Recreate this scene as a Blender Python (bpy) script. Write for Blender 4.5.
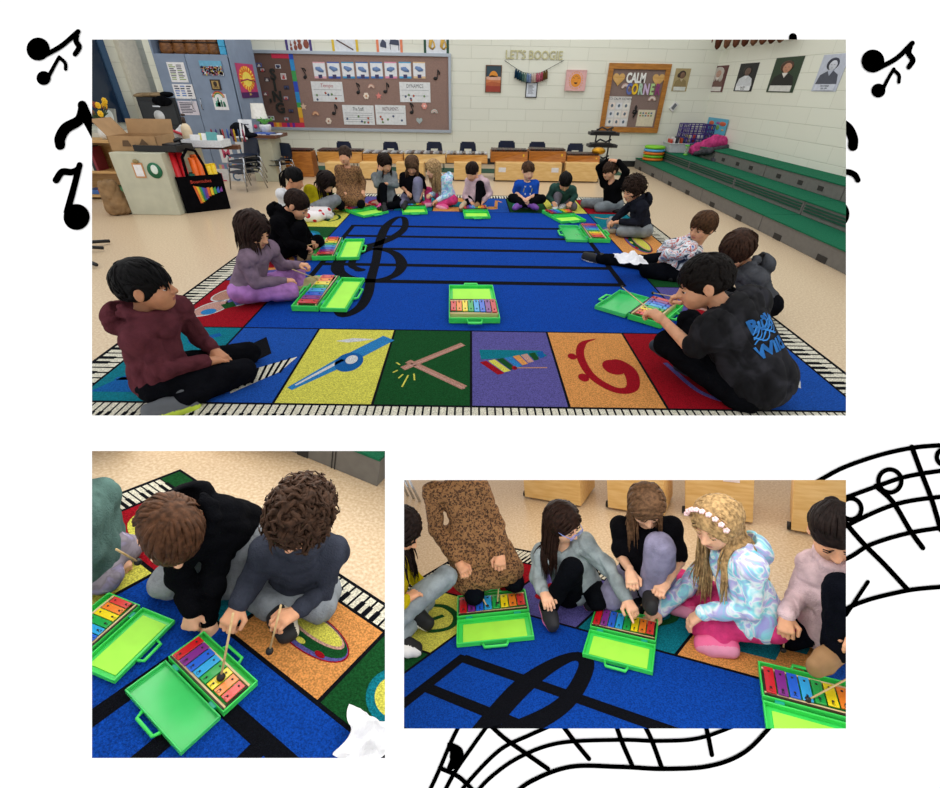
import bpy, bmesh, math, random
import numpy as np
from mathutils import Vector, Matrix, Euler
random.seed(5); rng=np.random.default_rng(5)
PI=math.pi
for o in list(bpy.data.objects): bpy.data.objects.remove(o)
SC=bpy.context.scene; COL=SC.collection
def vec(*a): return np.array(a,dtype=float)
def nrm(a): a=np.asarray(a,dtype=float); return a/(np.linalg.norm(a)+1e-12)

# ------------------------------------------------------------------ camera, three rooms seen from one eye point
FPX=450.0; PPX=(470.0,394.0)
def basis(down=None,Y=None,slope=0.0):
    if down is None:
        Y=nrm([Y[0]-PPX[0],Y[1]-PPX[1],FPX]); X=np.array([1,slope,0.0]); X[2]=-(X[0]*Y[0]+X[1]*Y[1])/Y[2]; X=nrm(X); Z=np.cross(X,Y)
    else:
        Z=-nrm([down[0]-PPX[0],down[1]-PPX[1],FPX]); f=np.array([0,0,1.0]); Y=nrm(f-Z*(f@Z)); X=np.cross(Y,Z)
    return np.array([X,Y,Z])
class Room:
    """a room with its own floor at z=0 and the eye at (0,0,h)"""
    def __init__(s,R,h): s.R=R; s.h=h; s.C=vec(0,0,h)
    def ray(s,u,v): return s.R@vec(u-PPX[0],v-PPX[1],FPX)
    def P(s,u,v,z=0.0): r=s.ray(u,v); return s.C+r*((z-s.h)/r[2])
    def Y(s,u,v,y): r=s.ray(u,v); return s.C+r*(y/r[1])
    def X(s,u,v,x): r=s.ray(u,v); return s.C+r*(x/r[0])
    def J(s,u,v,base,dd):
        n=nrm([base[0],base[1],0]); D=base[0]*n[0]+base[1]*n[1]; r=s.ray(u,v); return s.C+r*((D+dd)/(r@n))
R1=Room(basis(Y=(471,85),slope=.014),1.35)
R2=Room(basis(down=(250,1344)),1.55)
R3=Room(basis(down=(690,2300)),1.75)
WORLD_CAM=Matrix.Translation((0,0,R1.h))@Matrix([list(r) for r in R1.R.T]).transposed().to_4x4()   # camera axes (x right, y down, z forward) -> world
def room_world(r):
    L=Matrix([list(q) for q in r.R]).transposed().to_4x4()      # room axes -> camera axes
    return WORLD_CAM@L@Matrix.Translation((0,0,-r.h))
for r in (R1,R2,R3): r.M=room_world(r)
R1.M=Matrix.Identity(4)
cd=bpy.data.cameras.new('camera'); cam=bpy.data.objects.new('camera',cd); COL.objects.link(cam)
cam.matrix_world=WORLD_CAM@Matrix(((1,0,0,0),(0,-1,0,0),(0,0,-1,0),(0,0,0,1)))
cd.sensor_width=36; cd.sensor_fit='HORIZONTAL'; cd.lens=FPX/940*36; cd.clip_start=.05; cd.clip_end=60
SC.camera=cam
# ------------------------------------------------------------------ light
SC.view_settings.view_transform='Standard'; SC.view_settings.look='None'; SC.view_settings.gamma=1; SC.view_settings.exposure=0.12
w=bpy.data.worlds.new('daylight'); SC.world=w; w.use_nodes=True
w.node_tree.nodes['Background'].inputs[0].default_value=(1,1,1,1); w.node_tree.nodes['Background'].inputs[1].default_value=1.03
def area_light(name,M,size,power,color=(1,.985,.96),spread=PI):
    d=bpy.data.lights.new(name,'AREA'); d.shape='RECTANGLE'; d.size=size[0]; d.size_y=size[1]; d.energy=power; d.color=color; d.spread=spread
    o=bpy.data.objects.new(name,d); COL.objects.link(o); o.matrix_world=M; return o
# classroom ceiling panels over the big room
for yy in (3.2,6.2,9.0):
    for xx in (-2.2,1.8):
        area_light('ceiling_panel_light',Matrix.Translation((xx,yy,3.3)),(1.6,.8),9,(1,.985,.96))
# added fill lights, unseen, brighten the two lower rooms from between the openings
def wedge(v,u,zc,size,power,tilt=0.0):
    c=vec((u-PPX[0])*zc/FPX,(v-PPX[1])*zc/FPX,zc)                   # camera axes
    fdir=nrm([0,v-PPX[1],FPX]); n=nrm(np.cross(vec(1,0,0),fdir)); n=n*(1 if n[1]>0 else -1)   # pointing down in the picture
    x=vec(1,0,0); z=-n; y=np.cross(z,x)
    m=Matrix([[x[0],y[0],z[0],c[0]],[x[1],y[1],z[1],c[1]],[x[2],y[2],z[2],c[2]],[0,0,0,1]])
    return WORLD_CAM@m,size,power
area_light('added_fill_light',*wedge(434,235,1.45,(1.1,.7),6),(1,.95,.87))
area_light('added_fill_light',*wedge(436,640,1.55,(1.5,.9),9.5),(1,.95,.87))
area_light('added_fill_light',*wedge(440,250,2.15,(1.3,.5),2.2),(1,.95,.87))
area_light('added_fill_light',*wedge(455,620,2.9,(2.2,.9),9),(1,.95,.87))

# ------------------------------------------------------------------ materials
def lin(h):
    h=h.lstrip('#'); c=[int(h[i:i+2],16)/255 for i in (0,2,4)]
    return tuple((x/12.92 if x<=.04045 else ((x+.055)/1.055)**2.4) for x in c)+(1,)
MATS={}
def mat(name,hexc,rough=.7,var=.12,scale=30,bump=0.0,bscale=None,metal=0.0,stretch=None,spec=.4,trans=0.0,sheen=0.0,second=None,coat=0.0,alpha=1.0):
    if name in MATS: return MATS[name]
    m=bpy.data.materials.new(name); m.use_nodes=True; nt=m.node_tree; N=nt.nodes; L=nt.links; b=N['Principled BSDF']
    b.inputs['Roughness'].default_value=rough; b.inputs['Metallic'].default_value=metal; b.inputs['Specular IOR Level'].default_value=spec
    b.inputs['Transmission Weight'].default_value=trans; b.inputs['Sheen Weight'].default_value=sheen; b.inputs['Coat Weight'].default_value=coat; b.inputs['Alpha'].default_value=alpha
    tc=N.new('ShaderNodeTexCoord'); mp=N.new('ShaderNodeMapping'); L.new(tc.outputs['Object'],mp.inputs[0])
    if stretch: mp.inputs['Scale'].default_value=stretch
    nz=N.new('ShaderNodeTexNoise'); nz.inputs['Scale'].default_value=scale; nz.inputs['Detail'].default_value=3; L.new(mp.outputs[0],nz.inputs['Vector'])
    mx=N.new('ShaderNodeMixRGB'); c=lin(hexc); c2=lin(second) if second else tuple(x*(1-2*var) for x in c[:3])+(1,)
    mx.inputs[1].default_value=c if second else tuple(min(1,x*(1+var*.6)) for x in c[:3])+(1,); mx.inputs[2].default_value=c2
    rp=N.new('ShaderNodeMapRange'); rp.inputs[1].default_value=.35; rp.inputs[2].default_value=.65; L.new(nz.outputs[0],rp.inputs[0]); L.new(rp.outputs[0],mx.inputs[0]); L.new(mx.outputs[0],b.inputs['Base Color'])
    if bump:
        n2=N.new('ShaderNodeTexNoise'); n2.inputs['Scale'].default_value=bscale or scale*3; L.new(mp.outputs[0],n2.inputs['Vector'])
        bp=N.new('ShaderNodeBump'); bp.inputs['Strength'].default_value=bump; bp.inputs['Distance'].default_value=.01; L.new(n2.outputs[0],bp.inputs['Height']); L.new(bp.outputs[0],b.inputs['Normal'])
    MATS[name]=m; return m
def cloth(hexc,var=.15): return mat('cloth_'+hexc.strip('#'),hexc,.95,var,14,.5,160,spec=.03)
def paint(hexc,rough=.5): return mat('paint_'+hexc.strip('#')+str(rough),hexc,rough,.05,20)
def wood(hexc,second,name): return mat(name,hexc,.45,.1,6,.05,60,stretch=(1,8,8),second=second)
def splotch(name,cols,scale=9,rough=.9,voronoi=False,bg=None,thr=None):
    """patterned cloth: noise driven colour bands"""
    if name in MATS: return MATS[name]
    m=bpy.data.materials.new(name); m.use_nodes=True; nt=m.node_tree; N=nt.nodes; L=nt.links; b=N['Principled BSDF']; b.inputs['Roughness'].default_value=rough; b.inputs['Specular IOR Level'].default_value=.2
    tc=N.new('ShaderNodeTexCoord'); nz=N.new('ShaderNodeTexNoise'); nz.inputs['Scale'].default_value=scale; nz.inputs['Detail'].default_value=2; nz.inputs['Distortion'].default_value=1.2
    L.new(tc.outputs['Object'],nz.inputs['Vector']); r=N.new('ShaderNodeValToRGB'); L.new(nz.outputs[0],r.inputs[0])
    el=r.color_ramp.elements; n=len(cols)
    while len(el)<n: el.new(.5)
    for i,(p,c) in enumerate(cols): el[i].position=p; el[i].color=lin(c)
    L.new(r.outputs[0],b.inputs['Base Color']); MATS[name]=m; return m
def leopard():
    if 'leopard' in MATS: return MATS['leopard']
    m=bpy.data.materials.new('leopard_print'); m.use_nodes=True; nt=m.node_tree; N=nt.nodes; L=nt.links; b=N['Principled BSDF']; b.inputs['Roughness'].default_value=.9
    tc=N.new('ShaderNodeTexCoord'); nz=N.new('ShaderNodeTexNoise'); nz.inputs['Scale'].default_value=60; L.new(tc.outputs['Object'],nz.inputs['Vector'])
    ad=N.new('ShaderNodeMixRGB'); ad.blend_type='LINEAR_LIGHT'; ad.inputs[0].default_value=.018; L.new(tc.outputs['Object'],ad.inputs[1]); L.new(nz.outputs['Color'],ad.inputs[2])
    vo=N.new('ShaderNodeTexVoronoi'); vo.inputs['Scale'].default_value=78; L.new(ad.outputs[0],vo.inputs['Vector'])
    r=N.new('ShaderNodeValToRGB'); L.new(vo.outputs['Distance'],r.inputs[0]); el=r.color_ramp.elements; el.new(.5); el.new(.5)
    for i,(p,c) in enumerate([(.0,'#6b4426'),(.22,'#1e130c'),(.42,'#5a3a20'),(.60,'#8f6740')]): el[i].position=p; el[i].color=lin(c)
    L.new(r.outputs[0],b.inputs['Base Color']); MATS['leopard']=m; return m
def hearts():
    if 'hearts' in MATS: return MATS['hearts']
    m=bpy.data.materials.new('white_cloth_with_red_hearts'); m.use_nodes=True; nt=m.node_tree; N=nt.nodes; L=nt.links; b=N['Principled BSDF']; b.inputs['Roughness'].default_value=.9
    tc=N.new('ShaderNodeTexCoord'); vo=N.new('ShaderNodeTexVoronoi'); vo.inputs['Scale'].default_value=13; vo.inputs['Randomness'].default_value=.3; L.new(tc.outputs['Object'],vo.inputs['Vector'])
    r=N.new('ShaderNodeValToRGB'); r.color_ramp.interpolation='CONSTANT'; L.new(vo.outputs['Distance'],r.inputs[0]); el=r.color_ramp.elements
    el[0].position=0; el[0].color=lin('#c02030'); el[1].position=.36; el[1].color=lin('#efe9ea'); L.new(r.outputs[0],b.inputs['Base Color']); MATS['hearts']=m; return m

# ------------------------------------------------------------------ mesh helpers
def new_mesh_obj(name,verts,faces,mats,idx=None,smooth=False):
    me=bpy.data.meshes.new(name); me.from_pydata([tuple(map(float,v)) for v in verts],[],[tuple(f) for f in faces])
    for m in mats: me.materials.append(m)
    if idx is not None: me.polygons.foreach_set('material_index',np.asarray(idx,dtype=np.int32))
    if smooth: me.polygons.foreach_set('use_smooth',np.ones(len(me.polygons),dtype=bool))
    me.update(); return bpy.data.objects.new(name,me)
class MB:
    def __init__(s): s.v=[]; s.f=[]; s.i=[]; s.sm=[]; s.m=0; s.T=Matrix.Identity(4); s.smooth=False
    def add(s,vs,fs,sm=None):
        o=len(s.v); T=s.T
        for p in vs: q=T@Vector([float(x) for x in p]); s.v.append((q.x,q.y,q.z))
        for f in fs: s.f.append([o+k for k in f]); s.i.append(s.m); s.sm.append(s.smooth if sm is None else sm)
        return s
    def box(s,x0,x1,y0,y1,z0,z1,R=None):
        c=[(x,y,z) for x in (x0,x1) for y in (y0,y1) for z in (z0,z1)]
        if R is not None: c=[R@Vector(p) for p in c]
        return s.add(c,[(0,1,3,2),(4,6,7,5),(0,4,5,1),(2,3,7,6),(0,2,6,4),(1,5,7,3)],False)
    def quad(s,a,b,c,d): return s.add([a,b,c,d],[(0,1,2,3)],False)
    def tube(s,path,r,n=8,cap=True,flat=1.0):
        P=[vec(*p) for p in path]; m=len(P); R=[r]*m if np.isscalar(r) else list(r); vs=[]; fs=[]
        t0=nrm(P[1]-P[0]); a=vec(0,0,1) if abs(t0[2])<.9 else vec(1,0,0); u=nrm(np.cross(t0,a))
        for k in range(m):
            t=nrm(P[min(k+1,m-1)]-P[max(k-1,0)]); u=nrm(u-t*(u@t)); w_=np.cross(t,u)
            for j in range(n):
                an=2*PI*j/n; vs.append(P[k]+u*(math.cos(an)*R[k])+w_*(math.sin(an)*R[k]*flat))
        for k in range(m-1):
            for j in range(n): fs.append((k*n+j,k*n+(j+1)%n,(k+1)*n+(j+1)%n,(k+1)*n+j))
        if cap: fs.append(tuple(range(n))[::-1]); fs.append(tuple((m-1)*n+j for j in range(n)))
        return s.add(vs,fs,True)
    def lathe(s,prof,n=20,c=(0,0,0),cap=True):
        vs=[];fs=[];m=len(prof)
        for (r,z) in prof:
            for j in range(n): a=2*PI*j/n; vs.append((c[0]+r*math.cos(a),c[1]+r*math.sin(a),c[2]+z))
        for k in range(m-1):
            for j in range(n): fs.append((k*n+j,k*n+(j+1)%n,(k+1)*n+(j+1)%n,(k+1)*n+j))
        if cap: fs.append(tuple(range(n))[::-1]); fs.append(tuple((m-1)*n+j for j in range(n)))
        return s.add(vs,fs,True)
    def ball(s,c,r,n=12,k=8):
        r=(r,r,r) if np.isscalar(r) else r; vs=[];fs=[]
        for a in range(k+1):
            t=PI*a/k
            for j in range(n): p=2*PI*j/n; vs.append((c[0]+r[0]*math.sin(t)*math.cos(p),c[1]+r[1]*math.sin(t)*math.sin(p),c[2]-r[2]*math.cos(t)))
        for a in range(k):
            for j in range(n): fs.append((a*n+j,a*n+(j+1)%n,(a+1)*n+(j+1)%n,(a+1)*n+j))
        return s.add(vs,fs,True)
    def prism(s,poly,z0,z1):
        n=len(poly); ar=sum(poly[k][0]*poly[(k+1)%n][1]-poly[(k+1)%n][0]*poly[k][1] for k in range(n))
        if ar<0: poly=poly[::-1]
        vs=[(x,y,z0) for x,y in poly]+[(x,y,z1) for x,y in poly]
        return s.add(vs,[tuple(range(n))[::-1],tuple(range(n,2*n))]+[(k,(k+1)%n,n+(k+1)%n,n+k) for k in range(n)],False)
    def text(s,body,size,depth=.002,ax='CENTER',bold=0.0,sx=1.0):
        cu=bpy.data.curves.new('t','FONT'); cu.body=body; cu.size=size; cu.extrude=depth/2; cu.align_x=ax; cu.align_y='CENTER'; cu.offset=bold; cu.resolution_u=3
        o=bpy.data.objects.new('t',cu); COL.objects.link(o); dg=bpy.context.evaluated_depsgraph_get(); me=bpy.data.meshes.new_from_object(o.evaluated_get(dg))
        s.add([(v.co.x*sx,v.co.y,v.co.z) for v in me.vertices],[tuple(p.vertices) for p in me.polygons],False)
        bpy.data.objects.remove(o); bpy.data.curves.remove(cu); bpy.data.meshes.remove(me); return s
    def build(s,name,mats,parent=None,room=None,bevel=0,off=None,sub=0):
        if not isinstance(mats,(list,tuple)): mats=[mats]
        V=s.v if off is None else [(a-off[0],b-off[1],c-off[2]) for a,b,c in s.v]
        o=new_mesh_obj(name,V,s.f,mats,s.i); o.data.polygons.foreach_set('use_smooth',np.array(s.sm,dtype=bool)); COL.objects.link(o)
        if parent is not None: o.parent=parent
        if bevel: b=o.modifiers.new('bevel','BEVEL'); b.width=bevel; b.segments=2; b.limit_method='ANGLE'
        if room is not None:
            o.matrix_world=room.M@(Matrix.Translation([float(x) for x in off]) if off is not None else Matrix.Identity(4))
        return o
def setp(o,label=None,cat=None,group=None,kind=None):
    for k,v_ in (('label',label),('category',cat),('group',group),('kind',kind)):
        if v_: o[k]=v_
    return o
def thing(name,room,loc,label,cat,group=None,rz=0.0,M=None):
    o=bpy.data.objects.new(name,None); COL.objects.link(o); o.empty_display_size=.05
    o.matrix_world=room.M@Matrix.Translation([float(x) for x in loc])@(M if M is not None else Matrix.Rotation(rz,4,'Z'))
    return setp(o,label,cat,group)
def copy_tree(o,parent=None):
    c=o.copy(); COL.objects.link(c)
    if parent is not None: c.parent=parent
    for ch in list(o.children): copy_tree(ch,c)
    return c
def place(o,room,loc,rz=0.0,M=None): o.matrix_world=room.M@Matrix.Translation([float(x) for x in loc])@(M if M is not None else Matrix.Rotation(rz,4,'Z'))
def RX(a): return Matrix.Rotation(a,4,'X')
def RZ(a): return Matrix.Rotation(a,4,'Z')
def TR(*a): return Matrix.Translation(a)
# ------------------------------------------------------------------ the white page with three openings (a mat board), and its black notes
ZP=.93
def PG(u,v,z=0.0): k=(ZP-z)/FPX; return (u-PPX[0])*k,(v-PPX[1])*k,ZP-z     # page point, z towards the viewer
PAGE=Room(None,0); PAGE.M=WORLD_CAM
OPEN=[(92,39.5,846,415.5),(92,451,385,758),(404,480,846,728.5)]
white=mat('white_board','#fbfbfb',.9,.0,5,spec=.1)
black=mat('black_board','#000000',1,.0,5,spec=0)
def page():
    us=sorted({-230,1170,92,846,385,404}); vs=sorted({-230,1010,39.5,415.5,451,758,480,728.5})
    def hole(a,b,c,d): 
        m=((a+b)/2,(c+d)/2); return any(o[0]<m[0]<o[2] and o[1]<m[1]<o[3] for o in OPEN)
    t=.004; mb=MB()
    for i in range(len(us)-1):
        for j in range(len(vs)-1):
            a,b,c,d=us[i],us[i+1],vs[j],vs[j+1]
            if hole(a,b,c,d): continue
            for z in (0,-t): 
                mb.add([PG(a,c,z),PG(b,c,z),PG(b,d,z),PG(a,d,z)],[(0,1,2,3)])
    for a,b,c,d in OPEN:
        q=[PG(a,b),PG(c,b),PG(c,d),PG(a,d)]
        q2=[PG(a,b,-t),PG(c,b,-t),PG(c,d,-t),PG(a,d,-t)]
        for k in range(4): mb.quad(q[k],q[(k+1)%4],q2[(k+1)%4],q2[k])
    o=mb.build('wall_front',[white],room=PAGE); setp(o,kind='structure')
page()
def stroke(mb,pts,wd,z0=.0,th=.0015,n=10):
    """a flat inked stroke on the page: pts pixels, wd width(s) in px"""
    P=[np.array(p,dtype=float) for p in pts]
    if len(P)>2:
        Q=[]; E=[2*P[0]-P[1]]+P+[2*P[-1]-P[-2]]; W=[wd]*len(P) if np.isscalar(wd) else list(wd); WW=[]; W2=[W[0]]+W+[W[-1]]
        for k in range(len(P)-1):
            for t in np.linspace(0,1,n,endpoint=False):
                a,b,c,d=E[k:k+4]; Q.append(.5*((2*b)+(c-a)*t+(2*a-5*b+4*c-d)*t*t+(3*b-a-3*c+d)*t**3)); WW.append(W2[k+1]*(1-t)+W2[k+2]*t)
        Q.append(P[-1]); WW.append(W[-1]); P=Q; W=WW
    else: W=[wd]*2 if np.isscalar(wd) else list(wd)
    m=len(P); L=[];Rr=[]
    for k in range(m):
        t=nrm(P[min(k+1,m-1)]-P[max(k-1,0)]); nn=np.array([-t[1],t[0]])*W[k]/2; L.append(P[k]+nn); Rr.append(P[k]-nn)
    for z in (th,):
        vs=[PG(*p,z=z0+z) for p in L]+[PG(*p,z=z0+z) for p in Rr]+[PG(*p,z=z0) for p in L]+[PG(*p,z=z0) for p in Rr]
        fs=[]
        for k in range(m-1): fs+=[(k,k+1,m+k+1,m+k),(2*m+k,2*m+k+1,k+1,k),(m+k,m+k+1,3*m+k+1,3*m+k)]
        mb.add(vs,fs,False)
    for p,r in ((P[0],W[0]/2),(P[-1],W[-1]/2)): disc(mb,p,r,z0,th,n=12)
def disc(mb,c,r,z0=0,th=.0015,n=32):
    r=(r,r) if np.isscalar(r) else r
    q=[(c[0]+r[0]*math.cos(2*PI*k/n),c[1]+r[1]*math.sin(2*PI*k/n)) for k in range(n)]
    vs=[PG(*p,z=z0+th) for p in q]+[PG(*p,z=z0) for p in q]
    mb.add(vs,[tuple(range(n))]+[(k,(k+1)%n,n+(k+1)%n,n+k) for k in range(n)],False)
def cut(o,rects):
    """trim printed shapes at the edges of the openings"""
    bm=bmesh.new(); bm.from_mesh(o.data)
    for a,b,c,d in rects:
        for co,no in (((a,0),(1,0)),((c,0),(-1,0)),((0,b),(0,1)),((0,d),(0,-1))):
            p=PG(*co); bmesh.ops.bisect_plane(bm,geom=bm.verts[:]+bm.edges[:]+bm.faces[:],plane_co=p,plane_no=(no[0],no[1],0) if False else nrm([no[0],no[1],-(no[0]*(p[0]/ZP)+no[1]*(p[1]/ZP))]).tolist())
        dl=[]
        for f in bm.faces:
            m=f.calc_center_median(); u=PPX[0]+m.x/m.z*FPX; v_=PPX[1]+m.y/m.z*FPX
            if a<u<c and b<v_<d: dl.append(f)
        bmesh.ops.delete(bm,geom=dl,context='FACES')
    bm.to_mesh(o.data); bm.free()
def note(name,label,cat,fn,group=None):
    mb=MB(); fn(mb); o=mb.build(name,[black],room=PAGE); cut(o,OPEN); return setp(o,label,cat,group)
def eighth(c,r,stem,flag,ws,wf):
    def f(mb): disc(mb,c,r); stroke(mb,stem,ws); stroke(mb,flag,wf)
    return f
G='black music notes on the white border'
note('music_note','large black eighth note lying on its side in the top left corner','music note',eighth((38,49),11.5,[(43,56),(61,46),(78,31.5)],[(77,33),(76,41),(79,47),(75,54)],[5,5,5],[4.5,5.5,5.5,5]),G)
note('music_note','small black eighth note beneath the large one in the top left corner','music note',eighth((43.5,78),7,[(47.5,78),(54,66),(59,57)],[(60,58),(65,63),(65.5,69)],[4,3.5,3.5],[3.5,3.5,3.5]),G)
note('music_note','thick black flag of an eighth note cut by the left side of the big picture','music note',lambda mb:(stroke(mb,[(82,105),(86,116),(95,137)],[9,11,7]),stroke(mb,[(83,107),(79,120),(66,128),(60,138),(60,145)],[9,10,11,11,10])),G)
note('music_note','black eighth note with round head low beside the left edge of the big picture','music note',eighth((76.5,217),13,[(67,212),(73,190),(79.5,165)],[(79,168),(72,172),(62,172),(56,180)],[7,6.5,6],[5,6.5,7,7]),G)
note('music_note','large black eighth note lying on its side in the top right corner','music note',eighth((873,61),11.5,[(879,68),(897,58),(912.5,43)],[(911,45),(909,53),(913,60),(909,67)],[5,5,5],[4.5,5.5,5.5,5]),G)
note('music_note','small black eighth note beneath the large one in the top right corner','music note',eighth((878.5,90.5),7,[(882,91),(888,79),(894,69)],[(894,70),(899,75),(899,82)],[4,3.5,3.5],[3.5,3.5,3.5]),G)
note('music_note','thick black curve poking out high at the right edge of the big picture','music note',lambda mb:stroke(mb,[(838,120),(848,128),(853,138),(853,146)],[8,10,10,10]),G)
note('music_note','thin black hook poking out midway at the right edge of the big picture','music note',lambda mb:stroke(mb,[(838,173),(848,172),(855,175),(858,180)],[5,6,6,5.5]),G)
note('music_note','sliver of black round note head at the right edge of the big picture','music note',lambda mb:disc(mb,(835,214),14.5),G)
note('music_note','black stub poking over the top edge of the big picture','music note',lambda mb:stroke(mb,[(793,37),(793,44)],8),G)
def score(mb):
    S=lambda p,w_=5: stroke(mb,p,w_)
    S([(800,492),(822,479),(845,467),(880,455),(915,447.5),(950,445),(990,444)],4.5)
    S([(800,515),(845,498),(878,486),(905,477),(940,471),(990,466)],4.5)
    S([(800,550),(846,526),(880,510),(905,502),(940,497),(990,493)],4.5)
    S([(800,575),(846,559),(870,545),(905,534),(940,528),(990,522)],4.5)
    S([(846,615),(868,582)],4); 
    S([(800,640),(850,607),(900,592),(940,587),(990,584)],4.5)
    S([(912,447),(922,474),(932,500),(941,530)],5)
    S([(876,486),(893,502),(910,530),(923,548)],5)
    S([(843,520),(864,544),(885,565),(908,590)],5)
    # ringed note on the second line and the cut ring at the edge
    for c,r in (((890,481),11.5),((851,509),10.5),((945,457),8)):
        mb2=[(c[0]+r*math.cos(a),c[1]+r*math.sin(a)) for a in np.linspace(0,2*PI,22)]; stroke(mb,mb2,4.5,n=3)
def score2(mb):
    S=lambda p,w_=5: stroke(mb,p,w_)
    S([(425,800),(437,775),(452,740),(465,715)],4)
    S([(440,800),(455,772),(470,750),(490,722)],4)
    S([(455,800),(470,780),(500,750),(530,735),(560,722)],4)
    S([(470,800),(490,778),(520,757),(560,743),(620,740),(660,741),(700,738),(745,722)],4)
    S([(508,800),(530,782),(570,767),(620,767),(665,769),(710,766),(745,752),(775,722)],4.5)
    S([(480,715),(503,737),(528,755),(548,769)],4.5)
    S([(560,722),(575,742),(589,759)],4.5)
    S([(615,722),(622,742),(632,765)],4.5)
    S([(643,722),(652,741),(662,768)],4.5)
    S([(705,722),(709,740),(712,755)],4.5)
    S([(440,768),(460,778),(480,798)],4.5)
    S([(450,745),(456,752),(456,760),(450,768)],[6,14,14,6])
note('music_staff','black curving staff with ringed notes to the right of the lower right picture','music staff',score)
note('music_staff','black curving music staff with short barlines under the lower right picture','music staff',score2)

# ------------------------------------------------------------------ shells of the three rooms
def block_wall_mat():
    m=bpy.data.materials.new('painted_block_wall'); m.use_nodes=True; nt=m.node_tree; N=nt.nodes; L=nt.links; b=N['Principled BSDF']; b.inputs['Roughness'].default_value=.55
    uv=N.new('ShaderNodeUVMap'); br=N.new('ShaderNodeTexBrick'); L.new(uv.outputs[0],br.inputs['Vector']); br.inputs['Scale'].default_value=1; br.inputs['Brick Width'].default_value=.72; br.inputs['Row Height'].default_value=.195
    br.inputs['Mortar Size'].default_value=.005; br.inputs['Mortar Smooth'].default_value=.6; br.inputs['Color1'].default_value=lin('#dddfd1'); br.inputs['Color2'].default_value=lin('#dadbcd'); br.inputs['Mortar'].default_value=lin('#c6c8b9')
    L.new(br.outputs['Color'],b.inputs['Base Color']); bp=N.new('ShaderNodeBump'); bp.invert=True; bp.inputs['Strength'].default_value=.5; bp.inputs['Distance'].default_value=.006; L.new(br.outputs['Fac'],bp.inputs['Height']); L.new(bp.outputs[0],b.inputs['Normal']); return m
WALLM=block_wall_mat()
def floor_mat():
    m=bpy.data.materials.new('speckled_vinyl_floor'); m.use_nodes=True; nt=m.node_tree; N=nt.nodes; L=nt.links; b=N['Principled BSDF']; b.inputs['Roughness'].default_value=.28; b.inputs['Specular IOR Level'].default_value=.35
    tc=N.new('ShaderNodeTexCoord'); a=N.new('ShaderNodeTexNoise'); a.inputs['Scale'].default_value=70; a.inputs['Detail'].default_value=4; L.new(tc.outputs['Object'],a.inputs['Vector'])
    r=N.new('ShaderNodeValToRGB'); L.new(a.outputs[0],r.inputs[0]); el=r.color_ramp.elements; el.new(.5)
    for i,(p,c) in enumerate([(.33,'#bda383'),(.5,'#c9b293'),(.66,'#d6c4a7')]): el[i].position=p; el[i].color=lin(c)
    L.new(r.outputs[0],b.inputs['Base Color']); return m
FLOORM=floor_mat()
def plane_uv(name,pts,mat_,uvs,room,th,n):
    """slab: front face pts (quad), thickness th along n"""
    vs=[tuple(p) for p in pts]+[tuple(np.array(p)+np.array(n)*th) for p in pts]
    o=new_mesh_obj(name,vs,[(0,1,2,3),(7,6,5,4),(0,4,5,1),(1,5,6,2),(2,6,7,3),(3,7,4,0)],[mat_]); uvl=o.data.uv_layers.new(name='UVMap')
    for l in o.data.loops: uvl.data[l.index].uv=uvs[l.vertex_index%4]
    COL.objects.link(o); o.matrix_world=room.M; return setp(o,kind='structure')
YB=10.4; XR=4.6; XL=-9.2
plane_uv('floor',[(XL,1.72,0),(XR+.4,1.72,0),(XR+.4,YB+.2,0),(XL,YB+.2,0)],FLOORM,[(0,0)]*4,R1,.03,(0,0,-1))
plane_uv('wall_back',[(XL,YB,0),(XR,YB,0),(XR,YB,2.7),(XL,YB,2.7)],WALLM,[(XL,0),(XR,0),(XR,2.7),(XL,2.7)],R1,.12,(0,1,0))
plane_uv('wall_right',[(XR,YB,0),(XR,1.9,0),(XR,1.9,2.7),(XR,YB,2.7)],WALLM,[(YB,0),(1.9,0),(1.9,2.7),(YB,2.7)],R1,.12,(1,0,0))
mb=MB(); mb.box(XL,XR,YB-.012,YB-.001,0,.11); setp(mb.build('baseboard_back',[mat('black_baseboard','#1b1d1e',.5)],room=R1),kind='structure')
# lower rooms: floor patches that end where each opening's view ends
def floor_patch(room,px,name='floor'):
    pts=[room.P(u,v) for u,v in px]; n=len(pts)
    vs=[tuple(p) for p in pts]+[(p[0],p[1],-.02) for p in pts]
    o=new_mesh_obj(name,vs,[tuple(range(n)),tuple(range(2*n-1,n-1,-1))]+[(k,n+k,n+(k+1)%n,(k+1)%n) for k in range(n)],[FLOORM]); COL.objects.link(o); o.matrix_world=room.M; return setp(o,kind='structure')
P2=[(40,775),(392,775),(392,444),(40,444)]; P3=[(396,745),(900,745),(900,472),(396,472)]
floor_patch(R2,P2); floor_patch(R3,P3)

# ------------------------------------------------------------------ the music rug (the same design in all three)
TILE={'blue':'#1d53b0','field':'#0d47ad','yellow':'#ddd95c','green':'#155026','purple':'#5f59a0','orange':'#e09a55','red':'#a00f20','teal':'#0e7a8c','black':'#0c0e16','cream':'#e9e5d2','lblue':'#2f83c4','pink':'#c79a8e','white':'#d8dadb','lgreen':'#4c8a3a','brown':'#b98a78','mblue':'#1560a8'}
def carpet(c): return mat('carpet_'+c,TILE[c],.97,.22,160,.8,300,spec=.08)
CIDX={c:i for i,c in enumerate(TILE)}
CM=[carpet(c) for c in TILE]
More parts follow.
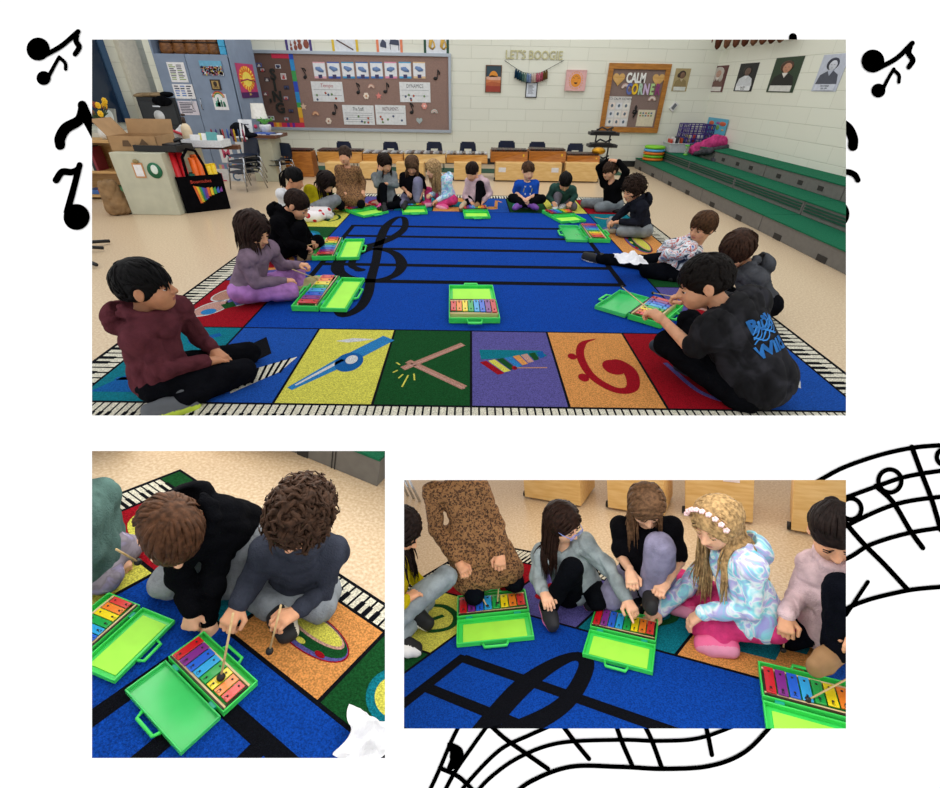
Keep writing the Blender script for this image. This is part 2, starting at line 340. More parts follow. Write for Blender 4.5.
# colours: (col,row) row 0 nearest the big picture's lower edge
RUGCOL={}
for c,k in enumerate(['teal','blue','yellow','green','purple','orange','red','blue']): RUGCOL[(c,0)]=k
for c,k in enumerate(['red','purple','teal','orange','blue','green','yellow','red']): RUGCOL[(c,5)]=k
for r,k in enumerate(['red','purple','green','yellow']): RUGCOL[(0,r+1)]=k
for r,k in enumerate(['purple','green','orange','teal']): RUGCOL[(7,r+1)]=k
def clef_curves():
    # staff position in tile units; x0,y0 given by the big picture
    return None
def rug(room,O,ex,ey,name,label,clip=None,keys=.16,kw=.040):
    """O,ex,ey: corner and tile edge vectors on the floor; a 8 x 6 tile rug"""
    mb=MB(); ex=np.array(ex); ey=np.array(ey); lx=np.linalg.norm(ex); ly=np.linalg.norm(ey)
    kx=keys/lx; ky=keys/ly*1.2
    def W(x,y,z): p=O+ex*x+ey*y; return (p[0],p[1],z)
    def poly(pts,col,z): mb.m=CIDX[col]; mb.add([W(x,y,z) for x,y in pts],[tuple(range(len(pts)))],False)
    def rect(a,b,c,d,col,z): poly([(a,c),(b,c),(b,d),(a,d)],col,z)
    def line(pts,wd,col,z,closed=False):
        P=[np.array(p,dtype=float) for p in pts]
        n=len(P); mb.m=CIDX[col]; W_=[wd]*n if np.isscalar(wd) else wd; L=[];R_=[]
        for k in range(n):
            a=P[max(k-1,0)]*[lx,ly]; b=P[min(k+1,n-1)]*[lx,ly]; t=nrm(b-a); nn=np.array([-t[1],t[0]])*W_[k]/2/[lx,ly]; L.append(P[k]+nn); R_.append(P[k]-nn)
        mb.add([W(*p,z) for p in L]+[W(*p,z) for p in R_],[(k,k+1,n+k+1,n+k)[::-1] for k in range(n-1)],False)
    def sp(pts,n=8):
        P=[np.array(p,dtype=float) for p in pts]; E=[2*P[0]-P[1]]+P+[2*P[-1]-P[-2]]; Q=[]
        for k in range(len(P)-1):
            for t in np.linspace(0,1,n,endpoint=False):
                a,b,c,d=E[k:k+4]; Q.append(.5*((2*b)+(c-a)*t+(2*a-5*b+4*c-d)*t*t+(3*b-a-3*c+d)*t**3))
        return Q+[P[-1]]
    def ell(c,r,col,z,a0=0,n=28,rot=0): 
        poly([(c[0]+r[0]*math.cos(t)*math.cos(rot)-r[1]*math.sin(t)*math.sin(rot),c[1]+r[0]*math.cos(t)*math.sin(rot)+r[1]*math.sin(t)*math.cos(rot)) for t in np.linspace(0,2*PI,n,endpoint=False)],col,z)
    Z=.010
    # body and black binding
    X0,X1,Y0,Y1=-kx,8+kx,-ky,6+ky
    mb.m=CIDX['black']; a=[W(X0-.03,Y0-.03,Z),W(X1+.03,Y0-.03,Z),W(X1+.03,Y1+.03,Z),W(X0-.03,Y1+.03,Z)]; b=[(p[0],p[1],.0005) for p in a]; mb.add(a+b,[(0,1,2,3),(0,4,5,1),(1,5,6,2),(2,6,7,3),(3,7,4,0),(7,6,5,4)],False)
    z=Z+.0006; g=.018
    for (a0,b0,c0,d0) in ((X0,0,Y0,0),(8,X1,Y0,0),(X0,0,6,Y1),(8,X1,6,Y1)): rect(a0+g/2,b0-g/2,c0+g/2,d0-g/2,'green',z)
    # piano keys all round
    def keysrow(x0,y0,dx,dy,n,nx,ny,start):
        rect(min(x0,x0+dx*n,x0+nx),max(x0+dx*n,x0,x0+nx),min(y0,y0+dy*n,y0+ny),max(y0,y0+dy*n,y0+ny),'black',z-.0001)
        for k in range(n):
            ax,ay=x0+dx*(k+.12),y0+dy*(k+.12); bx,by=x0+dx*(k+.88)+nx,y0+dy*(k+.88)+ny
            rect(min(ax,bx),max(ax,bx),min(ay,by),max(ay,by),'cream',z+.0002)
            if (k+start)%7 not in (2,6):
                cx,cy=x0+dx*(k+.72),y0+dy*(k+.72); ex_,ey_=x0+dx*(k+1.28)+nx*.58,y0+dy*(k+1.28)+ny*.58
                rect(min(cx,ex_),max(cx,ex_),min(cy,ey_),max(cy,ey_),'black',z+.0005)
    nx_=int(8*lx/kw); ny_=int(6*ly/(kw*1.35 if ly>lx*1.2 else kw))
    m_=.05
    keysrow(0,Y0+m_*ky,8/nx_,0,nx_,0,-Y0-m_*2*ky,0); keysrow(0,6+m_*ky,8/nx_,0,nx_,0,ky*(1-2*m_),2)
    keysrow(X0+m_*kx,0,0,6/ny_,ny_,kx*(1-2*m_),0,1); keysrow(8+m_*kx,0,0,6/ny_,ny_,kx*(1-2*m_),0,4)
    # tiles and the blue field
    gx=.007/lx; gy=.007/ly
    for (c,r),k in RUGCOL.items(): rect(c+gx,c+1-gx,r+gy,r+1-gy,k,z)
    rect(1+gx,7-gx,1+gy,5-gy,'field',z)
    zz=z+.0005; z2=zz+.0004; z3=z2+.0004
    # staff
    ys=[2.04,2.52,3.08,3.6,4.09]
    sw=.045*(ly/.5 if ly>.6 else 1.15)
    for y in ys: line([(1.32,y),(6.5,y)],sw,'black',zz)
    line([(1.32,2.0),(1.32,4.13)],.05,'black',zz+.0001); line([(6.5,2.0),(6.5,4.13)],.05,'black',zz+.0001)
    # treble clef
    C=[(2.05, 1.4), (2.22, 1.25), (2.39, 1.41), (2.41, 1.72), (2.34, 2.1), (2.26, 2.65), (2.14, 3.27), (2.07, 4.04), (2.19, 4.54), (2.38, 4.54), (2.5, 4.06), (2.41, 3.67), (2.19, 3.35), (1.82, 3.06), (1.62, 2.69), (1.69, 2.34), (1.98, 2.12), (2.42, 2.05), (2.71, 2.22), (2.75, 2.56), (2.52, 2.93), (2.11, 3.07), (1.86, 2.84), (1.87, 2.5), (2.07, 2.35)]
    wv=[.06,.06,.07,.07,.07,.07,.08,.09,.06,.06,.07,.09,.10,.11,.10,.10,.08,.07,.07,.09,.08,.06,.06,.06,.06]
    S=sp(C,6); wS=np.interp(np.linspace(0,len(C)-1,len(S)),range(len(C)),wv)*lx/.5*1.15
    line(S,list(wS),'black',z2); ell(C[-1],(.10,.05),'black',z3)
    # tile pictures
    def kazoo(x,y):
        line([(x+.08,y+.16),(x+.5,y+.5),(x+.95,y+.86)],[.04,.1,.1],'lblue',zz); line([(x+.12,y+.2),(x+.5,y+.53)],[.012,.03],'white',z2); ell((x+.58,y+.5),(.16,.13),'mblue',z2); ell((x+.6,y+.53),(.07,.06),'white',z3); poly([(x+.3,y+.8),(x+.5,y+.85),(x+.78,y+.84),(x+.6,y+.8),(x+.45,y+.78)],'white',zz)
    def sticks(x,y):
        line([(x+.22,y+.42),(x+.9,y+.78)],.045,'brown',z2); line([(x+.26,y+.52),(x+.93,y+.2)],.045,'brown',zz); line([(x+.25,y+.43),(x+.9,y+.77)],.012,'pink',z3); line([(x+.3,y+.49),(x+.93,y+.19)],.012,'pink',z2)
        for a,b in (((.12,.37),(.17,.4)),((.13,.5),(.18,.47)),((.2,.3),(.24,.35)),((.26,.2),(.3,.34)),((.38,.28),(.36,.36))): line([(x+a[0],y+a[1]),(x+b[0],y+b[1])],.009,'yellow',zz)
    def xylo(x,y):
        poly([(x+.1,y+.7),(x+.85,y+.7),(x+.92,y+.62),(x+.12,y+.56)],'teal',zz)
        cols=['red','yellow','green','lblue','orange','pink','green','mblue']
        for k,c in enumerate(cols):
            a=k/8; poly([(x+.1+.1*k,y+.52+.022*k),(x+.18+.1*k,y+.54+.022*k),(x+.38+.072*k,y+.38+.032*k),(x+.3+.075*k,y+.36+.032*k)],c,z2)
        ell((x+.5,y+.45),(.03,.025),'red',z3); line([(x+.5,y+.45),(x+.88,y+.46)],.012,'brown',z3)
    def bass(x,y):
        S=sp([(x+.62,y+.9),(x+.42,y+.82),(x+.32,y+.62),(x+.36,y+.36),(x+.55,y+.2),(x+.74,y+.22),(x+.82,y+.4),(x+.74,y+.55),(x+.62,y+.52)],6); n=len(S)
        line(S,list(np.interp(np.linspace(0,1,n),[0,.15,.35,.6,.8,1],[.004,.05,.05,.06,.09,.03])),'red',zz); ell((x+.66,y+.48),(.13,.1),'red',z2); ell((x+.22,y+.62),(.055,.045),'red',zz); ell((x+.26,y+.34),(.06,.05),'red',zz)
    def keysticks(x,y):
        poly([(x+.1,y+.55),(x+.4,y+.85),(x+.62,y+.6),(x+.3,y+.32)],'black',zz); poly([(x+.34,y+.3),(x+.95,y+.56),(x+.86,y+.36),(x+.5,y+.1)],'cream',zz)
        for k in range(8): line([(x+.38+.07*k,y+.3+.035*k),(x+.48+.055*k,y+.12+.032*k)],.014,'black',z2)
    def trumpet(x,y):
        line([(x+.15,y+.25),(x+.8,y+.25),(x+.8,y+.6),(x+.3,y+.6),(x+.3,y+.4)],.03,'mblue',zz); poly([(x+.05,y+.1),(x+.5,y+.1),(x+.6,y+.3),(x+.3,y+.38)],'mblue',zz); line([(x+.5,y+.75),(x+.8,y+.88)],.05,'mblue',zz)
    def maracas(x,y):
        for a,b,c in ((.3,.35,'pink'),(.32,.66,'brown'),(.6,.55,'purple')):
            ell((x+a,y+b),(.22,.15),'white',zz,rot=.5); ell((x+a,y+b),(.2,.13),c,z2,rot=.5)
        ell((x+.32,y+.28),(.1,.06),'lblue',z3); poly([(x+.38,y+.42),(x+.5,y+.5),(x+.62,y+.4),(x+.5,y+.34)],'green',z3)
    def tambourine(x,y,rot=0):
        ell((x+.5,y+.5),(.22,.42),'red',zz,rot=rot); ell((x+.5,y+.5),(.205,.405),'purple',z2,rot=rot); ell((x+.52,y+.5),(.18,.39),'green',z2+.0003,rot=rot); ell((x+.57,y+.5),(.12,.33),'pink',z3+.0002,rot=rot); ell((x+.58,y+.5),(.1,.3),'yellow',z3+.0005,rot=rot)
        for b,c in ((.28,'red'),(.5,'yellow'),(.7,'red')): ell((x+.37,y+b),(.03,.05),c,z3+.0006)
    def squig(x,y,c='green'):
        S=sp([(x+.1,y+.8),(x+.3,y+.7),(x+.5,y+.75),(x+.75,y+.65),(x+.85,y+.45),(x+.7,y+.3),(x+.55,y+.4),(x+.62,y+.6)],6); line(S,.03,c,zz); ell((x+.6,y+.37),(.08,.06),c,zz)
    def rnote(x,y,c): line([(x+.72,y+.85),(x+.66,y+.3)],.04,c,zz); ell((x+.55,y+.28),(.16,.1),c,zz); line(sp([(x+.1,y+.15),(x+.3,y+.2),(x+.4,y+.28)]),.02,c,zz); line([(x+.72,y+.85),(x+.85,y+.7)],.03,c,zz)
    def castanet(x,y,c,c2): ell((x+.5,y+.55),(.3,.25),c,zz); ell((x+.5,y+.55),(.22,.18),c2,z2); ell((x+.35,y+.4),(.1,.08),c,z3)
    def swirl(x,y,c): line(sp([(x+.15,y+.4),(x+.3,y+.75),(x+.6,y+.8),(x+.75,y+.55),(x+.55,y+.35),(x+.4,y+.5),(x+.55,y+.62)],6),.04,c,zz)
    def guitar(x,y):
        ell((x+.3,y+.35),(.16,.2),'teal',zz,rot=.5); ell((x+.42,y+.55),(.11,.14),'teal',zz,rot=.5); line([(x+.45,y+.6),(x+.7,y+.9)],.03,'teal',zz); line(sp([(x+.35,y+.8),(x+.55,y+.62),(x+.7,y+.4),(x+.6,y+.25)],6),.012,'white',z2)
    kazoo(2,0); sticks(3,0); xylo(4,0); bass(5,0); keysticks(1,0); trumpet(0,0); maracas(0,1); guitar(7,0)
    line(sp([(6.3,.55),(6.45,.2),(6.7,.1),(6.6,.4),(6.4,.6)],6),.03,'purple',zz)
    castanet(7,1,'red','pink'); tambourine(7,3,rot=0.0); castanet(7,2,'teal','yellow'); squig(7,4,'orange')
    squig(0,4); castanet(0,3,'teal','lblue'); castanet(0,2,'orange','red'); castanet(1,5,'red','brown'); swirl(2,5,'green'); poly([(3.3,5.3),(3.75,5.3),(3.75,5.5),(3.95,5.5),(3.95,5.6),(3.5,5.75),(3.3,5.6)],'teal',zz); rnote(4,5,'orange'); castanet(5,5,'purple','red'); castanet(6,5,'lblue','purple'); swirl(7,5,'yellow'); swirl(0,5,'orange')
    o=mb.build(name,CM,room=room); setp(o,label,'rug')
    if clip:
        bm=bmesh.new(); bm.from_mesh(o.data); pts=[vec(*room.P(u,v)) for u,v in clip]
        c=sum(pts)/len(pts)
        for k in range(len(pts)):
            a,b=pts[k],pts[(k+1)%len(pts)]; n=nrm([b[1]-a[1],-(b[0]-a[0]),0])
            if n@(c-a)>0: n=-n
            bmesh.ops.bisect_plane(bm,geom=bm.verts[:]+bm.edges[:]+bm.faces[:],plane_co=a.tolist(),plane_no=n.tolist(),clear_outer=True)
        bm.to_mesh(o.data); bm.free()
    return o
rug(R1,vec(.023-4*.5,1.84,0),(.5,0,0),(0,.847,0),'music_rug','big blue music rug with coloured picture tiles under the ring of children')
a3=vec(*R3.P(576.5,630)); c3=vec(*R3.P(798,691)); u1=nrm(c3-a3); t3=np.linalg.norm(c3-a3)/2; u2=vec(-u1[1],u1[0],0)
ey3=vec(*R3.P(495,608))-vec(*R3.P(430,656))
rug(R3,a3-u1*t3*2-ey3*5,u1*t3,ey3,'music_rug','music rug with a black treble clef in the lower right picture',clip=P3,keys=.11,kw=.030)
p73=vec(*R2.P(317,705)); p75=vec(*R2.P(155,575)); vy=(p75-p73)/2; vx=vec(*R2.P(385,634))-p73
rug(R2,p73-vx*7-vy*3,vx,vy,'music_rug','music rug with an orange tambourine tile in the lower left picture',clip=P2,keys=.09,kw=.027)
# ------------------------------------------------------------------ signed-distance modelling of children (smooth continuous skins)
def sdf_grid(prims,res,disp=None):
    """prims: ('c',a,b,ra,rb,k) cone / ('e',c,R(3x3 rows=axes),rad,k) ellipsoid; k<0 carves"""
    lo=np.full(3,1e9); hi=np.full(3,-1e9); bb=[]
    for p in prims:
        if p[0]=='c': a,b=np.array(p[1]),np.array(p[2]); r=max(p[3],p[4]); l=np.minimum(a,b)-r; h=np.maximum(a,b)+r; k=p[5]
        else: c=np.array(p[1]); r=np.sqrt(((np.array(p[2])*np.array(p[3])[:,None])**2).sum(0)); l=c-r; h=c+r; k=p[4]
        bb.append((l,h)); 
        if k>=0: lo=np.minimum(lo,l); hi=np.maximum(hi,h)
    lo-=res*4; hi+=res*4; n=np.maximum(4,np.ceil((hi-lo)/res).astype(int)); F=np.ones(n,dtype=np.float32)
    ax=[(lo[d]+res*np.arange(n[d])).astype(np.float32) for d in range(3)]
    for p,(l,h) in zip(prims,bb):
        k=p[5] if p[0]=='c' else p[4]; K=abs(k); m=K+3*res
        i0=np.maximum(0,((l-m-lo)/res).astype(int)); i1=np.minimum(n,((h+m-lo)/res).astype(int)+2)
        if (i1<=i0).any(): continue
        x=ax[0][i0[0]:i1[0],None,None]; y=ax[1][None,i0[1]:i1[1],None]; z=ax[2][None,None,i0[2]:i1[2]]
        if p[0]=='c':
            a=np.array(p[1],dtype=np.float32); b=np.array(p[2],dtype=np.float32); d=b-a; dd=float(d@d)+1e-9
            t=np.clip(((x-a[0])*d[0]+(y-a[1])*d[1]+(z-a[2])*d[2])/dd,0,1)
            D=np.sqrt((x-a[0]-t*d[0])**2+(y-a[1]-t*d[1])**2+(z-a[2]-t*d[2])**2)-(p[3]+t*(p[4]-p[3]))
        else:
            c=np.array(p[1]); R=np.array(p[2]); q=[(x-c[0])*R[j][0]+(y-c[1])*R[j][1]+(z-c[2])*R[j][2] for j in range(3)]; r=p[3]
            k0=np.sqrt((q[0]/r[0])**2+(q[1]/r[1])**2+(q[2]/r[2])**2); k1=np.sqrt((q[0]/r[0]**2)**2+(q[1]/r[1]**2)**2+(q[2]/r[2]**2)**2)+1e-6
            D=k0*(k0-1)/k1
        S=F[i0[0]:i1[0],i0[1]:i1[1],i0[2]:i1[2]]
        if k>=0:
            if K<1e-5: S[...]=np.minimum(S,D)
            else: hh=np.maximum(K-np.abs(S-D),0)/K; S[...]=np.minimum(S,D)-hh*hh*K*.25
        else: hh=np.maximum(K-np.abs(S+D),0)/K; S[...]=np.maximum(S,-D)+hh*hh*K*.25
    if disp is not None:
        F+=disp(ax[0][:,None,None],ax[1][None,:,None],ax[2][None,None,:]).astype(np.float32)
    return F,lo,res
def surface_net(F,lo,res):
    s=F<0; n=F.shape
    c=[s[i:n[0]-1+i,j:n[1]-1+j,k:n[2]-1+k] for i in (0,1) for j in (0,1) for k in (0,1)]
    al=c[0].copy(); an=c[0].copy()
    for q in c[1:]: al&=q; an|=q
    act=an&~al; I=np.argwhere(act)
    if len(I)==0: return np.zeros((0,3)),np.zeros((0,4),int)
    idx=-np.ones(act.shape,dtype=np.int64); idx[tuple(I.T)]=np.arange(len(I))
    V=np.zeros((len(I),3)); cnt=np.zeros(len(I)); off=[(0,0,0),(0,0,1),(0,1,0),(0,1,1),(1,0,0),(1,0,1),(1,1,0),(1,1,1)]
    val=[F[I[:,0]+o[0],I[:,1]+o[1],I[:,2]+o[2]] for o in off]
    for a in range(8):
        for b in range(a+1,8):
            oa,ob=np.array(off[a]),np.array(off[b])
            if np.abs(oa-ob).sum()!=1: continue
            fa,fb=val[a],val[b]; m=(fa<0)!=(fb<0); t=np.where(m,fa/(np.where(m,fa-fb,1)),0)[:,None]
            V+=np.where(m[:,None],oa+(ob-oa)*t,0); cnt+=m
    V=V/cnt[:,None]+I; V=lo+V*res; Q=[]
    for ax_ in range(3):
        e=[0,0,0]; e[ax_]=1; u=[0,0,0]; u[(ax_+1)%3]=1; w_=[0,0,0]; w_[(ax_+2)%3]=1
        s0=s[tuple(slice(0,n[d]-e[d]) for d in range(3))]; s1=s[tuple(slice(e[d],n[d]) for d in range(3))]
        E=np.argwhere(s0!=s1); 
        if len(E)==0: continue
        E=E[(E[:,(ax_+1)%3]>0)&(E[:,(ax_+2)%3]>0)&(E[:,(ax_+1)%3]<n[(ax_+1)%3]-1)&(E[:,(ax_+2)%3]<n[(ax_+2)%3]-1)]
        g=lambda du,dw: idx[tuple((E-np.array(u)*du-np.array(w_)*dw).T)]
        q=np.stack([g(1,1),g(0,1),g(0,0),g(1,0)],1); fl=~s0[tuple(E.T)]; q[fl]=q[fl][:,::-1]; Q.append(q)
    Q=np.concatenate(Q); Q=Q[(Q>=0).all(1)]
    return V,Q
def np_mesh(name,parts,mats,parent=None):
    """parts: list of (V,Q,matindex array or int)"""
    nv=0; VV=[];QQ=[];MM=[]
    for V,Q,m in parts:
        if len(V)==0: continue
        VV.append(V); QQ.append(Q+nv); nv+=len(V); MM.append(np.full(len(Q),m) if np.isscalar(m) else m)
    V=np.concatenate(VV); Q=np.concatenate(QQ); Mi=np.concatenate(MM)
    me=bpy.data.meshes.new(name); me.vertices.add(len(V)); me.vertices.foreach_set('co',V.astype(np.float32).ravel()); k=Q.shape[1]
    me.loops.add(len(Q)*k); me.loops.foreach_set('vertex_index',Q.astype(np.int32).ravel()); me.polygons.add(len(Q)); me.polygons.foreach_set('loop_start',np.arange(0,len(Q)*k,k,dtype=np.int32))
    for m in mats: me.materials.append(m)
    me.polygons.foreach_set('material_index',Mi.astype(np.int32)); me.polygons.foreach_set('use_smooth',np.ones(len(Q),dtype=bool)); me.update(calc_edges=True); me.validate()
    o=bpy.data.objects.new(name,me); COL.objects.link(o)
    if parent is not None: o.parent=parent
    return o
def folds(seed,amp,f=26):
    r=np.random.default_rng(seed); K=r.normal(size=(5,3)); K/=np.linalg.norm(K,axis=1)[:,None]; K*=f*(1+.8*r.random((5,1))); ph=r.random(5)*6; W=r.normal(size=(2,3))*9
    def d(x,y,z):
        wx=np.sin(W[0][0]*x+W[0][1]*y+W[0][2]*z)*1.6; wy=np.sin(W[1][0]*x+W[1][1]*y+W[1][2]*z+2)*1.6; s=0
        for k in range(5): s=s+(1-np.abs(np.sin(K[k][0]*x+K[k][1]*y+K[k][2]*z+ph[k]+wx*(k%2)+wy*((k+1)%2))))**3
        return (s/5-.18)*amp*1.3
    return d
def ik(a,t,l1,l2,pole):
    d=t-a; D=np.linalg.norm(d)
    if D>(l1+l2)*.998: t=a+d*((l1+l2)*.998/D); d=t-a; D=np.linalg.norm(d)
    x=(l1*l1-l2*l2+D*D)/(2*D); h=math.sqrt(max(l1*l1-x*x,1e-6)); n=nrm(d); p=pole-n*(pole@n); return a+n*x+nrm(p)*h,t
def frame_dir(az,pitch,roll=0.0):
    a,p=math.radians(az),math.radians(pitch); F=vec(math.cos(a)*math.cos(p),math.sin(a)*math.cos(p),-math.sin(p)); R=nrm(np.cross(F,(0,0,1))) ; U=np.cross(R,F)
    r=math.radians(roll); R,U=R*math.cos(r)+U*math.sin(r),U*math.cos(r)-R*math.sin(r)
    return np.array([R,F,U])          # rows: right, forward, up
SKIN={'fair':'#e6b291','light':'#d9a07c','tan':'#bd8462','brown':'#96603f'}
def skin_mat(k):
    n='skin_'+k
    if n in MATS: return MATS[n]
    m=mat(n,SKIN[k],.55,.06,25,.05,200,spec=.35); b=m.node_tree.nodes['Principled BSDF']; b.inputs['Subsurface Weight'].default_value=.12; b.inputs['Subsurface Radius'].default_value=(.02,.008,.005); b.inputs['Subsurface Scale'].default_value=.4; return m
def hair_mat(h):
    return mat('hair_'+h.strip('#'),h,.55,.25,60,.1,160,spec=.10)
EYEW=mat('eye_white','#c4bbb4',.4,0,5); EYED=mat('eye_iris','#2a1a12',.2,0,5); 
def lipm(k): return mat('lips_'+k,{'fair':'#c27468','light':'#b46a5a','tan':'#9a5a4c','brown':'#7c463c'}[k],.5,.05,20)
LOWFACE={}
def head_prims(H,B,s):
    P=lambda x,y,z: H+(B[0]*x+B[1]*y+B[2]*z)*s
    e=lambda x,y,z,a,b,c,k: ('e',P(x,y,z),B,(a*s,b*s,c*s),k*s)
    L=[e(0,-.012,.022,.070,.086,.080,.02),e(0,.028,-.03,.054,.056,.064,.03),e(0,.052,-.062,.03,.026,.022,.03),e(-.03,.05,-.028,.026,.026,.026,.02),e(.03,.05,-.028,.026,.026,.026,.02),
       ('c',P(0,.074,.012),P(0,.096,-.020),.007*s,.0115*s,.012*s),e(-.011,.088,-.022,.007,.008,.006,.006),e(.011,.088,-.022,.007,.008,.006,.006),
       e(-.03,.092,.004,.015,.014,.010,-.012),e(.03,.092,.004,.015,.014,.010,-.012),
       e(0,.079,-.043,.019,.010,.005,.008),e(0,.077,-.051,.015,.010,.006,.006)]
    for sx in (-1,1): L+=[e(sx*.071,-.006,-.006,.008,.017,.028,.008),e(sx*.08,.003,-.002,.006,.008,.015,-.006)]
    return L
def hand_mesh(Wp,D,Nn,s,curl,point,res,side):
    """palm with four unequal fingers and a thumb; D fingers direction, Nn palm facing"""
    D=nrm(D); Nn=nrm(Nn-D*(Nn@D)); S=np.cross(D,Nn)*side; P=lambda a,b,c: Wp+(D*a+S*b+Nn*c)*s
    pr=[('c',P(-.02,0,0),P(.012,0,0),.019*s,.020*s,.01),('c',P(.012,-.012,0),P(.058,-.019,0),.0155*s,.0125*s,.012*s),('c',P(.012,.010,0),P(.056,.019,0),.0155*s,.012*s,.012*s),('c',P(.02,0,0),P(.06,0,.0),.015*s,.012*s,.012*s)]
    ln=[(.024,.036,.017),(.007,.041,.019),(-.009,.038,.018),(-.024,.030,.015)]
    for q,(b,l,r3) in enumerate(ln):
        c=curl if not(point and q==0) else .05
        p=P(.060-(abs(q-1.2))*.002,b,0); an=c*.9; r=.0078*s; L_=[l,l*.62,l*.5]
        for j in range(3):
            d=D*math.cos(an)+Nn*math.sin(an); d=nrm(d+S*b*2.2*(1-c)); q2=p+d*L_[j]*s*.78
            pr.append(('c',p,q2,r,r*.9,.003)); p=q2; r*=.9; an+=c*1.15
    p=P(.012,.018,.004); d1=nrm(D*.75+S*.8+Nn*.35); q2=p+d1*.036*s; pr.append(('c',p,q2,.012*s,.0095*s,.008*s)); d2=nrm(D*.95+S*(.35-.5*curl)+Nn*.45*curl); pr.append(('c',q2,q2+d2*.028*s,.0092*s,.0075*s,.003))
    return surface_net(*sdf_grid(pr,res))
def strands(H,B,s,spec,colliders,seed):
    """locks of hair grown over the skull; returns V,Q"""
    r=np.random.default_rng(seed); n=spec['n']; L=spec['len']; VV=[];QQ=[];base=0
    C0=H+(B[1]*-.012+B[2]*.022)*s; rad=np.array([.074,.090,.084])*s
    made=0; tries=0
    while made<n and tries<n*12:
        tries+=1; d=r.normal(size=3); d/=np.linalg.norm(d)
        if d[2]<-.55: continue
        x,y,z=d
        if y>.30 and z<.42-.25*(y<.5): continue                 # face
        if z<-.15 and y>-.15: continue
        if spec['kind'] in ('short',) and z<-.42: continue
        if spec.get('ears') and abs(x)>.72 and z<.12 and y>-.35: continue
        made+=1; front=y>.25
        part=spec.get('part',0.0)
        p=C0+(B[0]*x*rad[0]+B[1]*y*rad[1]+B[2]*z*rad[2]); up=B[2]
        ylim=0
        nml=nrm(B[0]*x/rad[0]+B[1]*y/rad[1]+B[2]*z/rad[2])
        side=1 if x>part else -1
        if spec['kind']=='long' or spec['kind']=='bob':
            flow=B[0]*side*(.9 if z>.3 else .3)-B[2]*.6-B[1]*(.35 if front else .15)
            if front and spec.get('fringe') : flow=B[1]*.8-B[2]*.7+B[0]*x*.5
        elif spec['kind']=='tail': flow=-B[1]*1.0+B[2]*(.15)+B[0]*(-x*.9)
        else: flow=B[1]*spec.get('fwd',.9)*(1 if y>-.35 else -.3)-B[2]*.6+B[0]*x*.6+B[0]*spec.get('sweep',0)
        if spec.get('curl',0)>.006: flow=flow*.35+r.normal(size=3)*.9
        if spec['kind']=='short': flow=flow+r.normal(size=3)*.18
        Lk=L*(.75+.5*r.random())
        if front and spec.get('fringe'): Lk=min(Lk,spec['fringe']*(.8+.4*r.random()))
        K=12 if L>.15 else 8; st=Lk*s/K; path=[p-nml*.004]; dirn=nrm(flow-nml*(flow@nml)); ph=r.random()*6.28; cur=spec.get('curl',0); wob=r.normal(size=3)*spec.get('mess',.25)
        q=p.copy()
        free=False; lift=spec.get('lift',.10)*r.random()
        for k in range(K):
            v=q-C0; lc=np.array([v@B[0],v@B[1],v@B[2]])/rad; nq=nrm(B[0]*lc[0]/rad[0]+B[1]*lc[1]/rad[1]+B[2]*lc[2]/rad[2])
            if L>.15 and (lc[2]<-.55 or (np.linalg.norm(lc)>1.3)): free=True
            if not free: tgt=flow if L<=.15 else flow*max(0,1-k*.22)-B[2]*.7*min(1,.3+k*.2)+vec(0,0,-.35); tgt=tgt+wob*.5; tgt=tgt-nq*(tgt@nq); dirn=nrm(dirn*.6+nrm(tgt)*.5)
            else: dirn=nrm(dirn*.55+vec(0,0,-1)*.5+wob*.1)
            sd=nrm(np.cross(dirn,nq)); q=q+dirn*st
            if cur: q=q+(sd*math.cos(ph+k*1.5)+nq*math.sin(ph+k*1.5))*cur*s
            v=q-C0; lc=np.array([v@B[0],v@B[1],v@B[2]])/rad; m=np.linalg.norm(lc)
            if m<1.06: lc=lc/m*1.06
            elif not free and m>1.09+lift+spec.get('puff',0)*k/K: lc=lc/m*(1.09+lift+spec.get('puff',0)*k/K)
            if spec.get('ears') and abs(lc[0])>.74 and lc[2]<.14 and lc[1]>-.42: break
            lc=lc*rad; q=C0+B[0]*lc[0]+B[1]*lc[1]+B[2]*lc[2]
            for (a,b,ra,rb) in colliders:
                ab=b-a; t=np.clip((q-a)@ab/(ab@ab+1e-9),0,1); c=a+ab*t; w_=q-c; dd=np.linalg.norm(w_); R_=ra+(rb-ra)*t+.006
                if dd<R_: q=c+w_/max(dd,1e-5)*R_
            if q[2]<.012: q[2]=.012
            path.append(q.copy())
        if len(path)<4: continue
        m=len(path); w0=spec.get('w',.006)*s*(.7+.6*r.random()); n5=5
        P=np.array(path); T=np.gradient(P,axis=0); T/=np.linalg.norm(T,axis=1)[:,None]+1e-9
        a=np.cross(T,P-C0); a/=np.linalg.norm(a,axis=1)[:,None]+1e-9; b=np.cross(T,a)
        rr=w0*np.sin(np.linspace(.75,PI-.12,m)); an=np.arange(n5)*2*PI/n5
        V=P[:,None]+a[:,None]*(np.cos(an)[None,:,None]*rr[:,None,None]*1.7)+b[:,None]*(np.sin(an)[None,:,None]*rr[:,None,None]*.8)
        V=V.reshape(-1,3); k_=np.arange(m-1)[:,None]*n5; j=np.arange(n5)[None,:]; j2=(j+1)%n5
        Q=np.stack([k_+j,k_+j2,k_+n5+j2,k_+n5+j],-1).reshape(-1,4); VV.append(V); QQ.append(Q+base); base+=len(V)
    return np.concatenate(VV),np.concatenate(QQ)
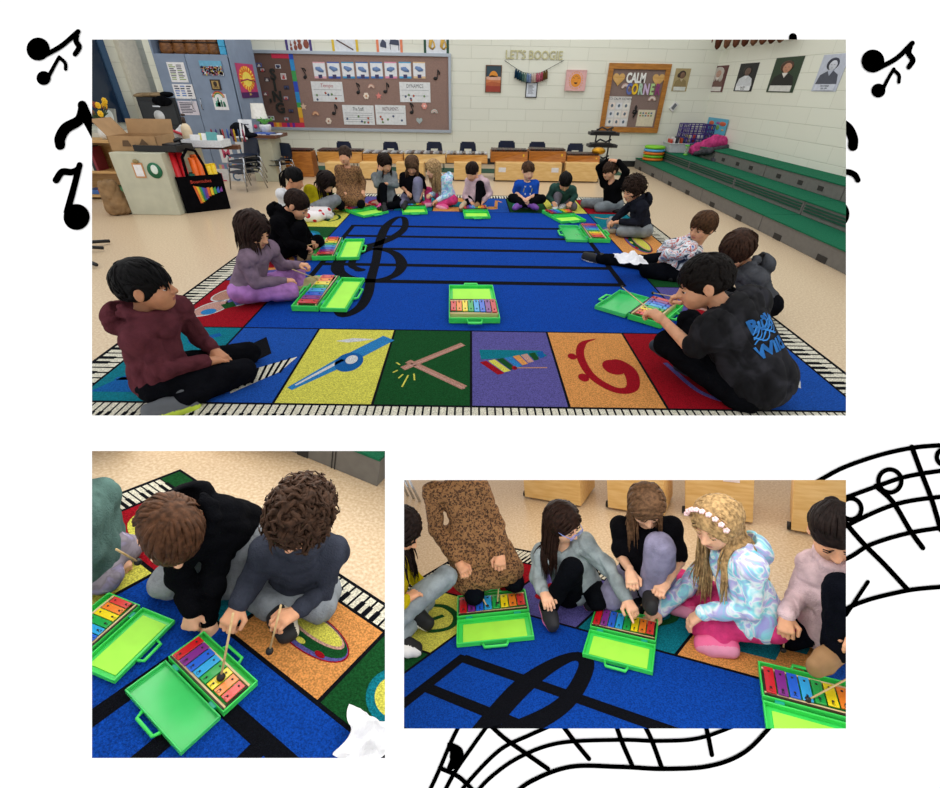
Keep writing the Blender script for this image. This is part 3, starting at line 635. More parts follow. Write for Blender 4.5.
HAIR={'short':dict(kind='short',ears=True,n=260,len=.05,fwd=.9,mess=.5,w=.005),
 'short_up':dict(kind='short',ears=True,n=240,len=.04,fwd=1.1,mess=.4,w=.005),
 'thick':dict(kind='short',n=380,len=.085,fwd=.8,mess=.35,w=.0055,sweep=.3,lift=.22),
 'mop':dict(kind='short',n=420,len=.12,fwd=.8,mess=.25,w=.005,sweep=.2,lift=.12),
 'curly':dict(kind='short',n=420,len=.12,fwd=.3,mess=.9,w=.0062,curl=.011,lift=.22,puff=.28,fringe=.06),
 'long':dict(kind='long',n=420,len=.34,mess=.2,w=.0055,curl=.001,lift=.1),
 'wavy':dict(kind='long',n=460,len=.36,mess=.3,w=.0055,curl=.0035,lift=.15),
 'bob':dict(kind='bob',n=400,len=.19,mess=.25,w=.0055,curl=.002,lift=.15),
 'tail':dict(kind='tail',n=300,len=.12,mess=.08,w=.0045,lift=.03)}
def wrap_on(mb,target,off=.002,back=None):
    """lay the points of a flat print onto a garment"""
    from mathutils.bvhtree import BVHTree
    me=target.data; bv=BVHTree.FromPolygons([v.co for v in me.vertices],[tuple(q.vertices) for q in me.polygons])
    out=[]
    for v in mb.v:
        h=bv.ray_cast(Vector(v)-Vector(back)*-.25,-Vector(back),.6) if back is not None else None
        if h is None or h[0] is None: h=bv.find_nearest(Vector(v))
        out.append(tuple(h[0]+h[1]*off))
    mb.v=out
def kid(room,name_label,uv,az,pose='cross',s=1.0,J={},head=None,skin='light',hair='short',hcol='#2a1c14',hpar={},shirt=None,sleeve='long',pants=None,shoe=('#222222','#dddddd'),near=False,hs=None,hood=False,skirt=None,hands={},barefoot=False,lean=15,side=0,sock=None,extra=None,tw=1.0,seed=1,face=True,cuff=None,group=None):
    """az: heading in degrees in the room; J: joints as (u,v,depth offset from the hips); head=(az,pitch,roll)"""
    base=room.P(*uv); hs=hs or s
    def JJ(q): return room.J(q[0],q[1],base,q[2])-base
    f=vec(math.cos(math.radians(az)),math.sin(math.radians(az)),0); r_=vec(f[1],-f[0],0); U=vec(0,0,1)
    L=lambda x,y,z: (r_*x+f*y+U*z)*s
    j={}; ln=math.radians(lean)
    j['pelvis']=L(0,0,.09 if pose in('cross','ext','kneeup') else .2); 
    j['neck']=j['pelvis']+L(side*.3,.36*math.sin(ln),.36*math.cos(ln))
    pp={'cross':dict(knA=(-.25,.2,.09),knB=(.25,.2,.09),anA=(.08,.25,.06),anB=(-.08,.29,.05),toA=(.17,.33,.035),toB=(-.17,.35,.035)),
        'kneel':dict(knA=(-.1,.3,.07),knB=(.1,.3,.07),anA=(-.1,-.05,.06),anB=(.1,-.05,.06),toA=(-.1,-.17,.035),toB=(.1,-.17,.035)),
        'kneeup':dict(knA=(-.22,.22,.08),knB=(.08,.26,.32),anA=(.05,.24,.06),anB=(.08,.3,.06),toA=(.14,.3,.035),toB=(.08,.42,.03)),
        'ext':dict(knA=(-.08,.3,.13),knB=(.25,.2,.09),anA=(-.1,.6,.06),anB=(-.02,.26,.05),toA=(-.12,.64,.17),toB=(-.12,.33,.035))}[pose]
    for k,v in pp.items(): j[k]=L(*v)
    for k in ('pelvis','neck','knA','knB','anA','anB','toA','toB'):
        if k in J: j[k]=JJ(J[k])
    up=nrm(j['neck']-j['pelvis'])
    rr=nrm(r_-up*(r_@up))
    j['hipA']=j['pelvis']-rr*.075*s; j['hipB']=j['pelvis']+rr*.075*s
    j['shA']=j['neck']-rr*.115*s-up*.03*s; j['shB']=j['neck']+rr*.115*s-up*.03*s
    for k in ('shA','shB','hipA','hipB'):
        if k in J: j[k]=JJ(J[k])
    if 'shA' in J and 'shB' in J: rr=nrm(j['shB']-j['shA']); rr=nrm(rr-up*(rr@up))
    fw=nrm(np.cross(up,rr))
    for q in 'AB':
        w_='wr'+q; e='el'+q; sg=-1 if q=='A' else 1
        t=JJ(J[w_]) if w_ in J else L(sg*.07,.26,.2)
        if e in J: j[e]=JJ(J[e]); j[w_]=t
        else: j[e],j[w_]=ik(j['sh'+q],t,.2*s,.185*s,rr*sg*.9-up*.6-fw*.5)
    for q in 'AB':      # shoes and knees stay on the floor
        j['an'+q][2]=max(j['an'+q][2],.045*s); j['to'+q][2]=max(j['to'+q][2],.032*s); j['kn'+q][2]=max(j['kn'+q][2],.06*s)
        d=j['to'+q]-j['an'+q]; l=np.linalg.norm(d); j['to'+q]=j['an'+q]+d/l*min(max(l,.09*s),.14*s)
        j['to'+q][2]=max(j['to'+q][2],.032*s)
    ha,hp,hr=head or (az,20,0); B=frame_dir(ha,hp,hr)
    H=JJ(J['head']) if 'head' in J else j['neck']+up*.05*s+B[2]*.085*hs+B[1]*.02*hs
    T=thing('person',room,base,name_label,'person',group)
    rs=.0045 if near else .011; rf=.0032 if near else .008; rc=.006 if near else .012
    lerp=lambda a,b,t: a+(b-a)*t
    TB=np.array([rr,fw,up]); tl=np.linalg.norm(j['neck']-j['pelvis'])/(.36*s)
    def torso(g,wd=1.0):
        g=g+(tw-1)*.12
        return [('e',lerp(j['pelvis'],j['neck'],.05),TB,((.112+g)*s,(.09+g)*s,(.085+g)*s),.03),('e',lerp(j['pelvis'],j['neck'],.33),TB,((.095+g)*s*wd,(.078+g)*s,(.12+g)*s*tl),.04),
                ('e',lerp(j['pelvis'],j['neck'],.68),TB,((.105+g)*s,(.072+g)*s,(.12+g)*s*tl),.04),
                ('c',j['shA'],j['shB'],(.044+g)*s,(.044+g)*s,.035)]
    def arm(q,a0,a1,a2): return [('c',j['sh'+q],j['el'+q],a0*s,a1*s,.02),('c',j['el'+q],j['wr'+q],a1*s*.98,a2*s,.012)]
    def leg(q,a0,a1,a2): return [('c',j['hip'+q],j['kn'+q],a0*s,a1*s,.03),('c',j['kn'+q],j['an'+q],a1*s*.95,a2*s,.015)]
    # body: one skin
    nb=H-B[2]*.055*hs-B[1]*.02*hs
    body=torso(-.012)+arm('A',.034,.028,.019)+arm('B',.034,.028,.019)+leg('A',.055,.042,.026)+leg('B',.055,.042,.026)+[('c',j['neck']-up*.02*s,nb,.04*s,.036*hs,.03)]
    V,Q=surface_net(*sdf_grid(body,rs*1.6))
    hv,hq=surface_net(*sdf_grid(head_prims(H,B,hs)+[('c',j['neck'],nb,.036*s,.036*hs,.02)],rf))
    hc=hv[hq].mean(1)-H; lx=hc@B[0]/hs; ly=hc@B[1]/hs; lz=hc@B[2]/hs
    mi=np.zeros(len(hq),int); mi[(np.abs(lx)<.019)&(ly>.078)&(np.abs(lz+.047)<.0065)]=1
    parts=[(V,Q,0),(hv,hq,mi)]
    for q in 'AB':
        h=dict(curl=.55,point=False,n=None,d=None); h.update(hands.get(q,{})); fa=nrm(j['wr'+q]-j['el'+q]); D=fa
        if h['d'] is not None: D=nrm(JJ(h['d'])-j['wr'+q])
        Nn=vec(*h['n']) if h['n'] is not None else vec(0,0,-1)+(j['pelvis']-j['wr'+q])*.3
        if abs(nrm(Nn)@D)>.93: Nn=fw*-1.0
        wp=j['wr'+q]+D*.008*s; parts.append((*hand_mesh(wp,D,Nn,s*.95,h['curl'],h['point'],.0028 if near else .007,-1 if q=='A' else 1),0))
    np_mesh('body',parts,[skin_mat(skin),lipm(skin)],T)
    if near and face:
        for sg in (-1,1):
            c=H+(B[0]*sg*.029+B[1]*.0680+B[2]*.001)*hs; mb=MB(); mb.T=Matrix.Translation(c)@Matrix([[B[0][i],B[1][i],B[2][i]] for i in range(3)]).to_4x4(); mb.ball((0,0,0),.0118*hs,14,10)
            mb.m=1; mb.ball((0,.0062*hs,-.003*hs),.0070*hs,12,8); mb.m=2; mb.tube([(-.013*hs,.008*hs,.000*hs),(0,.0135*hs,.001*hs),(.013*hs,.008*hs,.000*hs)],.0018*hs,6); mb.m=3; mb.ball((0,-.0005*hs,.0045*hs),(.0135*hs,.0128*hs,.0085*hs),14,10)
            mb.build('eye',[EYEW,EYED,hair_mat(hcol),skin_mat(skin)],T)
            mb=MB(); mb.T=Matrix.Translation(c)@Matrix([[B[0][i],B[1][i],B[2][i]] for i in range(3)]).to_4x4(); mb.tube([(-.016*hs,.009*hs,.019*hs),(0,.017*hs,.024*hs),(.016*hs,.009*hs,.019*hs)],[.002*hs,.0034*hs,.002*hs],6); mb.build('eyebrow',[hair_mat(hcol)],T)
    # trousers
    if pants:
        pm,pw=pants; pr=[('e',lerp(j['pelvis'],j['neck'],.02),TB,(.112*s,.088*s,.08*s),.03)]+leg('A',.073*pw,.056*pw,.045*pw)+leg('B',.073*pw,.056*pw,.045*pw)
        V,Q=surface_net(*sdf_grid(pr,rc,folds(seed+3,.016*s if near else .006,15))); np_mesh('trousers',[(V,Q,0)],[pm],T)
    # shirt / hoodie
    sm=shirt; g=.02 if (hood or sleeve=='long') else .014
    pr=torso(g,1.06)
    for q in 'AB':
        if sleeve=='long': pr+=arm(q,.05,.042,.032); w2=lerp(j['el'+q],j['wr'+q],.9); pr.append(('c',lerp(j['el'+q],j['wr'+q],.86),lerp(j['el'+q],j['wr'+q],.97),.033*s,.028*s,.006))
        else: m_=lerp(j['sh'+q],j['el'+q],.78); pr.append(('c',j['sh'+q],m_,.052*s,.05*s,.02))
    if skirt:
        km=lerp(j['knA'],j['knB'],.5); w0=lerp(j['pelvis'],j['neck'],.30); hem=lerp(j['pelvis'],km,.62); hem[2]=max(hem[2],.10)
        for kq in (-.11,-.04,.04,.11): pr.append(('c',w0+rr*kq*.6*s,hem+rr*kq*s+vec(0,0,.02),.085*s,.085*s,.03))
    if hood:
        nk=j['neck']+up*.012*s
        for a in range(10):
            a0,a1=a*2*PI/10,(a+1)*2*PI/10; g1=lambda t: nk+(rr*math.cos(t)*.066+fw*(math.sin(t)*.058+.0)+up*(.012-.02*math.sin(t)))*s; pr.append(('c',g1(a0),g1(a1),.024*s,.024*s,.012))
        pr.append(('e',nk-fw*.098*s-up*.025*s,TB,(.088*s,.046*s,.072*s),.02)); pr.append(('e',nk-fw*.07*s+up*.035*s,TB,(.06*s,.034*s,.045*s),-.012)); pr.append(('e',nk-fw*.05*s+up*.035*s,TB,(.06*s,.03*s,.03*s),-.012))
    else: pr.append(('e',j['neck']+up*.03*s+fw*.02*s,TB,(.055*s,.055*s,.035*s),-.01))
    V,Q=surface_net(*sdf_grid(pr,rc,folds(seed,.022*s if near else .010,13))); top=np_mesh('dress' if skirt else ('hoodie' if hood else 'shirt'),[(V,Q,0)],[sm],T)
    # shoes
    up_m,so_m=shoe
    for q in 'AB':
        a,t=j['an'+q],j['to'+q]; d=nrm(t-a); sd=nrm(j['kn'+q]-a); nz=nrm(sd-d*(sd@d)); 
        if (sd-d*(sd@d))@(sd-d*(sd@d))<.02: nz=nrm(vec(0,0,1)-d*d[2])
        a2=a-nz*.012*s; t2=t-nz*.004*s
        pr=[('c',a2-d*.02*s-nz*.008*s,lerp(a2,t2,.55),.034*s,.033*s,.02),('c',lerp(a2,t2,.5),t2,.033*s,.027*s,.02),('c',a2+nz*.03*s,a2,.034*s,.034*s,.015)]
        pr2=pr+[('c',a2-d*.02*s-nz*.026*s,lerp(a2,t2,.6)-nz*.026*s,.03*s,.034*s,.01),('c',lerp(a2,t2,.6)-nz*.026*s,t2-nz*.020*s,.034*s,.03*s,.01)] if not barefoot else pr
        V,Q=surface_net(*sdf_grid(pr2,.005 if near else .01))
        zc=(V[Q].mean(1)-a2)@nz; np_mesh('sock' if barefoot else 'shoe',[(V,Q,(zc<-.026*s).astype(int) if not barefoot else 0)],[paint(up_m,.7),paint(so_m,.7)],T)
        if sock: V,Q=surface_net(*sdf_grid([('c',a,lerp(a,j['kn'+q],.22),.037*s,.04*s,.01)],.006 if near else .012)); np_mesh('sock',[(V,Q,0)],[cloth(sock)],T)
    # hair
    hsz=dict(HAIR[hair]); hsz.update(hpar)
    if not near: hsz['n']=int(hsz['n']*.45); hsz['w']*=1.5
    e=lambda x,y,z,a,b,c,k: ('e',H+(B[0]*x+B[1]*y+B[2]*z)*hs,B,(a*hs,b*hs,c*hs),k*hs)
    th=.007 if hair in('short','short_up','tail') else .010
    cap=[e(0,-.014,.024,.071+th,.087+th,.081+th,.01),e(0,.105,-.052,.085,.082,.088,-.012),e(0,.0,-.11,.1,.2,.075,-.01)]
    if hsz.get('ears'): cap+=[e(sx*.088,.002,-.012,.022,.032,.036,-.008) for sx in (-1,1)]
    if hair in ('long','wavy','bob'): cap.insert(1,e(0,-.045,-.03,.066,.05,.07,.02))
    if hair=='tail': cap+= [e(0,-.1,.04,.026,.026,.026,.01)] 
    cv,cq=surface_net(*sdf_grid(cap,rf*1.2,folds(seed+9,.006*hs,60)))
    cols=[(j['shA'],j['shB'],.06*s,.06*s),(j['neck'],j['pelvis'],.085*s,.1*s),(j['shA'],j['elA'],.05*s,.045*s),(j['shB'],j['elB'],.05*s,.045*s),(j['neck'],nb,.04*s,.038*s)]
    sv,sq=strands(H,B,hs,hsz,cols,seed+20); pts=[(cv,cq,0),(sv,sq,0)]
    if hair=='tail' and hsz.get('tail_len'):
        o0=H+(-B[1]*.11+B[2]*.035)*hs; vs2=[]; r0=np.random.default_rng(seed); 
        for k in range(40 if near else 14):
            of=r0.normal(size=3)*.01; pth=[o0+of*.3]; dr=nrm(-B[1]+vec(0,0,-.3)); p=pth[0]
            for q in range(9):
                dr=nrm(dr*.7+vec(0,0,-1)*.4); p=p+dr*hsz['tail_len']*hs/9
                for (a,b,ra,rb) in cols:
                    ab=b-a; t=np.clip((p-a)@ab/(ab@ab),0,1); c=a+ab*t; w_=p-c; dd=np.linalg.norm(w_)
                    if dd<ra+.012: p=c+w_/dd*(ra+.012)
                pth.append(p+of*min(1,q/3))
            mb=MB(); mb.tube(pth,[.004+.004*math.sin(min(1,x/10)*PI) for x in range(10)],5,False); pts.append((np.array(mb.v),np.array(mb.f),0))
    np_mesh('hair',pts,[hair_mat(hcol)],T)
    if extra: extra(T,dict(j=j,H=H,B=B,TB=TB,s=s,hs=hs,rr=rr,fw=fw,up=up,base=base,top=top))
    return T,j,base
# ------------------------------------------------------------------ glockenspiel in its plastic case (built once, then copied)
GREEN=mat('green_translucent_plastic','#3fe060',.3,.03,10,spec=.5,alpha=.86)
LIDG=mat('green_clear_lid','#44d870',.2,.03,10,spec=.5,alpha=.72)
LIME=mat('lime_sheet','#a6f04a',.6,.03,10)
BARC=['#c3161f','#7b2a86','#1f5fd0','#2aa3e0','#1da84a','#f2da1c','#f0842a','#d43a34']
BARM=[mat('bar_'+c[1:],c,.25,.03,10,spec=.6,coat=.3) for c in BARC]
DARKW=wood('#3a2a1c','#241810','dark_wood'); PALEW=wood('#dcc69a','#c9ad78','pale_wood')
def ring_prism(mb,w,d,z0,z1,t):
    """open tray walls"""
    for x0,x1,y0,y1 in ((-w,w,-d,-d+t),(-w,w,d-t,d),(-w,-w+t,-d+t,d-t),(w-t,w,-d+t,d-t)): mb.box(x0,x1,y0,y1,z0,z1)
def make_case(letters,sheet):
    """hinge along x at the origin; base tray towards +y, lid towards -y; nominal width .30, depths .16"""
    t=bpy.data.objects.new('glockenspiel_case',None); COL.objects.link(t)
    mb=MB(); mb.T=TR(0,.083,0); mb.box(-.15,.15,-.078,.078,.001,.006); ring_prism(mb,.15,.078,.006,.030,.006); base=mb.build('case_base',[GREEN],t,bevel=.002)
    mb=MB(); mb.tube([(-.045,.160,.02),(-.038,.186,.02),(.038,.186,.02),(.045,.160,.02)],.0065,8); mb.build('handle',[GREEN],base)
    mb=MB(); mb.T=TR(0,-.083,0); mb.box(-.15,.15,-.078,.078,.001,.005); ring_prism(mb,.15,.078,.005,.022,.006); lid=mb.build('case_lid',[GREEN if sheet else LIDG],t,bevel=.002)
    mb=MB(); mb.tube([(-.05,-.160,.012),(-.042,-.186,.012),(.042,-.186,.012),(.05,-.160,.012)],.0065,8); mb.build('handle',[GREEN],lid)
    if sheet: mb=MB(); mb.box(-.125,.125,-.140,-.028,.006,.0085); mb.build('card',[LIME],lid)
    for x in (-.1,.1): mb=MB(); mb.box(x-.014,x+.014,-.006,.006,.006,.024); mb.build('hinge',[mat('teal_plastic','#16a08a',.3,.02,10)],t,bevel=.001)
    mb=MB(); mb.m=0; mb.box(-.142,.142,.014,.022,.007,.034); mb.box(-.142,.142,.122,.130,.007,.034); mb.m=1; mb.box(-.142,-.136,.022,.122,.007,.030); mb.box(.136,.142,.022,.122,.007,.030); mb.box(-.142,.142,.008,.014,.007,.036)
    mb.build('bar_frame',[PALEW,DARKW],t)
    for k in range(8):
        x=-.122+k*.0348; L_=.056-.0022*k; mb=MB(); mb.T=TR(x,.072,0); mb.m=0; mb.box(-.0150,.0150,-L_,L_,.036,.041); mb.m=1
        for yy in (-L_*.62,L_*.62): mb.lathe([(.0035,.041),(.0042,.043),(.001,.045)],8,(0,yy,0))
        mb.T=TR(x,.072-L_*.82,.0412); mb.text('CDEFGABC'[::-1][k] if letters<0 else 'CBAGFEDC'[k],.018,.0006)
        mb.build('bar',[BARM[k],mat('peg_black','#0c0c0e',.4,.1,10)],t,bevel=.0008)
    return t
CASES=[make_case(1,True),make_case(1,False)]
def put_case(room,hA,hB,bm_,lm_,label,sheet=True,src=[None]):
    """hA,hB hinge ends in pixels (base tray lies to the left of hA->hB), bm_/lm_ outer middles of tray and lid"""
    A,Bp=vec(*room.P(*hA)),vec(*room.P(*hB)); c=(A+Bp)/2; x=Bp-A; Lx=np.linalg.norm(x)/.30; x=nrm(x); y=vec(-x[1],x[0],0)
    bd=(vec(*room.P(*bm_,.02))-c)@y; ld=(c-vec(*room.P(*lm_,.01)))@y; Ly=(abs(bd)+abs(ld))/2/.165
    if bd<0: x=-x; y=-y
    p=CASES[0 if sheet else 1]; t=copy_tree(p) if p.get('used') else p; p['used']=1
    if 'used' in t.keys() and t is not p: del t['used']
    Lz=min(1.4,(Lx+Ly)/2)
    M=Matrix([[x[0]*Lx,y[0]*Ly,0,c[0]],[x[1]*Lx,y[1]*Ly,0,c[1]],[0,0,Lz,.0135],[0,0,0,1]])
    t.matrix_world=room.M@M; setp(t,label,'glockenspiel',None); return t
RUGZ=.0125
put_case(R1,(449,306.3),(496,306.3),(472,327),(472,291),'green glockenspiel case alone on the blue rug, front and centre').matrix_world.to_3x3()
put_case(R1,(319.7,313.7),(341.6,282.3),(305,299),(360,299),'open glockenspiel case in front of the person in lilac')
put_case(R1,(336,262),(344.4,243),(319,253.5),(366,252),'open glockenspiel case in front of the person in black hoodie at left')
put_case(R1,(350.7,215),(375.4,210.5),(360.5,207.5),(366,221),'open glockenspiel case in front of the leopard print dress, far left back')
put_case(R1,(401.8,211),(426,210.5),(414,206),(412,217.3),'open glockenspiel case between the grey sweatshirt and black tee, back row')
put_case(R1,(463,214.4),(488,214.4),(475.5,209.5),(475,222),'open glockenspiel case in front of the pink hoodie, back row')
put_case(R1,(550.8,219.5),(575,218),(560,214.5),(573,227),'open glockenspiel case in front of the green hoodie, back row')
put_case(R1,(578,229),(588,244),(603,235),(561,237),'glockenspiel case with see-through lid beside the curly haired person',sheet=False)
put_case(R1,(625.5,320.5),(649,303),(664,324),(608,298),'glockenspiel case with see-through lid at the hands of the person in black tee',sheet=False)
put_case(R3,(457.8,625),(530,617.6),(494,602),(486,655),'glockenspiel case under the mallets of the leopard print dress')
put_case(R3,(590,634),(656,650),(635,621),(604,671),'glockenspiel case that two pointing fingers touch')
put_case(R3,(762,706),(874,737),(830,690),(795,768),'glockenspiel case cut off at the lower right corner of the picture')
put_case(R2,(167.7,665),(222.5,721),(232,660),(148,724),'glockenspiel case with see-through lid under the pointing hand',sheet=False)
put_case(R2,(78,671),(142.5,612.5),(80,620),(146,658),'glockenspiel case with lime card at the left edge of the lower left picture')
for p in CASES:
    if p.get('used'): del p['used']

# ------------------------------------------------------------------ things of the classroom
M_=Matrix
def wall_M(x,z,y=YB): return TR(x,y,z)@RX(PI/2)                     # local x right, y up, z towards the room
def rwall_M(y,z,x=XR): return M_(((0,0,-1,x),(-1,0,0,y),(0,1,0,z),(0,0,0,1)))   # on the right wall
BM=lambda hexc,r=.5: paint(hexc,r)
def flat(name,mats,M,label,cat,fn,group=None,bevel=0):
    mb=MB(); fn(mb); o=mb.build(name,mats,bevel=bevel); o.matrix_world=M; return setp(o,label,cat,group)
def rb(mb,x0,x1,y0,y1,z0,z1,m=0): mb.m=m; mb.box(x0,x1,y0,y1,z0,z1)
def at_wall(u,v): p=R1.Y(u,v,YB); return p[0],p[2]
# grey lockers / cabinet
YC=8.75; cx0=R1.Y(152,54,YC)[0]; cx1=R1.Y(229,55,YC)[0]; cx2=R1.Y(253,56,YC)[0]; cz=R1.Y(190,54,YC)[2]
GREYB=mat('blue_grey_laminate','#7d8da4',.45,.05,6); GREYD=mat('blue_grey_edge','#55627a',.5,.05,6)
cab=thing('tall_cabinet',R1,(cx0,YC,0),'tall blue-grey double door cabinet behind the desk with paper sheets on it','cabinet')
W_=cx1-cx0; W2=W_; D=1.0; TOP=2.65
mb=MB(); rb(mb,0,.03,0,D,0,TOP); rb(mb,W_-.02,W2,0,D,0,TOP); rb(mb,.03,W_-.02,D-.03,D,0,TOP); rb(mb,.03,W_-.02,.02,D-.03,cz-.03,cz); rb(mb,.03,W_-.02,.02,D-.03,.0,.1); mb.build('carcass',[GREYB],cab,bevel=.004)
dm=W_*.42
for k,(a,b) in enumerate(((.02,dm),(dm+.008,W_-.03))):
    mb=MB(); rb(mb,a,b,-.02,0,.08,cz-.005); d=mb.build('door',[GREYB],cab,bevel=.004)
    mb=MB(); hx=b-.07 if k==0 else a+.07; mb.tube([(hx,-.022,.95),(hx,-.055,.96),(hx,-.055,1.09),(hx,-.022,1.10)],.007,6); mb.build('handle',[mat('steel','#b8bcc2',.25,.02,10,metal=1)],d)
def on_cab(u,v): p=R1.Y(u,v,YC-.025); return p[0],p[2]
def sz(u,v,wp,hp,y): a=R1.Y(u-wp/2,v,y); b_=R1.Y(u+wp/2,v,y); c_=R1.Y(u,v-hp/2,y); d_=R1.Y(u,v+hp/2,y); return b_[0]-a[0],c_[2]-d_[2]
def sheet(u,v,wd,ht,label,name,mats,fn,cat='paper',y=YC-.022,group=None,yawroll=0):
    p=R1.Y(u,v,y); wd,ht=sz(u,v,wd,ht,y); mb=MB(); fn(mb,wd,ht); o=mb.build(name,mats); o.matrix_world=TR(p[0],y,p[2])@RX(PI/2)@RZ(yawroll); return setp(o,label,cat,group)
WH=paint('#e4e4e6'); INK=paint('#3b3f52'); 
def printed(rows,cols=1,inks=1,head=True):
    def f(mb,w,h):
        mb.m=0; mb.box(-w/2,w/2,-h/2,h/2,0,.003); r0=np.random.default_rng(rows*7+cols)
        for i in range(rows):
            for c in range(cols):
                x0=-w/2+w*(.08+c*.88/cols); x1=x0+w*.8/cols*(.6+.35*r0.random()); y=h/2-h*(.14+i*.8/rows); mb.m=1+int(r0.random()*inks*.99); mb.box(x0,x1,y-h*.22/rows,y+h*.2/rows,.003,.0036)
    return f
sheet(177.6,72.3,17,20,'white schedule sheet with two columns on the left cabinet door, topmost','paper_sheet',[WH,INK,paint('#7f9a4a')],printed(9,2,2))
sheet(184,91.5,20,14.5,'white landscape sheet in the middle of the left cabinet door','paper_sheet',[WH,INK,paint('#5a7fc0')],printed(5,3,2))
sheet(188.7,108,19,14,'white list sheet lowest on the left cabinet door','paper_sheet',[paint('#d6d0da'),INK],printed(7,1,1))
def crowd(mb,w,h):
    mb.m=0; mb.box(-w/2,w/2,-h/2,h/2,0,.012); mb.m=1; mb.box(-w/2,w/2,h*.12,h/2,.012,.013); r0=np.random.default_rng(3)
    for k in range(160): x=(r0.random()-.5)*w*.94; y=(r0.random()*.58-.47)*h; mb.m=2+int(r0.random()*4); mb.box(x-.009,x+.009,y-.009,y+.012,.012,.0135)
sheet(211.7,68,22,14.5,'small colour picture of a crowd high on the right cabinet door','picture',[paint('#5a6a80'),paint('#66a8c8'),paint('#c04a4a'),paint('#e0c040'),paint('#e8e8ee'),paint('#2a3a6a')],crowd,'picture')
def plaque(mb,w,h):
    mb.m=0; mb.box(-w/2,w/2,-h/2,h/2,0,.02); mb.m=1; mb.box(-w*.36,w*.36,-h*.38,h*.38,.02,.023); mb.m=0; mb.ball((0,h*.08,.024),(.03,.035,.004),10,6); mb.box(-w*.25,w*.25,-h*.25,-h*.18,.023,.025)
sheet(216,84.8,9.5,10.5,'dark wooden award plaque on the right cabinet door','plaque',[paint('#2f2118'),paint('#a58a52')],plaque,'plaque')
def rainbow_art(mb,w,h):
    mb.m=0; mb.box(-w/2,w/2,-h/2,h/2,0,.003)
    for k,r in enumerate((.10,.085,.07)):
        mb.m=1+k; mb.tube([(-.01+r*math.cos(a),h*.2+r*math.sin(a),.004) for a in np.linspace(.2,PI-.2,10)],.006,4)
    r0=np.random.default_rng(8)
    for k in range(16): mb.m=4; x=(r0.random()-.5)*w*.7; mb.box(x-.01,x+.01,-h*.3,-h*.3+h*.45*r0.random()+.03,.003,.004)
sheet(220.5,102,14,16,'child painting of a rainbow over green shapes on the right cabinet door','drawing',[WH,paint('#d8504a'),paint('#e8b040'),paint('#50a060'),paint('#4aa88a')],rainbow_art,'drawing')
def sunset(mb,w,h):
    E=lambda x,y,a,b_,n=26:[(w*(x+a*math.cos(t)),h*(y+b_*math.sin(t))) for t in np.linspace(0,2*PI,n,endpoint=False)]
    mb.m=0; mb.box(-w/2,w/2,-h/2,h/2,0,.003); mb.m=1; mb.prism(E(0,.08,.44,.36),.003,.0035); mb.m=2; mb.prism(E(0,.05,.27,.22),.0036,.0042); mb.m=3; mb.box(-w/2,w/2,-h/2,-h*.33,.003,.0045)
    mb.m=4; mb.tube([(-w*.4,h*.0,.006),(0,h*.05,.006),(w*.45,-h*.02,.006)],.010,4)
    mb.m=2; r0=np.random.default_rng(4)
    for k in range(18): a=k*2*PI/18; mb.tube([(w*.31*math.cos(a),h*(.07+.25*math.sin(a)),.005),(w*.42*math.cos(a),h*(.07+.35*math.sin(a)),.005)],.007,4)
    mb.T=TR(0,-h*.29,.0050); mb.text('Inspire',h*.10,.001); mb.T=TR(0,-h*.40,.0050); mb.text('2024',h*.09,.001)
pa=R1.X(238.5,81,cx1); pb=R1.X(255.5,81,cx1); ph1=R1.X(247,64,cx1)[2]; ph0=R1.X(247,98,cx1)[2]; pc_=R1.X(247,81,cx1)
mb=MB(); sunset(mb,pb[1]-pa[1],ph1-ph0); o=mb.build('poster',[paint('#b8386a'),paint('#e0782a'),paint('#f2dc5a'),paint('#4a1c5a'),paint('#a02848')]); o.matrix_world=M_(((0,0,1,cx1+.003),(1,0,0,(pa[1]+pb[1])/2),(0,1,0,(ph0+ph1)/2),(0,0,0,1))); setp(o,'pink and yellow sunset poster on the side of the tall cabinet','poster')
# drums on the cabinet shelf
drm=None
for k,u in enumerate((170,183,195,207,217)):
    p=R1.Y(u,53.5,YC+.2); 
    if drm is None:
        drm=thing('hand_drum',R1,(p[0],p[1],cz),'wooden hand drum on the top shelf of the grey cabinet, lacing rings in the middle','drum','wooden hand drums on the cabinet shelf')
        mb=MB(); mb.lathe([(.115,0),(.13,.04),(.115,.14),(.085,.24),(.095,.27),(.125,.40),(.13,.46)],18); mb.build('drum_shell',[wood('#8a5a2c','#5a3418','drum_wood')],drm)
        mb=MB(); mb.lathe([(.135,.44),(.135,.47),(.125,.475)],18); mb.build('drum_skin',[paint('#cbb890')],drm)
        for z in (.15,.33): mb=MB(); mb.tube([(.118*math.cos(a),.118*math.sin(a),z) for a in np.linspace(0,2*PI,19)],.01,6,False); mb.build('rope_ring',[paint('#2a1c12')],drm)
        o=drm
    else: o=copy_tree(drm); place(o,R1,(p[0],p[1],cz))
p=R1.Y(226,53,YC+.12)
for k in range(4):
    mb=MB(); mb.box(-.05,.05,-.1,.1,0,.1); o=mb.build('blue_box',[paint('#3fa3cf')],room=R1,bevel=.006); o.matrix_world=TR(p[0],p[1],cz+.103*k); setp(o,'light blue box in a short stack beside the hand drums','box','light blue boxes beside the drums')
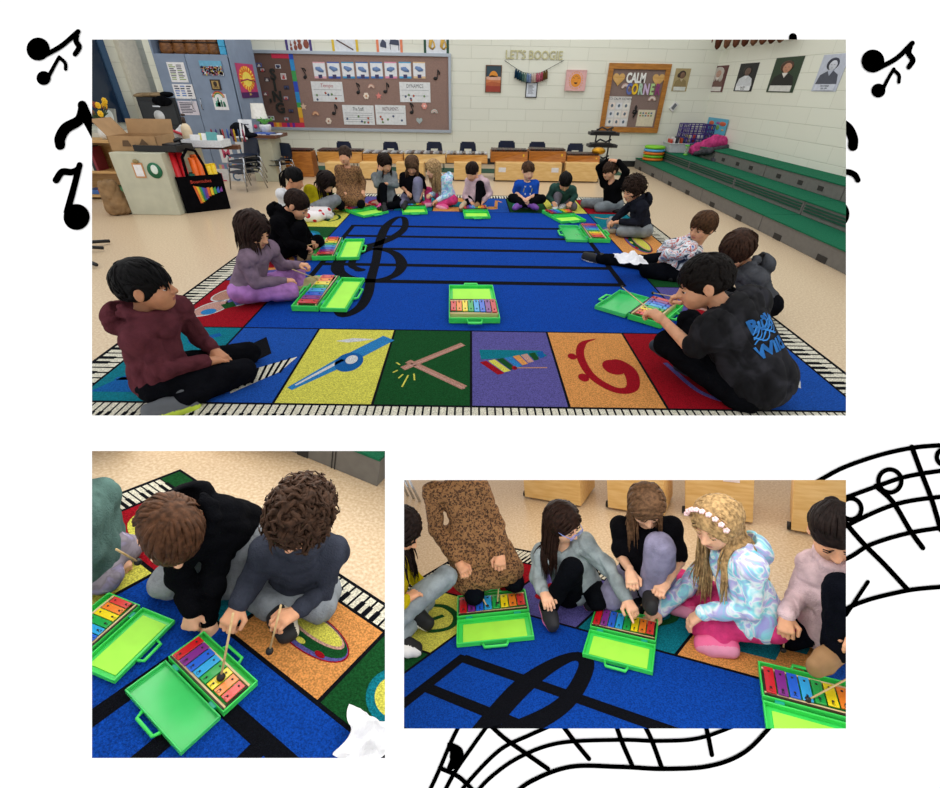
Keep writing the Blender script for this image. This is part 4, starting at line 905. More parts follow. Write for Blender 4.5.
# filing cabinet with bag on top
fx0=R1.Y(143,97,8.9)[0]; fx1=R1.Y(172,97,8.9)[0]; fz=R1.Y(155,97,8.9)[2]
fc=thing('filing_cabinet',R1,(fx0,8.7,0),'black filing cabinet with a round white sticker behind the desk','cabinet')
w_=.62; mb=MB(); rb(mb,0,w_,0,.5,0,fz); mb.build('body',[paint('#24272a')],fc,bevel=.006)
for k in range(3): 
    mb=MB(); z0=.06+k*(fz-.1)/3; rb(mb,.03,w_-.03,-.015,0,z0,z0+(fz-.1)/3-.02); d=mb.build('drawer',[paint('#2b2f33')],fc,bevel=.004)
    mb=MB(); rb(mb,w_*.4,w_*.6,-.035,-.015,z0+(fz-.1)/3-.09,z0+(fz-.1)/3-.07); mb.build('handle',[MATS['steel']],d)
mb=MB(); mb.T=TR(.3,-.018,fz-.26)@RX(PI/2); mb.lathe([(.085,0),(.085,.004)],22); mb.build('sticker',[paint('#d5d8d8')],fc)
def soft(name,label,cat,prims,mats,room=R1,loc=(0,0,0),res=.012,fold=.01,seed=1,group=None,off=0,f=22):
    V,Q=surface_net(*sdf_grid(prims,res,folds(seed,fold,f))); o=np_mesh(name,[(V,Q,0)],mats); o.matrix_world=room.M@TR(*[float(x) for x in loc]); return setp(o,label,cat,group)
I3=np.eye(3)
soft('canvas_bag','tan canvas bag lying on top of the black filing cabinet','bag',[('e',(.25,.2,.03),I3,(.26,.2,.035),.03),('e',(.05,.12,.02),I3,(.14,.12,.03),.03)],[cloth('#9b8566')],loc=(fx0,8.7,fz),seed=4,fold=.02)
soft('black_cloth','black cloth draped over the front edge of the filing cabinet','cloth',[('e',(.42,-.03,-.05),I3,(.16,.035,.07),.02),('e',(.5,.08,.045),I3,(.12,.12,.04),.03)],[cloth('#101114')],loc=(fx0,8.7,fz),seed=5,fold=.02)
# left wall: window, jamb, wall pieces
XW=-6.6
# oblique left wall with window bay: built as a wall running from the cabinet towards the viewer
lw0=vec(R1.Y(150,60,9.3)[0]-.1,9.4,0); lw1=vec(-7.9,4.6,0)
n=nrm([lw1[1]-lw0[1],-(lw1[0]-lw0[0]),0]); n=n if n@vec(1,0,0)<0 else n
Lw=np.linalg.norm(lw1-lw0)
plane_uv('wall_left',[lw1,lw0,lw0+vec(0,0,2.7),lw1+vec(0,0,2.7)],WALLM,[(0,0),(Lw,0),(Lw,2.7),(0,2.7)],R1,.12,nrm([-(lw0-lw1)[1],(lw0-lw1)[0],0]))
def LWM(t,z,dn=0.0):
    """frame on the left wall, t metres from the cabinet end"""
    d=nrm(lw1-lw0); p=lw0+d*t; nn=nrm([(lw0-lw1)[1],-(lw0-lw1)[0],0]); p=p+nn*dn; X=-d; Y=vec(0,0,1); Z=nn
    return M_([[X[0],Y[0],Z[0],p[0]],[X[1],Y[1],Z[1],p[1]],[X[2],Y[2],Z[2],z],[0,0,0,1]])
def hit_left(u,v):
    nn=nrm([(lw0-lw1)[1],-(lw0-lw1)[0],0]); r=R1.ray(u,v); t=((lw0-R1.C)@nn)/(r@nn); p=R1.C+r*t; d=nrm(lw1-lw0); return (p-lw0)@d,p[2]
ta,za=hit_left(97,70); tb,zb=hit_left(110,90)
mb=MB(); mb.T=LWM(ta+.55,1.55,.01); rb(mb,-.75,.75,-.8,.9,0,.03); rb(mb,.66,.75,-.8,.9,.03,.08); rb(mb,-.75,-.66,-.8,.9,.03,.08); rb(mb,-.66,.66,.82,.9,.03,.08)
mb.m=1; mb.box(-.66,.66,-.8,.82,.03,.045); setp(mb.build('window_1',[paint('#33506e'),mat('dark_window_glass','#16283e',.08,.02,5,spec=.6)],room=R1),kind='structure')
mb=MB(); tt,zz_=hit_left(120,108); mb.T=LWM(tt+.45,0,.0); rb(mb,-.8,.55,.58,.66,0,.42); rb(mb,-.8,.55,.1,.58,0,.36,1); setp(mb.build('trim_1',[paint('#cfccbd'),paint('#c6c3b3')],room=R1),kind='structure')
mb=MB(); tt2,_=hit_left(135,80); mb.T=LWM(tt2,0,.0); rb(mb,-.14,.14,.3,2.7,0,.12); setp(mb.build('trim_2',[paint('#e0dccb')],room=R1),kind='structure')
# clock-like framed plate and vase of flowers on the sill
def sill_pt(dx,dn,z=.66): m=LWM(tt+.45,0,dn)@Vector((dx,z,0)); return m
q=sill_pt(.1,.2); fr=thing('framed_plate',R1,q,'small frame with a round white plate standing on the window sill','frame',rz=math.radians(-30))
mb=MB(); mb.T=RX(PI/2-.25); rb(mb,-.17,.17,0,.3,0,.02); mb.build('frame',[paint('#9a9c94')],fr); mb=MB(); mb.T=RX(PI/2-.25)@TR(0,.15,.021); mb.lathe([(.13,0),(.12,.004),(.09,.004)],24); mb.build('plate',[paint('#dfe6e0')],fr)
q=vec(*R1.Y(104,124,6.6)); q[2]=R1.Y(104,127,6.6)[2]
# bookshelf at far left
bsM=R1.P(92,212); sx=R1.Y(92,160,6.6)[0]
bs=thing('bookcase',R1,(sx-.25,6.45,0),'low wooden bookcase at the far left edge holding books','bookcase')
zt=R1.Y(104,140,6.5)[2]; mb=MB(); bw=1.0
rb(mb,-.3,bw-.3,0,.35,zt-.03,zt); rb(mb,-.3,-.27,0,.35,0,zt); rb(mb,bw-.33,bw-.3,0,.35,0,zt); rb(mb,-.27,bw-.33,.33,.35,0,zt); mb.build('carcass',[wood('#c9a26a','#b58a50','shelf_wood')],bs,bevel=.003)
for z in (.06,zt*.5): mb=MB(); rb(mb,-.27,bw-.33,.01,.33,z-.03,z); mb.build('shelf',[MATS['shelf_wood']],bs)
r0=np.random.default_rng(2); x=-.1
spc=['#6a1f2a','#d5d2cc','#22242a','#7a2430','#c8c4bc','#2c3440','#8a2c36','#e0ddd6','#1e2026','#5c1a24']
for k in range(14):
    th=.022+.018*r0.random(); h=.24+.04*r0.random(); mb=MB(); mb.box(0,th,0,.2,0,h); mb.m=1; mb.box(.003,th-.003,.004,.201,.003,h-.003); o=mb.build('book',[paint(spc[k%10]),paint('#e8e4d8')],room=R1); o.matrix_world=TR(sx-.25+x,6.47,zt*.5); x+=th+.004
    setp(o,'thin upright book on the middle shelf of the low bookcase','book','upright books on the low bookcase')
for k,(dx,hx) in enumerate(((.05,'#3c66a8'),(.22,'#b84040'),(.4,'#4a8a5a'))):
    mb=MB(); mb.box(-.09,.09,-.1,.1,0,.05+.02*k); o=mb.build('picture_book',[paint(hx)],room=R1,bevel=.003); o.matrix_world=TR(sx-.15+dx,6.6,.06)@RZ(.2*k); setp(o,('blue','red','green')[k]+' picture book lying on the bottom shelf of the bookcase','book')
# vase with flowers on the bookcase
vz=zt; vs=thing('flower_vase',R1,(R1.Y(103,128,6.6)[0],6.6,vz),'white vase of yellow and rust flowers by the window','flowers')
mb=MB(); mb.lathe([(.045,0),(.075,.04),(.07,.10),(.04,.15),(.048,.17)],18); mb.build('vase',[paint('#d8d8d4',.3)],vs)
mb=MB(); r0=np.random.default_rng(7)
for k in range(22): a=r0.random()*6.28; mb.tube([(0,0,.14),(.05*math.cos(a),.05*math.sin(a),.24),(.13*math.cos(a),.1*math.sin(a),.27+.1*r0.random())],.006,5)
mb.build('stem',[paint('#2f4a26')],vs)
for k in range(14):
    a=r0.random()*6.28; rr_=.06+.12*r0.random(); c=(rr_*math.cos(a),rr_*.8*math.sin(a)-.03,.26+.16*r0.random()); mb=MB()
    for q_ in range(7): b_=q_*6.28/7; mb.ball((c[0]+.022*math.cos(b_),c[1]-.01,c[2]+.022*math.sin(b_)),(.016,.01,.016),8,5)
    mb.ball((c[0],c[1]-.018,c[2]),.013,8,5); mb.build('flower',[paint('#e8b81c' if k%3 else '#8a3a20')],vs)
# paper sack on the floor
q=R1.P(121,214); soft('paper_sack','crumpled brown paper sack on the floor beside the desk','bag',[('c',(0,0,.12),(-.02,0,.30),.13,.10,.05),('e',(0,0,.05),I3,(.14,.12,.06),.03),('e',(-.02,0,.41),I3,(.075,.075,.06),-.02)],[mat('kraft_paper','#8d6f4c',.9,.12,10,.4,50)],loc=q,seed=9,fold=.03)
# desk with side return
PUT=mat('putty_laminate','#b9b9a4',.5,.04,8); dq0=R1.P(132,214.5); dq1=R1.P(184,214)
dz=R1.Y(137,153,dq0[1])[2]; xa,xb=R1.Y(109,154,dq0[1])[0],R1.Y(165,154,dq0[1])[0]
xa=(xa+dq0[0])/2; xb=dq1[0]
desk=thing('desk',R1,(xa,dq0[1],0),'large putty coloured desk with brown top in front of the lockers','desk')
DW=xb-xa; DL=R1.Y(283,133,8.3)[0]-xa
mb=MB(); rb(mb,0,DW,0,.9,0,dz); mb.build('side_pedestal',[PUT],desk,bevel=.006)
mb=MB(); rb(mb,DW,DL-.15,8.0-dq0[1],8.04-dq0[1],0,dz-.06); mb.build('modesty_panel',[PUT],desk,bevel=.003)
mb=MB(); rb(mb,.0,DL,.9,1.0,dz-.05,dz-.0); rb(mb,DW*.9,DL,8.0-dq0[1]-.06,8.5-dq0[1],dz-.045,dz); mb.build('desk_top',[wood('#6b4632','#543424','brown_desk')],desk,bevel=.004)
mb=MB(); rb(mb,DL-.15,DL-.11,8.0-dq0[1],8.45-dq0[1],0,dz-.045); mb.build('end_panel',[PUT],desk)
mb=MB(); p=R1.Y(139,169.5,dq0[1]); mb.T=TR(p[0]-xa,-.004,p[2])@RX(PI/2); rb(mb,-.06,.06,-.085,.07,0,.004); mb.m=1; mb.box(-.045,.045,-.07,.05,.004,.006); mb.m=2; mb.ball((0,.085,.01),(.035,.022,.012),10,6); mb.build('tag',[paint('#c28a58'),WH,paint('#8a7a50')],desk)
mb=MB(); p=R1.Y(155,170.5,dq0[1]); mb.T=TR(p[0]-xa,-.004,p[2])@RX(PI/2); mb.lathe([(.082,0),(.082,.004)],26); mb.m=1; mb.ball((0,.01,.004),(.04,.05,.003),14,6); mb.build('sticker',[paint('#1c6a48'),paint('#d8e4dc')],desk)
# letter banner hung on the desk panel
SETL=['W','E','L','C','O','M','E']; yb=7.985
for row,(u0,v0,u1,v1,word) in enumerate(((226,152,243,149,'MU'),(197,177,236,175,'WELC'))):
    n_=len(word)
    for k,ch in enumerate(word):
        p=R1.Y(u0+(u1-u0)*k/max(1,n_-1),v0+(v1-v0)*k/max(1,n_-1),yb); mb=MB(); rb(mb,-.10,.10,-.15,.10,0,.004); 
        for q_ in range(5): rb(mb,-.10+.04*q_,-.06+.04*q_,.10,.16,0,.005,2+q_%3)
        mb.m=1; mb.T=TR(0,-.03,.005); mb.text(ch,.17,.002,bold=.004); o=mb.build('banner_flag',[paint('#d2d4d6'),paint(['#c04a6a','#4a6a88'][k%2]),paint('#c07890'),paint('#6a8aa8'),paint('#c9b070')]); o.matrix_world=TR(p[0],yb,p[2])@RX(PI/2); setp(o,'letter %s card of the banner on the desk front, %s row'%(ch,'upper' if row==0 else 'lower'),'banner')
# things on the desk
KR=mat('cardboard','#a5835c',.85,.06,8,.1,60)
bxp=R1.Y(119,153,dq0[1]+.35); cb=thing('cardboard_box',R1,(R1.Y(124,150,dq0[1]+.3)[0]-.02,dq0[1]+.12,dz),'open brown cardboard box on the desk with raised back flap','box',rz=.05)
bw2=R1.Y(163,150,dq0[1]+.3)[0]-R1.Y(118,150,dq0[1]+.3)[0]
mb=MB()
for a in ((0,bw2,0,.008,0,.15),(0,bw2,.42,.428,0,.15),(0,.008,0,.42,0,.15),(bw2-.008,bw2,0,.42,0,.15),(0,bw2,0,.42,0,.006)): rb(mb,*a)
mb.m=1; mb.T=TR(bw2*.36,-.002,.08)@RX(PI/2); mb.prism([(-.05,-.03),(.05,-.03),(.03,.03),(-.03,.03)],0,.002); mb.T=TR(bw2*.72,-.002,.09)@RX(PI/2); mb.prism([(-.05,-.02),(.05,-.02),(0,.04)],0,.002); mb.build('carton',[KR,paint('#5a4228')],cb)
mb=MB(); mb.T=TR(0,.424,.15)@RX(-.25); rb(mb,0,bw2,0,.006,0,.15); mb.build('flap',[KR],cb); mb=MB(); mb.T=TR(0,0,.15)@Matrix.Rotation(-2.2,4,'Y'); rb(mb,0,.2,.02,.4,0,.006); mb.build('flap',[KR],cb)

def on_desk(u,v,z=None):
    return R1.P(u,v,dz if z is None else z)
q=on_desk(159,152); tr=thing('letter_tray',R1,(q[0],q[1]+.12,dz),'black slotted letter tray at the desk corner','tray',rz=-.05)
mb=MB(); rb(mb,-.25,.25,-.13,.2,0,.008); ring_prism(mb,.25,.165,.008,.07,.008); mb.build('tray',[paint('#0f1012')],tr,bevel=.003); mb=MB(); rb(mb,-.03,.12,.0,.17,.04,.07); mb.build('tape_dispenser',[paint('#1a1b1e')],tr,bevel=.01)
q=on_desk(170,150.5); ph=thing('desk_phone',R1,(q[0]+.02,q[1]+.35,dz),'black desk phone behind the letter tray','phone')
mb=MB(); mb.T=RX(.25); rb(mb,-.12,.12,-.1,.1,0,.05); mb.build('base',[paint('#131417')],ph,bevel=.01); mb=MB(); mb.tube([(-.1,-.1,.07),(-.08,0,.085),(-.1,.1,.07)],.022,8); mb.build('handset',[paint('#131417')],ph)
q=on_desk(160,148.5); soft('plastic_bag','white plastic bag behind the cardboard box','bag',[('e',(0,0,.08),I3,(.09,.08,.09),.03),('c',(0,0,.12),(.03,0,.2),.05,.02,.03)],[paint('#cfd2d4',.4)],loc=(q[0]+.05,q[1]+.45,dz),seed=6,fold=.02,f=40)
q=on_desk(169,150); bt=thing('squeeze_bottle',R1,(q[0]+.0,q[1]+.5,dz),'cream bottle with a dark pump cap on the desk','bottle')
mb=MB(); mb.lathe([(.055,0),(.06,.02),(.06,.16),(.05,.21),(.022,.24)],18); mb.build('body',[paint('#dcc8a8')],bt); mb=MB(); mb.lathe([(.022,.24),(.022,.3),(.012,.31)],12); mb.ball((.01,0,.33),(.03,.015,.015),8,6); mb.build('pump',[paint('#3a2a22')],bt)
mb=MB(); q=on_desk(176,147); mb.tube([(0,0,0),(.36,0,-.13)],.025,6,flat=.6); o=mb.build('red_folder',[paint('#c02438')],room=R1); o.matrix_world=TR(q[0]-.1,q[1]+.2,dz+.16); setp(o,'bright red baton shape leaning over the white basket','folder')
q=on_desk(204,148); bk=thing('white_basket',R1,(q[0],q[1]+.1,dz),'white woven basket of papers and supplies on the desk','basket')
mb=MB(); ring_prism(mb,.24,.13,0,.085,.01); rb(mb,-.24,.24,-.13,.13,0,.01); mb.build('basket',[mat('white_wicker','#d2d7dc',.6,.05,60,.6,80)],bk)
for k,(x_,c_) in enumerate(((-.12,'#e8e8e8'),(-.02,'#d8d070'),(.08,'#5aa0a0'),(.14,'#f0f0ea'),(.02,'#e8e8e8'))): mb=MB(); mb.T=TR(x_,.02*(k%2),.05)@RX(-.2)@RZ(.1*k); rb(mb,-.06,.06,-.03,.03,0,.08+.015*(k%3)); mb.build('packet',[paint(c_)],bk,bevel=.004)
q=on_desk(213,144.5); 
for k in range(9):
    mb=MB(); mb.lathe([(.012,0),(.012,.13),(.004,.15)],8); cc=['#7a2438','#3a3f7a','#2a2a2e','#a83a3a','#3a5aa8','#6a2a6a','#c8a028','#223a5a','#8a2a4a'][k]; o=mb.build('marker_pen',[paint(cc)],room=R1); o.matrix_world=TR(q[0]+.05*k-.15,q[1]+.35+.03*(k%3),dz)@RX(.05*(k%3)); setp(o,'marker pen standing with others behind the white basket','pen','marker pens on the desk')
q=on_desk(230,139); soft('black_hat','black cloth bundle on the desk by the small white card','cloth',[('e',(0,0,.09),I3,(.13,.1,.1),.03),('e',(.05,0,.03),I3,(.2,.12,.04),.03)],[cloth('#14161c')],loc=(q[0]+.05,q[1]+.25,dz),seed=8,fold=.015)
q=on_desk(243,137.5); cdn=thing('table_card',R1,(q[0],q[1]+.15,dz),'white folded card standing on the desk left of the lamp','card')
mb=MB(); mb.T=RX(PI/2-.2); rb(mb,-.1,.1,0,.22,0,.004); mb.m=1
for y_ in (.06,.1,.15): mb.box(-.05,.05,y_,y_+.012,.004,.005)
mb.build('card',[paint('#dfe3e8'),INK],cdn)
q=on_desk(249,136); lp=thing('table_lamp',R1,(q[0],8.35,dz),'small table lamp with white shade on the desk','lamp')
mb=MB(); mb.lathe([(.055,0),(.055,.012),(.01,.02),(.01,.24)],16); mb.build('lamp_base',[paint('#2a2c30')],lp); mb=MB(); mb.lathe([(.12,.20),(.095,.40)],24,cap=False); mb.build('lamp_shade',[paint('#efeee8')],lp)
q=on_desk(261,134.5); pl=thing('potted_plant',R1,(q[0],8.3,dz),'small green succulent in white pot at the end of the desk','plant')
mb=MB(); mb.lathe([(.07,0),(.09,.1),(.085,.12)],18); mb.build('pot',[paint('#e0e2e4')],pl)
r0=np.random.default_rng(3)
for k in range(18): a=r0.random()*6.28; mb=MB(); mb.tube([(0,0,.11),(.07*math.cos(a),.05*math.sin(a),.17),(.15*math.cos(a),.08*math.sin(a),.15+.08*r0.random())],[.012,.018,.004],6,flat=.5); mb.build('leaf',[paint('#5fae4a')],pl)
mb=MB(); mb.ball((-.14,-.03,.09),.03,8,6); mb.build('flower',[paint('#c0305a')],pl)
q=on_desk(236,141); mb=MB(); mb.T=RX(PI/2-.3); 
mb.ball((0,.12,0),(.015,.13,.01),8,6); mb.box(-.06,.06,0,.02,-.05,.05); mb.ball((.04,.1,0),(.012,.09,.01),8,6); o=mb.build('white_figurine',[paint('#d8dade')],room=R1); o.matrix_world=TR(q[0],q[1]+.2,dz+.01); setp(o,'small white figurine between the black bundle and the card','figurine')
for k,(u_,v_,c_) in enumerate(((213,146.5,'#2f5ab0'),(224,145,'#d8dce0'),(236,143.5,'#cfd6e6'))):
    q=on_desk(u_,v_); mb=MB(); mb.box(-.14,.14,-.09,.09,0,.012+.008*(k==0)); o=mb.build('papers',[paint(c_)],room=R1); o.matrix_world=TR(q[0],8.12,dz)@RZ(.2*k-.2); setp(o,('blue folder','white paper pile','pale sheet of paper')[k]+' lying at the front of the desk','papers')
# black tote with coloured tubes
q0,q1=R1.P(184,214),R1.P(221,205); tq=thing('tote_bag',R1,(q0[0]+.03,q0[1]+.02,0),'black tote bag with a rainbow figure print beside the desk','bag',rz=math.atan2(q1[1]-q0[1],q1[0]-q0[0])*.55)
tw=.50; th_=R1.Y(200,178,q0[1])[2]
mb=MB(); ring_prism_=[(0,tw,0,.01),(0,tw,.3,.31),(0,.01,.01,.3),(tw-.01,tw,.01,.3)]
for a in ring_prism_: rb(mb,*a,0,th_)
rb(mb,0,tw,0,.31,0,.01); mb.build('bag_body',[cloth('#0d0d10')],tq,bevel=.01)
mb=MB()
for k,cc in enumerate(range(5)): mb.m=k; mb.T=TR(tw*.3+.028*k,-.006,th_*.25+.012*k)@RX(PI/2); mb.prism([(0,-.02*k+.2),(.03,.19-.02*k),(.06-.008*k,.0),(.03-.01*k,-.0)],0,.003)
for k in range(5): mb.m=k; mb.T=TR(tw*.58+.035*k,-.006,th_*.42)@RX(PI/2); mb.prism([(0,.0+.01*k),(.03,.01*k),(.03,.1),(0,.1-.01*k)],0,.003)
mb.m=5; mb.T=TR(tw*.5,-.006,th_*.84)@RX(PI/2); mb.text('Boomtubes',.05,.002)
mb.build('print',[paint('#d8662a'),paint('#e0c030'),paint('#3a9a50'),paint('#3a60c0'),paint('#7a3a90'),paint('#c03a2a')],tq)
mb=MB(); mb.tube([(.12,.01,th_-.02),(.13,.0,th_+.2),(.2,.0,th_+.28),(.28,.0,th_+.26),(.33,.0,th_+.1),(.34,.01,th_-.02)],.009,6,flat=2); mb.build('strap',[cloth('#0d0d10')],tq)
for k,(x_,y_,h_,cc) in enumerate(((.06,.07,.30,'red'),(.13,.09,.31,'red'),(.10,.17,.31,'red'),(.25,.08,.20,'orange'),(.31,.10,.22,'orange'),(.27,.17,.22,'orange'),(.40,.09,.12,'yellow'),(.45,.12,.12,'yellow'),(.18,.06,.035,'teal'))):
    HX={'red':'#d8202a','orange':'#ee6a1e','yellow':'#eec81c','teal':'#1d6a5a'}[cc]
    mb=MB(); mb.lathe([(.036,0),(.036,th_+h_-.03),(.033,th_+h_-.03),(.033,.01)],16,cap=False); mb.lathe([(.0365,th_+h_-.045),(.0365,th_+h_-.03)],16,cap=False); o=mb.build('sound_tube',[paint(HX,.35)]); a_=math.atan2(q1[1]-q0[1],q1[0]-q0[0])*.55
    wx=q0[0]+.03+x_*math.cos(a_)-y_*math.sin(a_); wy=q0[1]+.02+x_*math.sin(a_)+y_*math.cos(a_); o.matrix_world=TR(wx,wy,.012)@Matrix.Rotation(-.04+.02*(k%3),4,'Y'); setp(o,cc+' plastic sound tube standing in the black tote bag','tube',cc+' sound tubes in the tote')
# stand legs at the far left edge
q=R1.P(92,256); st=thing('music_stand',R1,(q[0]-.35,q[1],0),'feet of a black stand poking in at the left edge of the big picture','stand')
mb=MB(); mb.tube([(0,0,.03),(0,0,1.0)],.015,8); mb.build('pole',[paint('#101114')],st)
for (u,v) in ((110,242),(104,249),(97,266)): e_=R1.P(u,v,.02)-vec(q[0]-.35,q[1],0); mb=MB(); mb.tube([(0,0,.1),(e_[0],e_[1],.03)],.016,8); mb.build('leg',[paint('#101114')],st)
# stackable school chairs
NAVY=mat('navy_plastic','#14233f',.35,.05,8,spec=.5); STEEL=MATS['steel']
def make_chair(arch=False):
    t=bpy.data.objects.new('school_chair',None); COL.objects.link(t)
    mb=MB(); vs=[];fs=[];n1,n2=13,11
    for i in range(n1):
        for j in range(n2):
            x=-1+2*i/(n1-1); y=-1+2*j/(n2-1); e=1-.12*(x*x*y*y); vs.append((x*.20*e*(1-.06*y),y*.19*e,.40+.012*x*x-.018*(1-y*y)*(1-x*x)-.03*max(0,-y-.6)))
    for z in (0,-.008): 
        mb.add([(a,b,c+z) for a,b,c in vs],[((i*n2+j),((i+1)*n2+j),((i+1)*n2+j+1),(i*n2+j+1)) if z==0 else ((i*n2+j),(i*n2+j+1),((i+1)*n2+j+1),((i+1)*n2+j)) for i in range(n1-1) for j in range(n2-1)],True)
    mb.build('seat',[NAVY],t)
    # backrest shell with slots
    mb=MB(); 
    def bp(x,z): return (x*(.20-.03*max(0,z-.5)/.3),.185+.10*(z-.42)+.03*(1-x*x),z)
    G=np.linspace(-1,1,15); Zs=np.linspace(.43,.74,10)
    for i in range(14):
        for j in range(9):
            xm=(G[i]+G[i+1])/2; zm=(Zs[j]+Zs[j+1])/2
            if (not arch and zm<.60 and zm>.5 and any(abs(xm-c)<.075 for c in (-.36,0,.36))): continue
            if arch and zm<.56 and abs(xm)<.45: continue
            if zm>.70 and abs(xm)>.86: continue
            a,b,c,d=bp(G[i],Zs[j]),bp(G[i+1],Zs[j]),bp(G[i+1],Zs[j+1]),bp(G[i],Zs[j+1]); mb.add([a,b,c,d],[(0,1,2,3)],True); o_=.008; mb.add([(q[0],q[1]+o_,q[2]) for q in (a,b,c,d)],[(3,2,1,0)],True)
    mb.build('backrest',[NAVY],t)
    for s in (-1,1):
        mb=MB(); mb.tube([(s*.15,-.12,.385),(s*.19,-.17,.37),(s*.215,-.20,.02)],.011,8); mb.build('leg',[STEEL],t); mb=MB(); mb.tube([(s*.15,.12,.385),(s*.19,.17,.37),(s*.215,.24,.02)],.011,8); mb.build('leg',[STEEL],t)
        mb=MB(); mb.tube([(s*.15,-.12,.385),(s*.15,.16,.385),(s*.15,.22,.47)],.010,8); mb.build('frame_rail',[STEEL],t)
    return t
ch0=make_chair(); first=[True]
def put_chair(x,y,z,rz,label,group=None,sc=1.0):
    global ch0
    o=ch0 if first[0] else copy_tree(ch0); first[0]=False; o.matrix_world=TR(x,y,z)@RZ(rz)@Matrix.Scale(sc,4); setp(o,label,'chair',group)
    if group is None and 'group' in o.keys(): del o['group']
    return o
for (u_,v_,ut,vt,n_,rz_,lb) in ((246,191,247,139,4,-28,'tall stack before the desk'),(279,181.5,272,144,2,-22,'short stack beside the tall one')):
    q=R1.P(u_,v_); y_=q[1]+.1; zt2=R1.Y(ut,vt,y_)[2]; s_=(zt2-.07*(n_-1))/.74
    for k in range(n_):
        if n_==4: lb2='navy school chair '+('on top of the '+lb if k==3 else 'under others in the '+lb); g_=None if k==3 else 'lower chairs of the tall stack'
        else: lb2='navy school chair, '+('upper' if k else 'lower')+' one of the '+lb; g_=None
        o=put_chair(q[0]+.01*k,y_+.01*k,.07*k,math.radians(rz_),lb2,g_,1); o.matrix_world=o.matrix_world@Matrix.Diagonal((s_*1.35,s_*1.35,s_,1))
# seven xylophones, box seats and chairs at the back wall
XW1=wood('#cf9a4e','#b97f35','honey_wood'); XW2=wood('#b9752c','#9a5a1c','orange_wood'); XW3=wood('#e0bd80','#d2a965','birch_wood')
YX=8.75
seatx=[(325,342,'a'),(362,387,'b'),(400,424,'c'),(453,480,'d'),(496,0,0)]
boxes=[(327,345),(361,379),(397,424),(454,481),(495,528),(528,560),(564,597)]
box_lab=['leftmost','second from the left','third from the left','fourth from the left, under the honey bars','fifth, with a white label','sixth, with a white label','rightmost']
for k,(a,b) in enumerate(boxes):
    p0,p1=R1.P(a,181.3+.013*(a-471)),R1.P(b,181.3+.013*(b-471)); y=(p0[1]+p1[1])/2; zt_=R1.Y((a+b)/2,163,y)[2]
    t=thing('wooden_box',R1,((p0[0]+p1[0])/2,y,0),'pale birch box seat by the back wall, '+box_lab[k],'box'); w_=(p1[0]-p0[0])/2
    mb=MB(); rb(mb,-w_,w_,0,.36,.02,zt_); mb.build('carcass',[XW3],t,bevel=.005)
    if k in (4,5): mb=MB(); rb(mb,w_*(-.6 if k==4 else .6)-.06,w_*(-.6 if k==4 else .6)+.06,-.003,0,zt_-.14,zt_-.07); mb.build('sticker',[paint('#d9d9dc')],t)
    for s in (-1,1): mb=MB(); mb.T=TR(s*(w_+.008),.05,.03)@Matrix.Rotation(PI/2,4,'Y'); mb.lathe([(.028,-.012),(.028,.012)],10); mb.build('caster',[paint('#151517')],t)
xy=[(248+32,313,XW2,150.5,166),(318,363,XW1,150.7,163),(363,403.5,XW1,152.8,163.5),(404,446,XW3,153.2,163),(446,488,XW1,153.8,163.2),(490,528,XW2,150.5,162.5),(528,566,XW2,150,162.5),(566,600,XW2,154.5,163)]
xl=['low orange xylophone on the floor near the stacked chairs','honey xylophone behind the leopard print dress','honey xylophone behind the grey sweatshirt','pale xylophone behind the black tee and blonde hair','honey xylophone behind the pink hoodie','orange brown xylophone left of the blue tee','orange brown xylophone right of the blue tee','orange brown xylophone at the right end of the row']
for k,(a,b,wm,v0,v1) in enumerate(xy):
    y=8.55 if k else 8.5; p0,p1=R1.Y(a,v1,y),R1.Y(b,v1,y); zb_=R1.Y((a+b)/2,v1,y)[2] ; zt_=R1.Y((a+b)/2,v0+1.5,y)[2]
    if k==0: zb_=0.0
    t=thing('xylophone',R1,((p0[0]+p1[0])/2,y,zb_),xl[k],'xylophone'); w_=(p1[0]-p0[0])/2-.01; h=zt_-zb_
    mb=MB(); vsx=[(-w_,-.0,0),(w_,-.0,0),(w_,.34,0),(-w_,.34,0),(-w_,-.02,h),(w_,.03,h),(w_,.30,h),(-w_,.38,h)]; mb.add(vsx,[(3,2,1,0),(4,5,6,7),(0,1,5,4),(1,2,6,5),(2,3,7,6),(3,0,4,7)],False); mb.build('resonator_box',[wm],t,bevel=.004)
    nb_=13
    for q_ in range(nb_):
        x=-w_+.03+(2*w_-.06)*q_/(nb_-1); L_=.17-.05*q_/nb_; mb=MB(); mb.T=TR(x,.18,h+.012)@RZ(0); mb.box(-w_/nb_*.8,w_/nb_*.8,-L_,L_,0,.018); mb.build('bar',[paint(['#3a1c14','#4a241a','#2a1612'][q_%3],.35) if k not in (3,4,2) else paint(['#b8b8ba','#8e9094','#5a4a44'][q_%3],.3)],t)
    if k in (5,6,7): mb=MB(); rb(mb,w_*.72,w_*.80,-.022,-.018,h*.6,h*.8); mb.build('sticker',[paint('#e0b81c')],t)
cha=make_chair(True)
for k,(u,v) in enumerate(((346,141),(392,141.5),(435,141.5),(468,141.5),(506,140.5),(536,141.5),(573.5,143))):
    p=R1.Y(u,v,9.62); s_=p[2]/.74; o=cha if k==0 else copy_tree(cha); o.matrix_world=TR(p[0],9.55,0)@RZ(PI+.03*(k-3))@Matrix.Diagonal((s_*1.2,s_*.8,s_*1.03,1)); setp(o,['navy chair back behind the '+n_ for n_ in ('leopard print dress','second xylophone of the row','blonde haired person','pink hoodie','xylophone left of the blue tee','xylophone right of the blue tee','xylophone at the right end')][k],'chair')
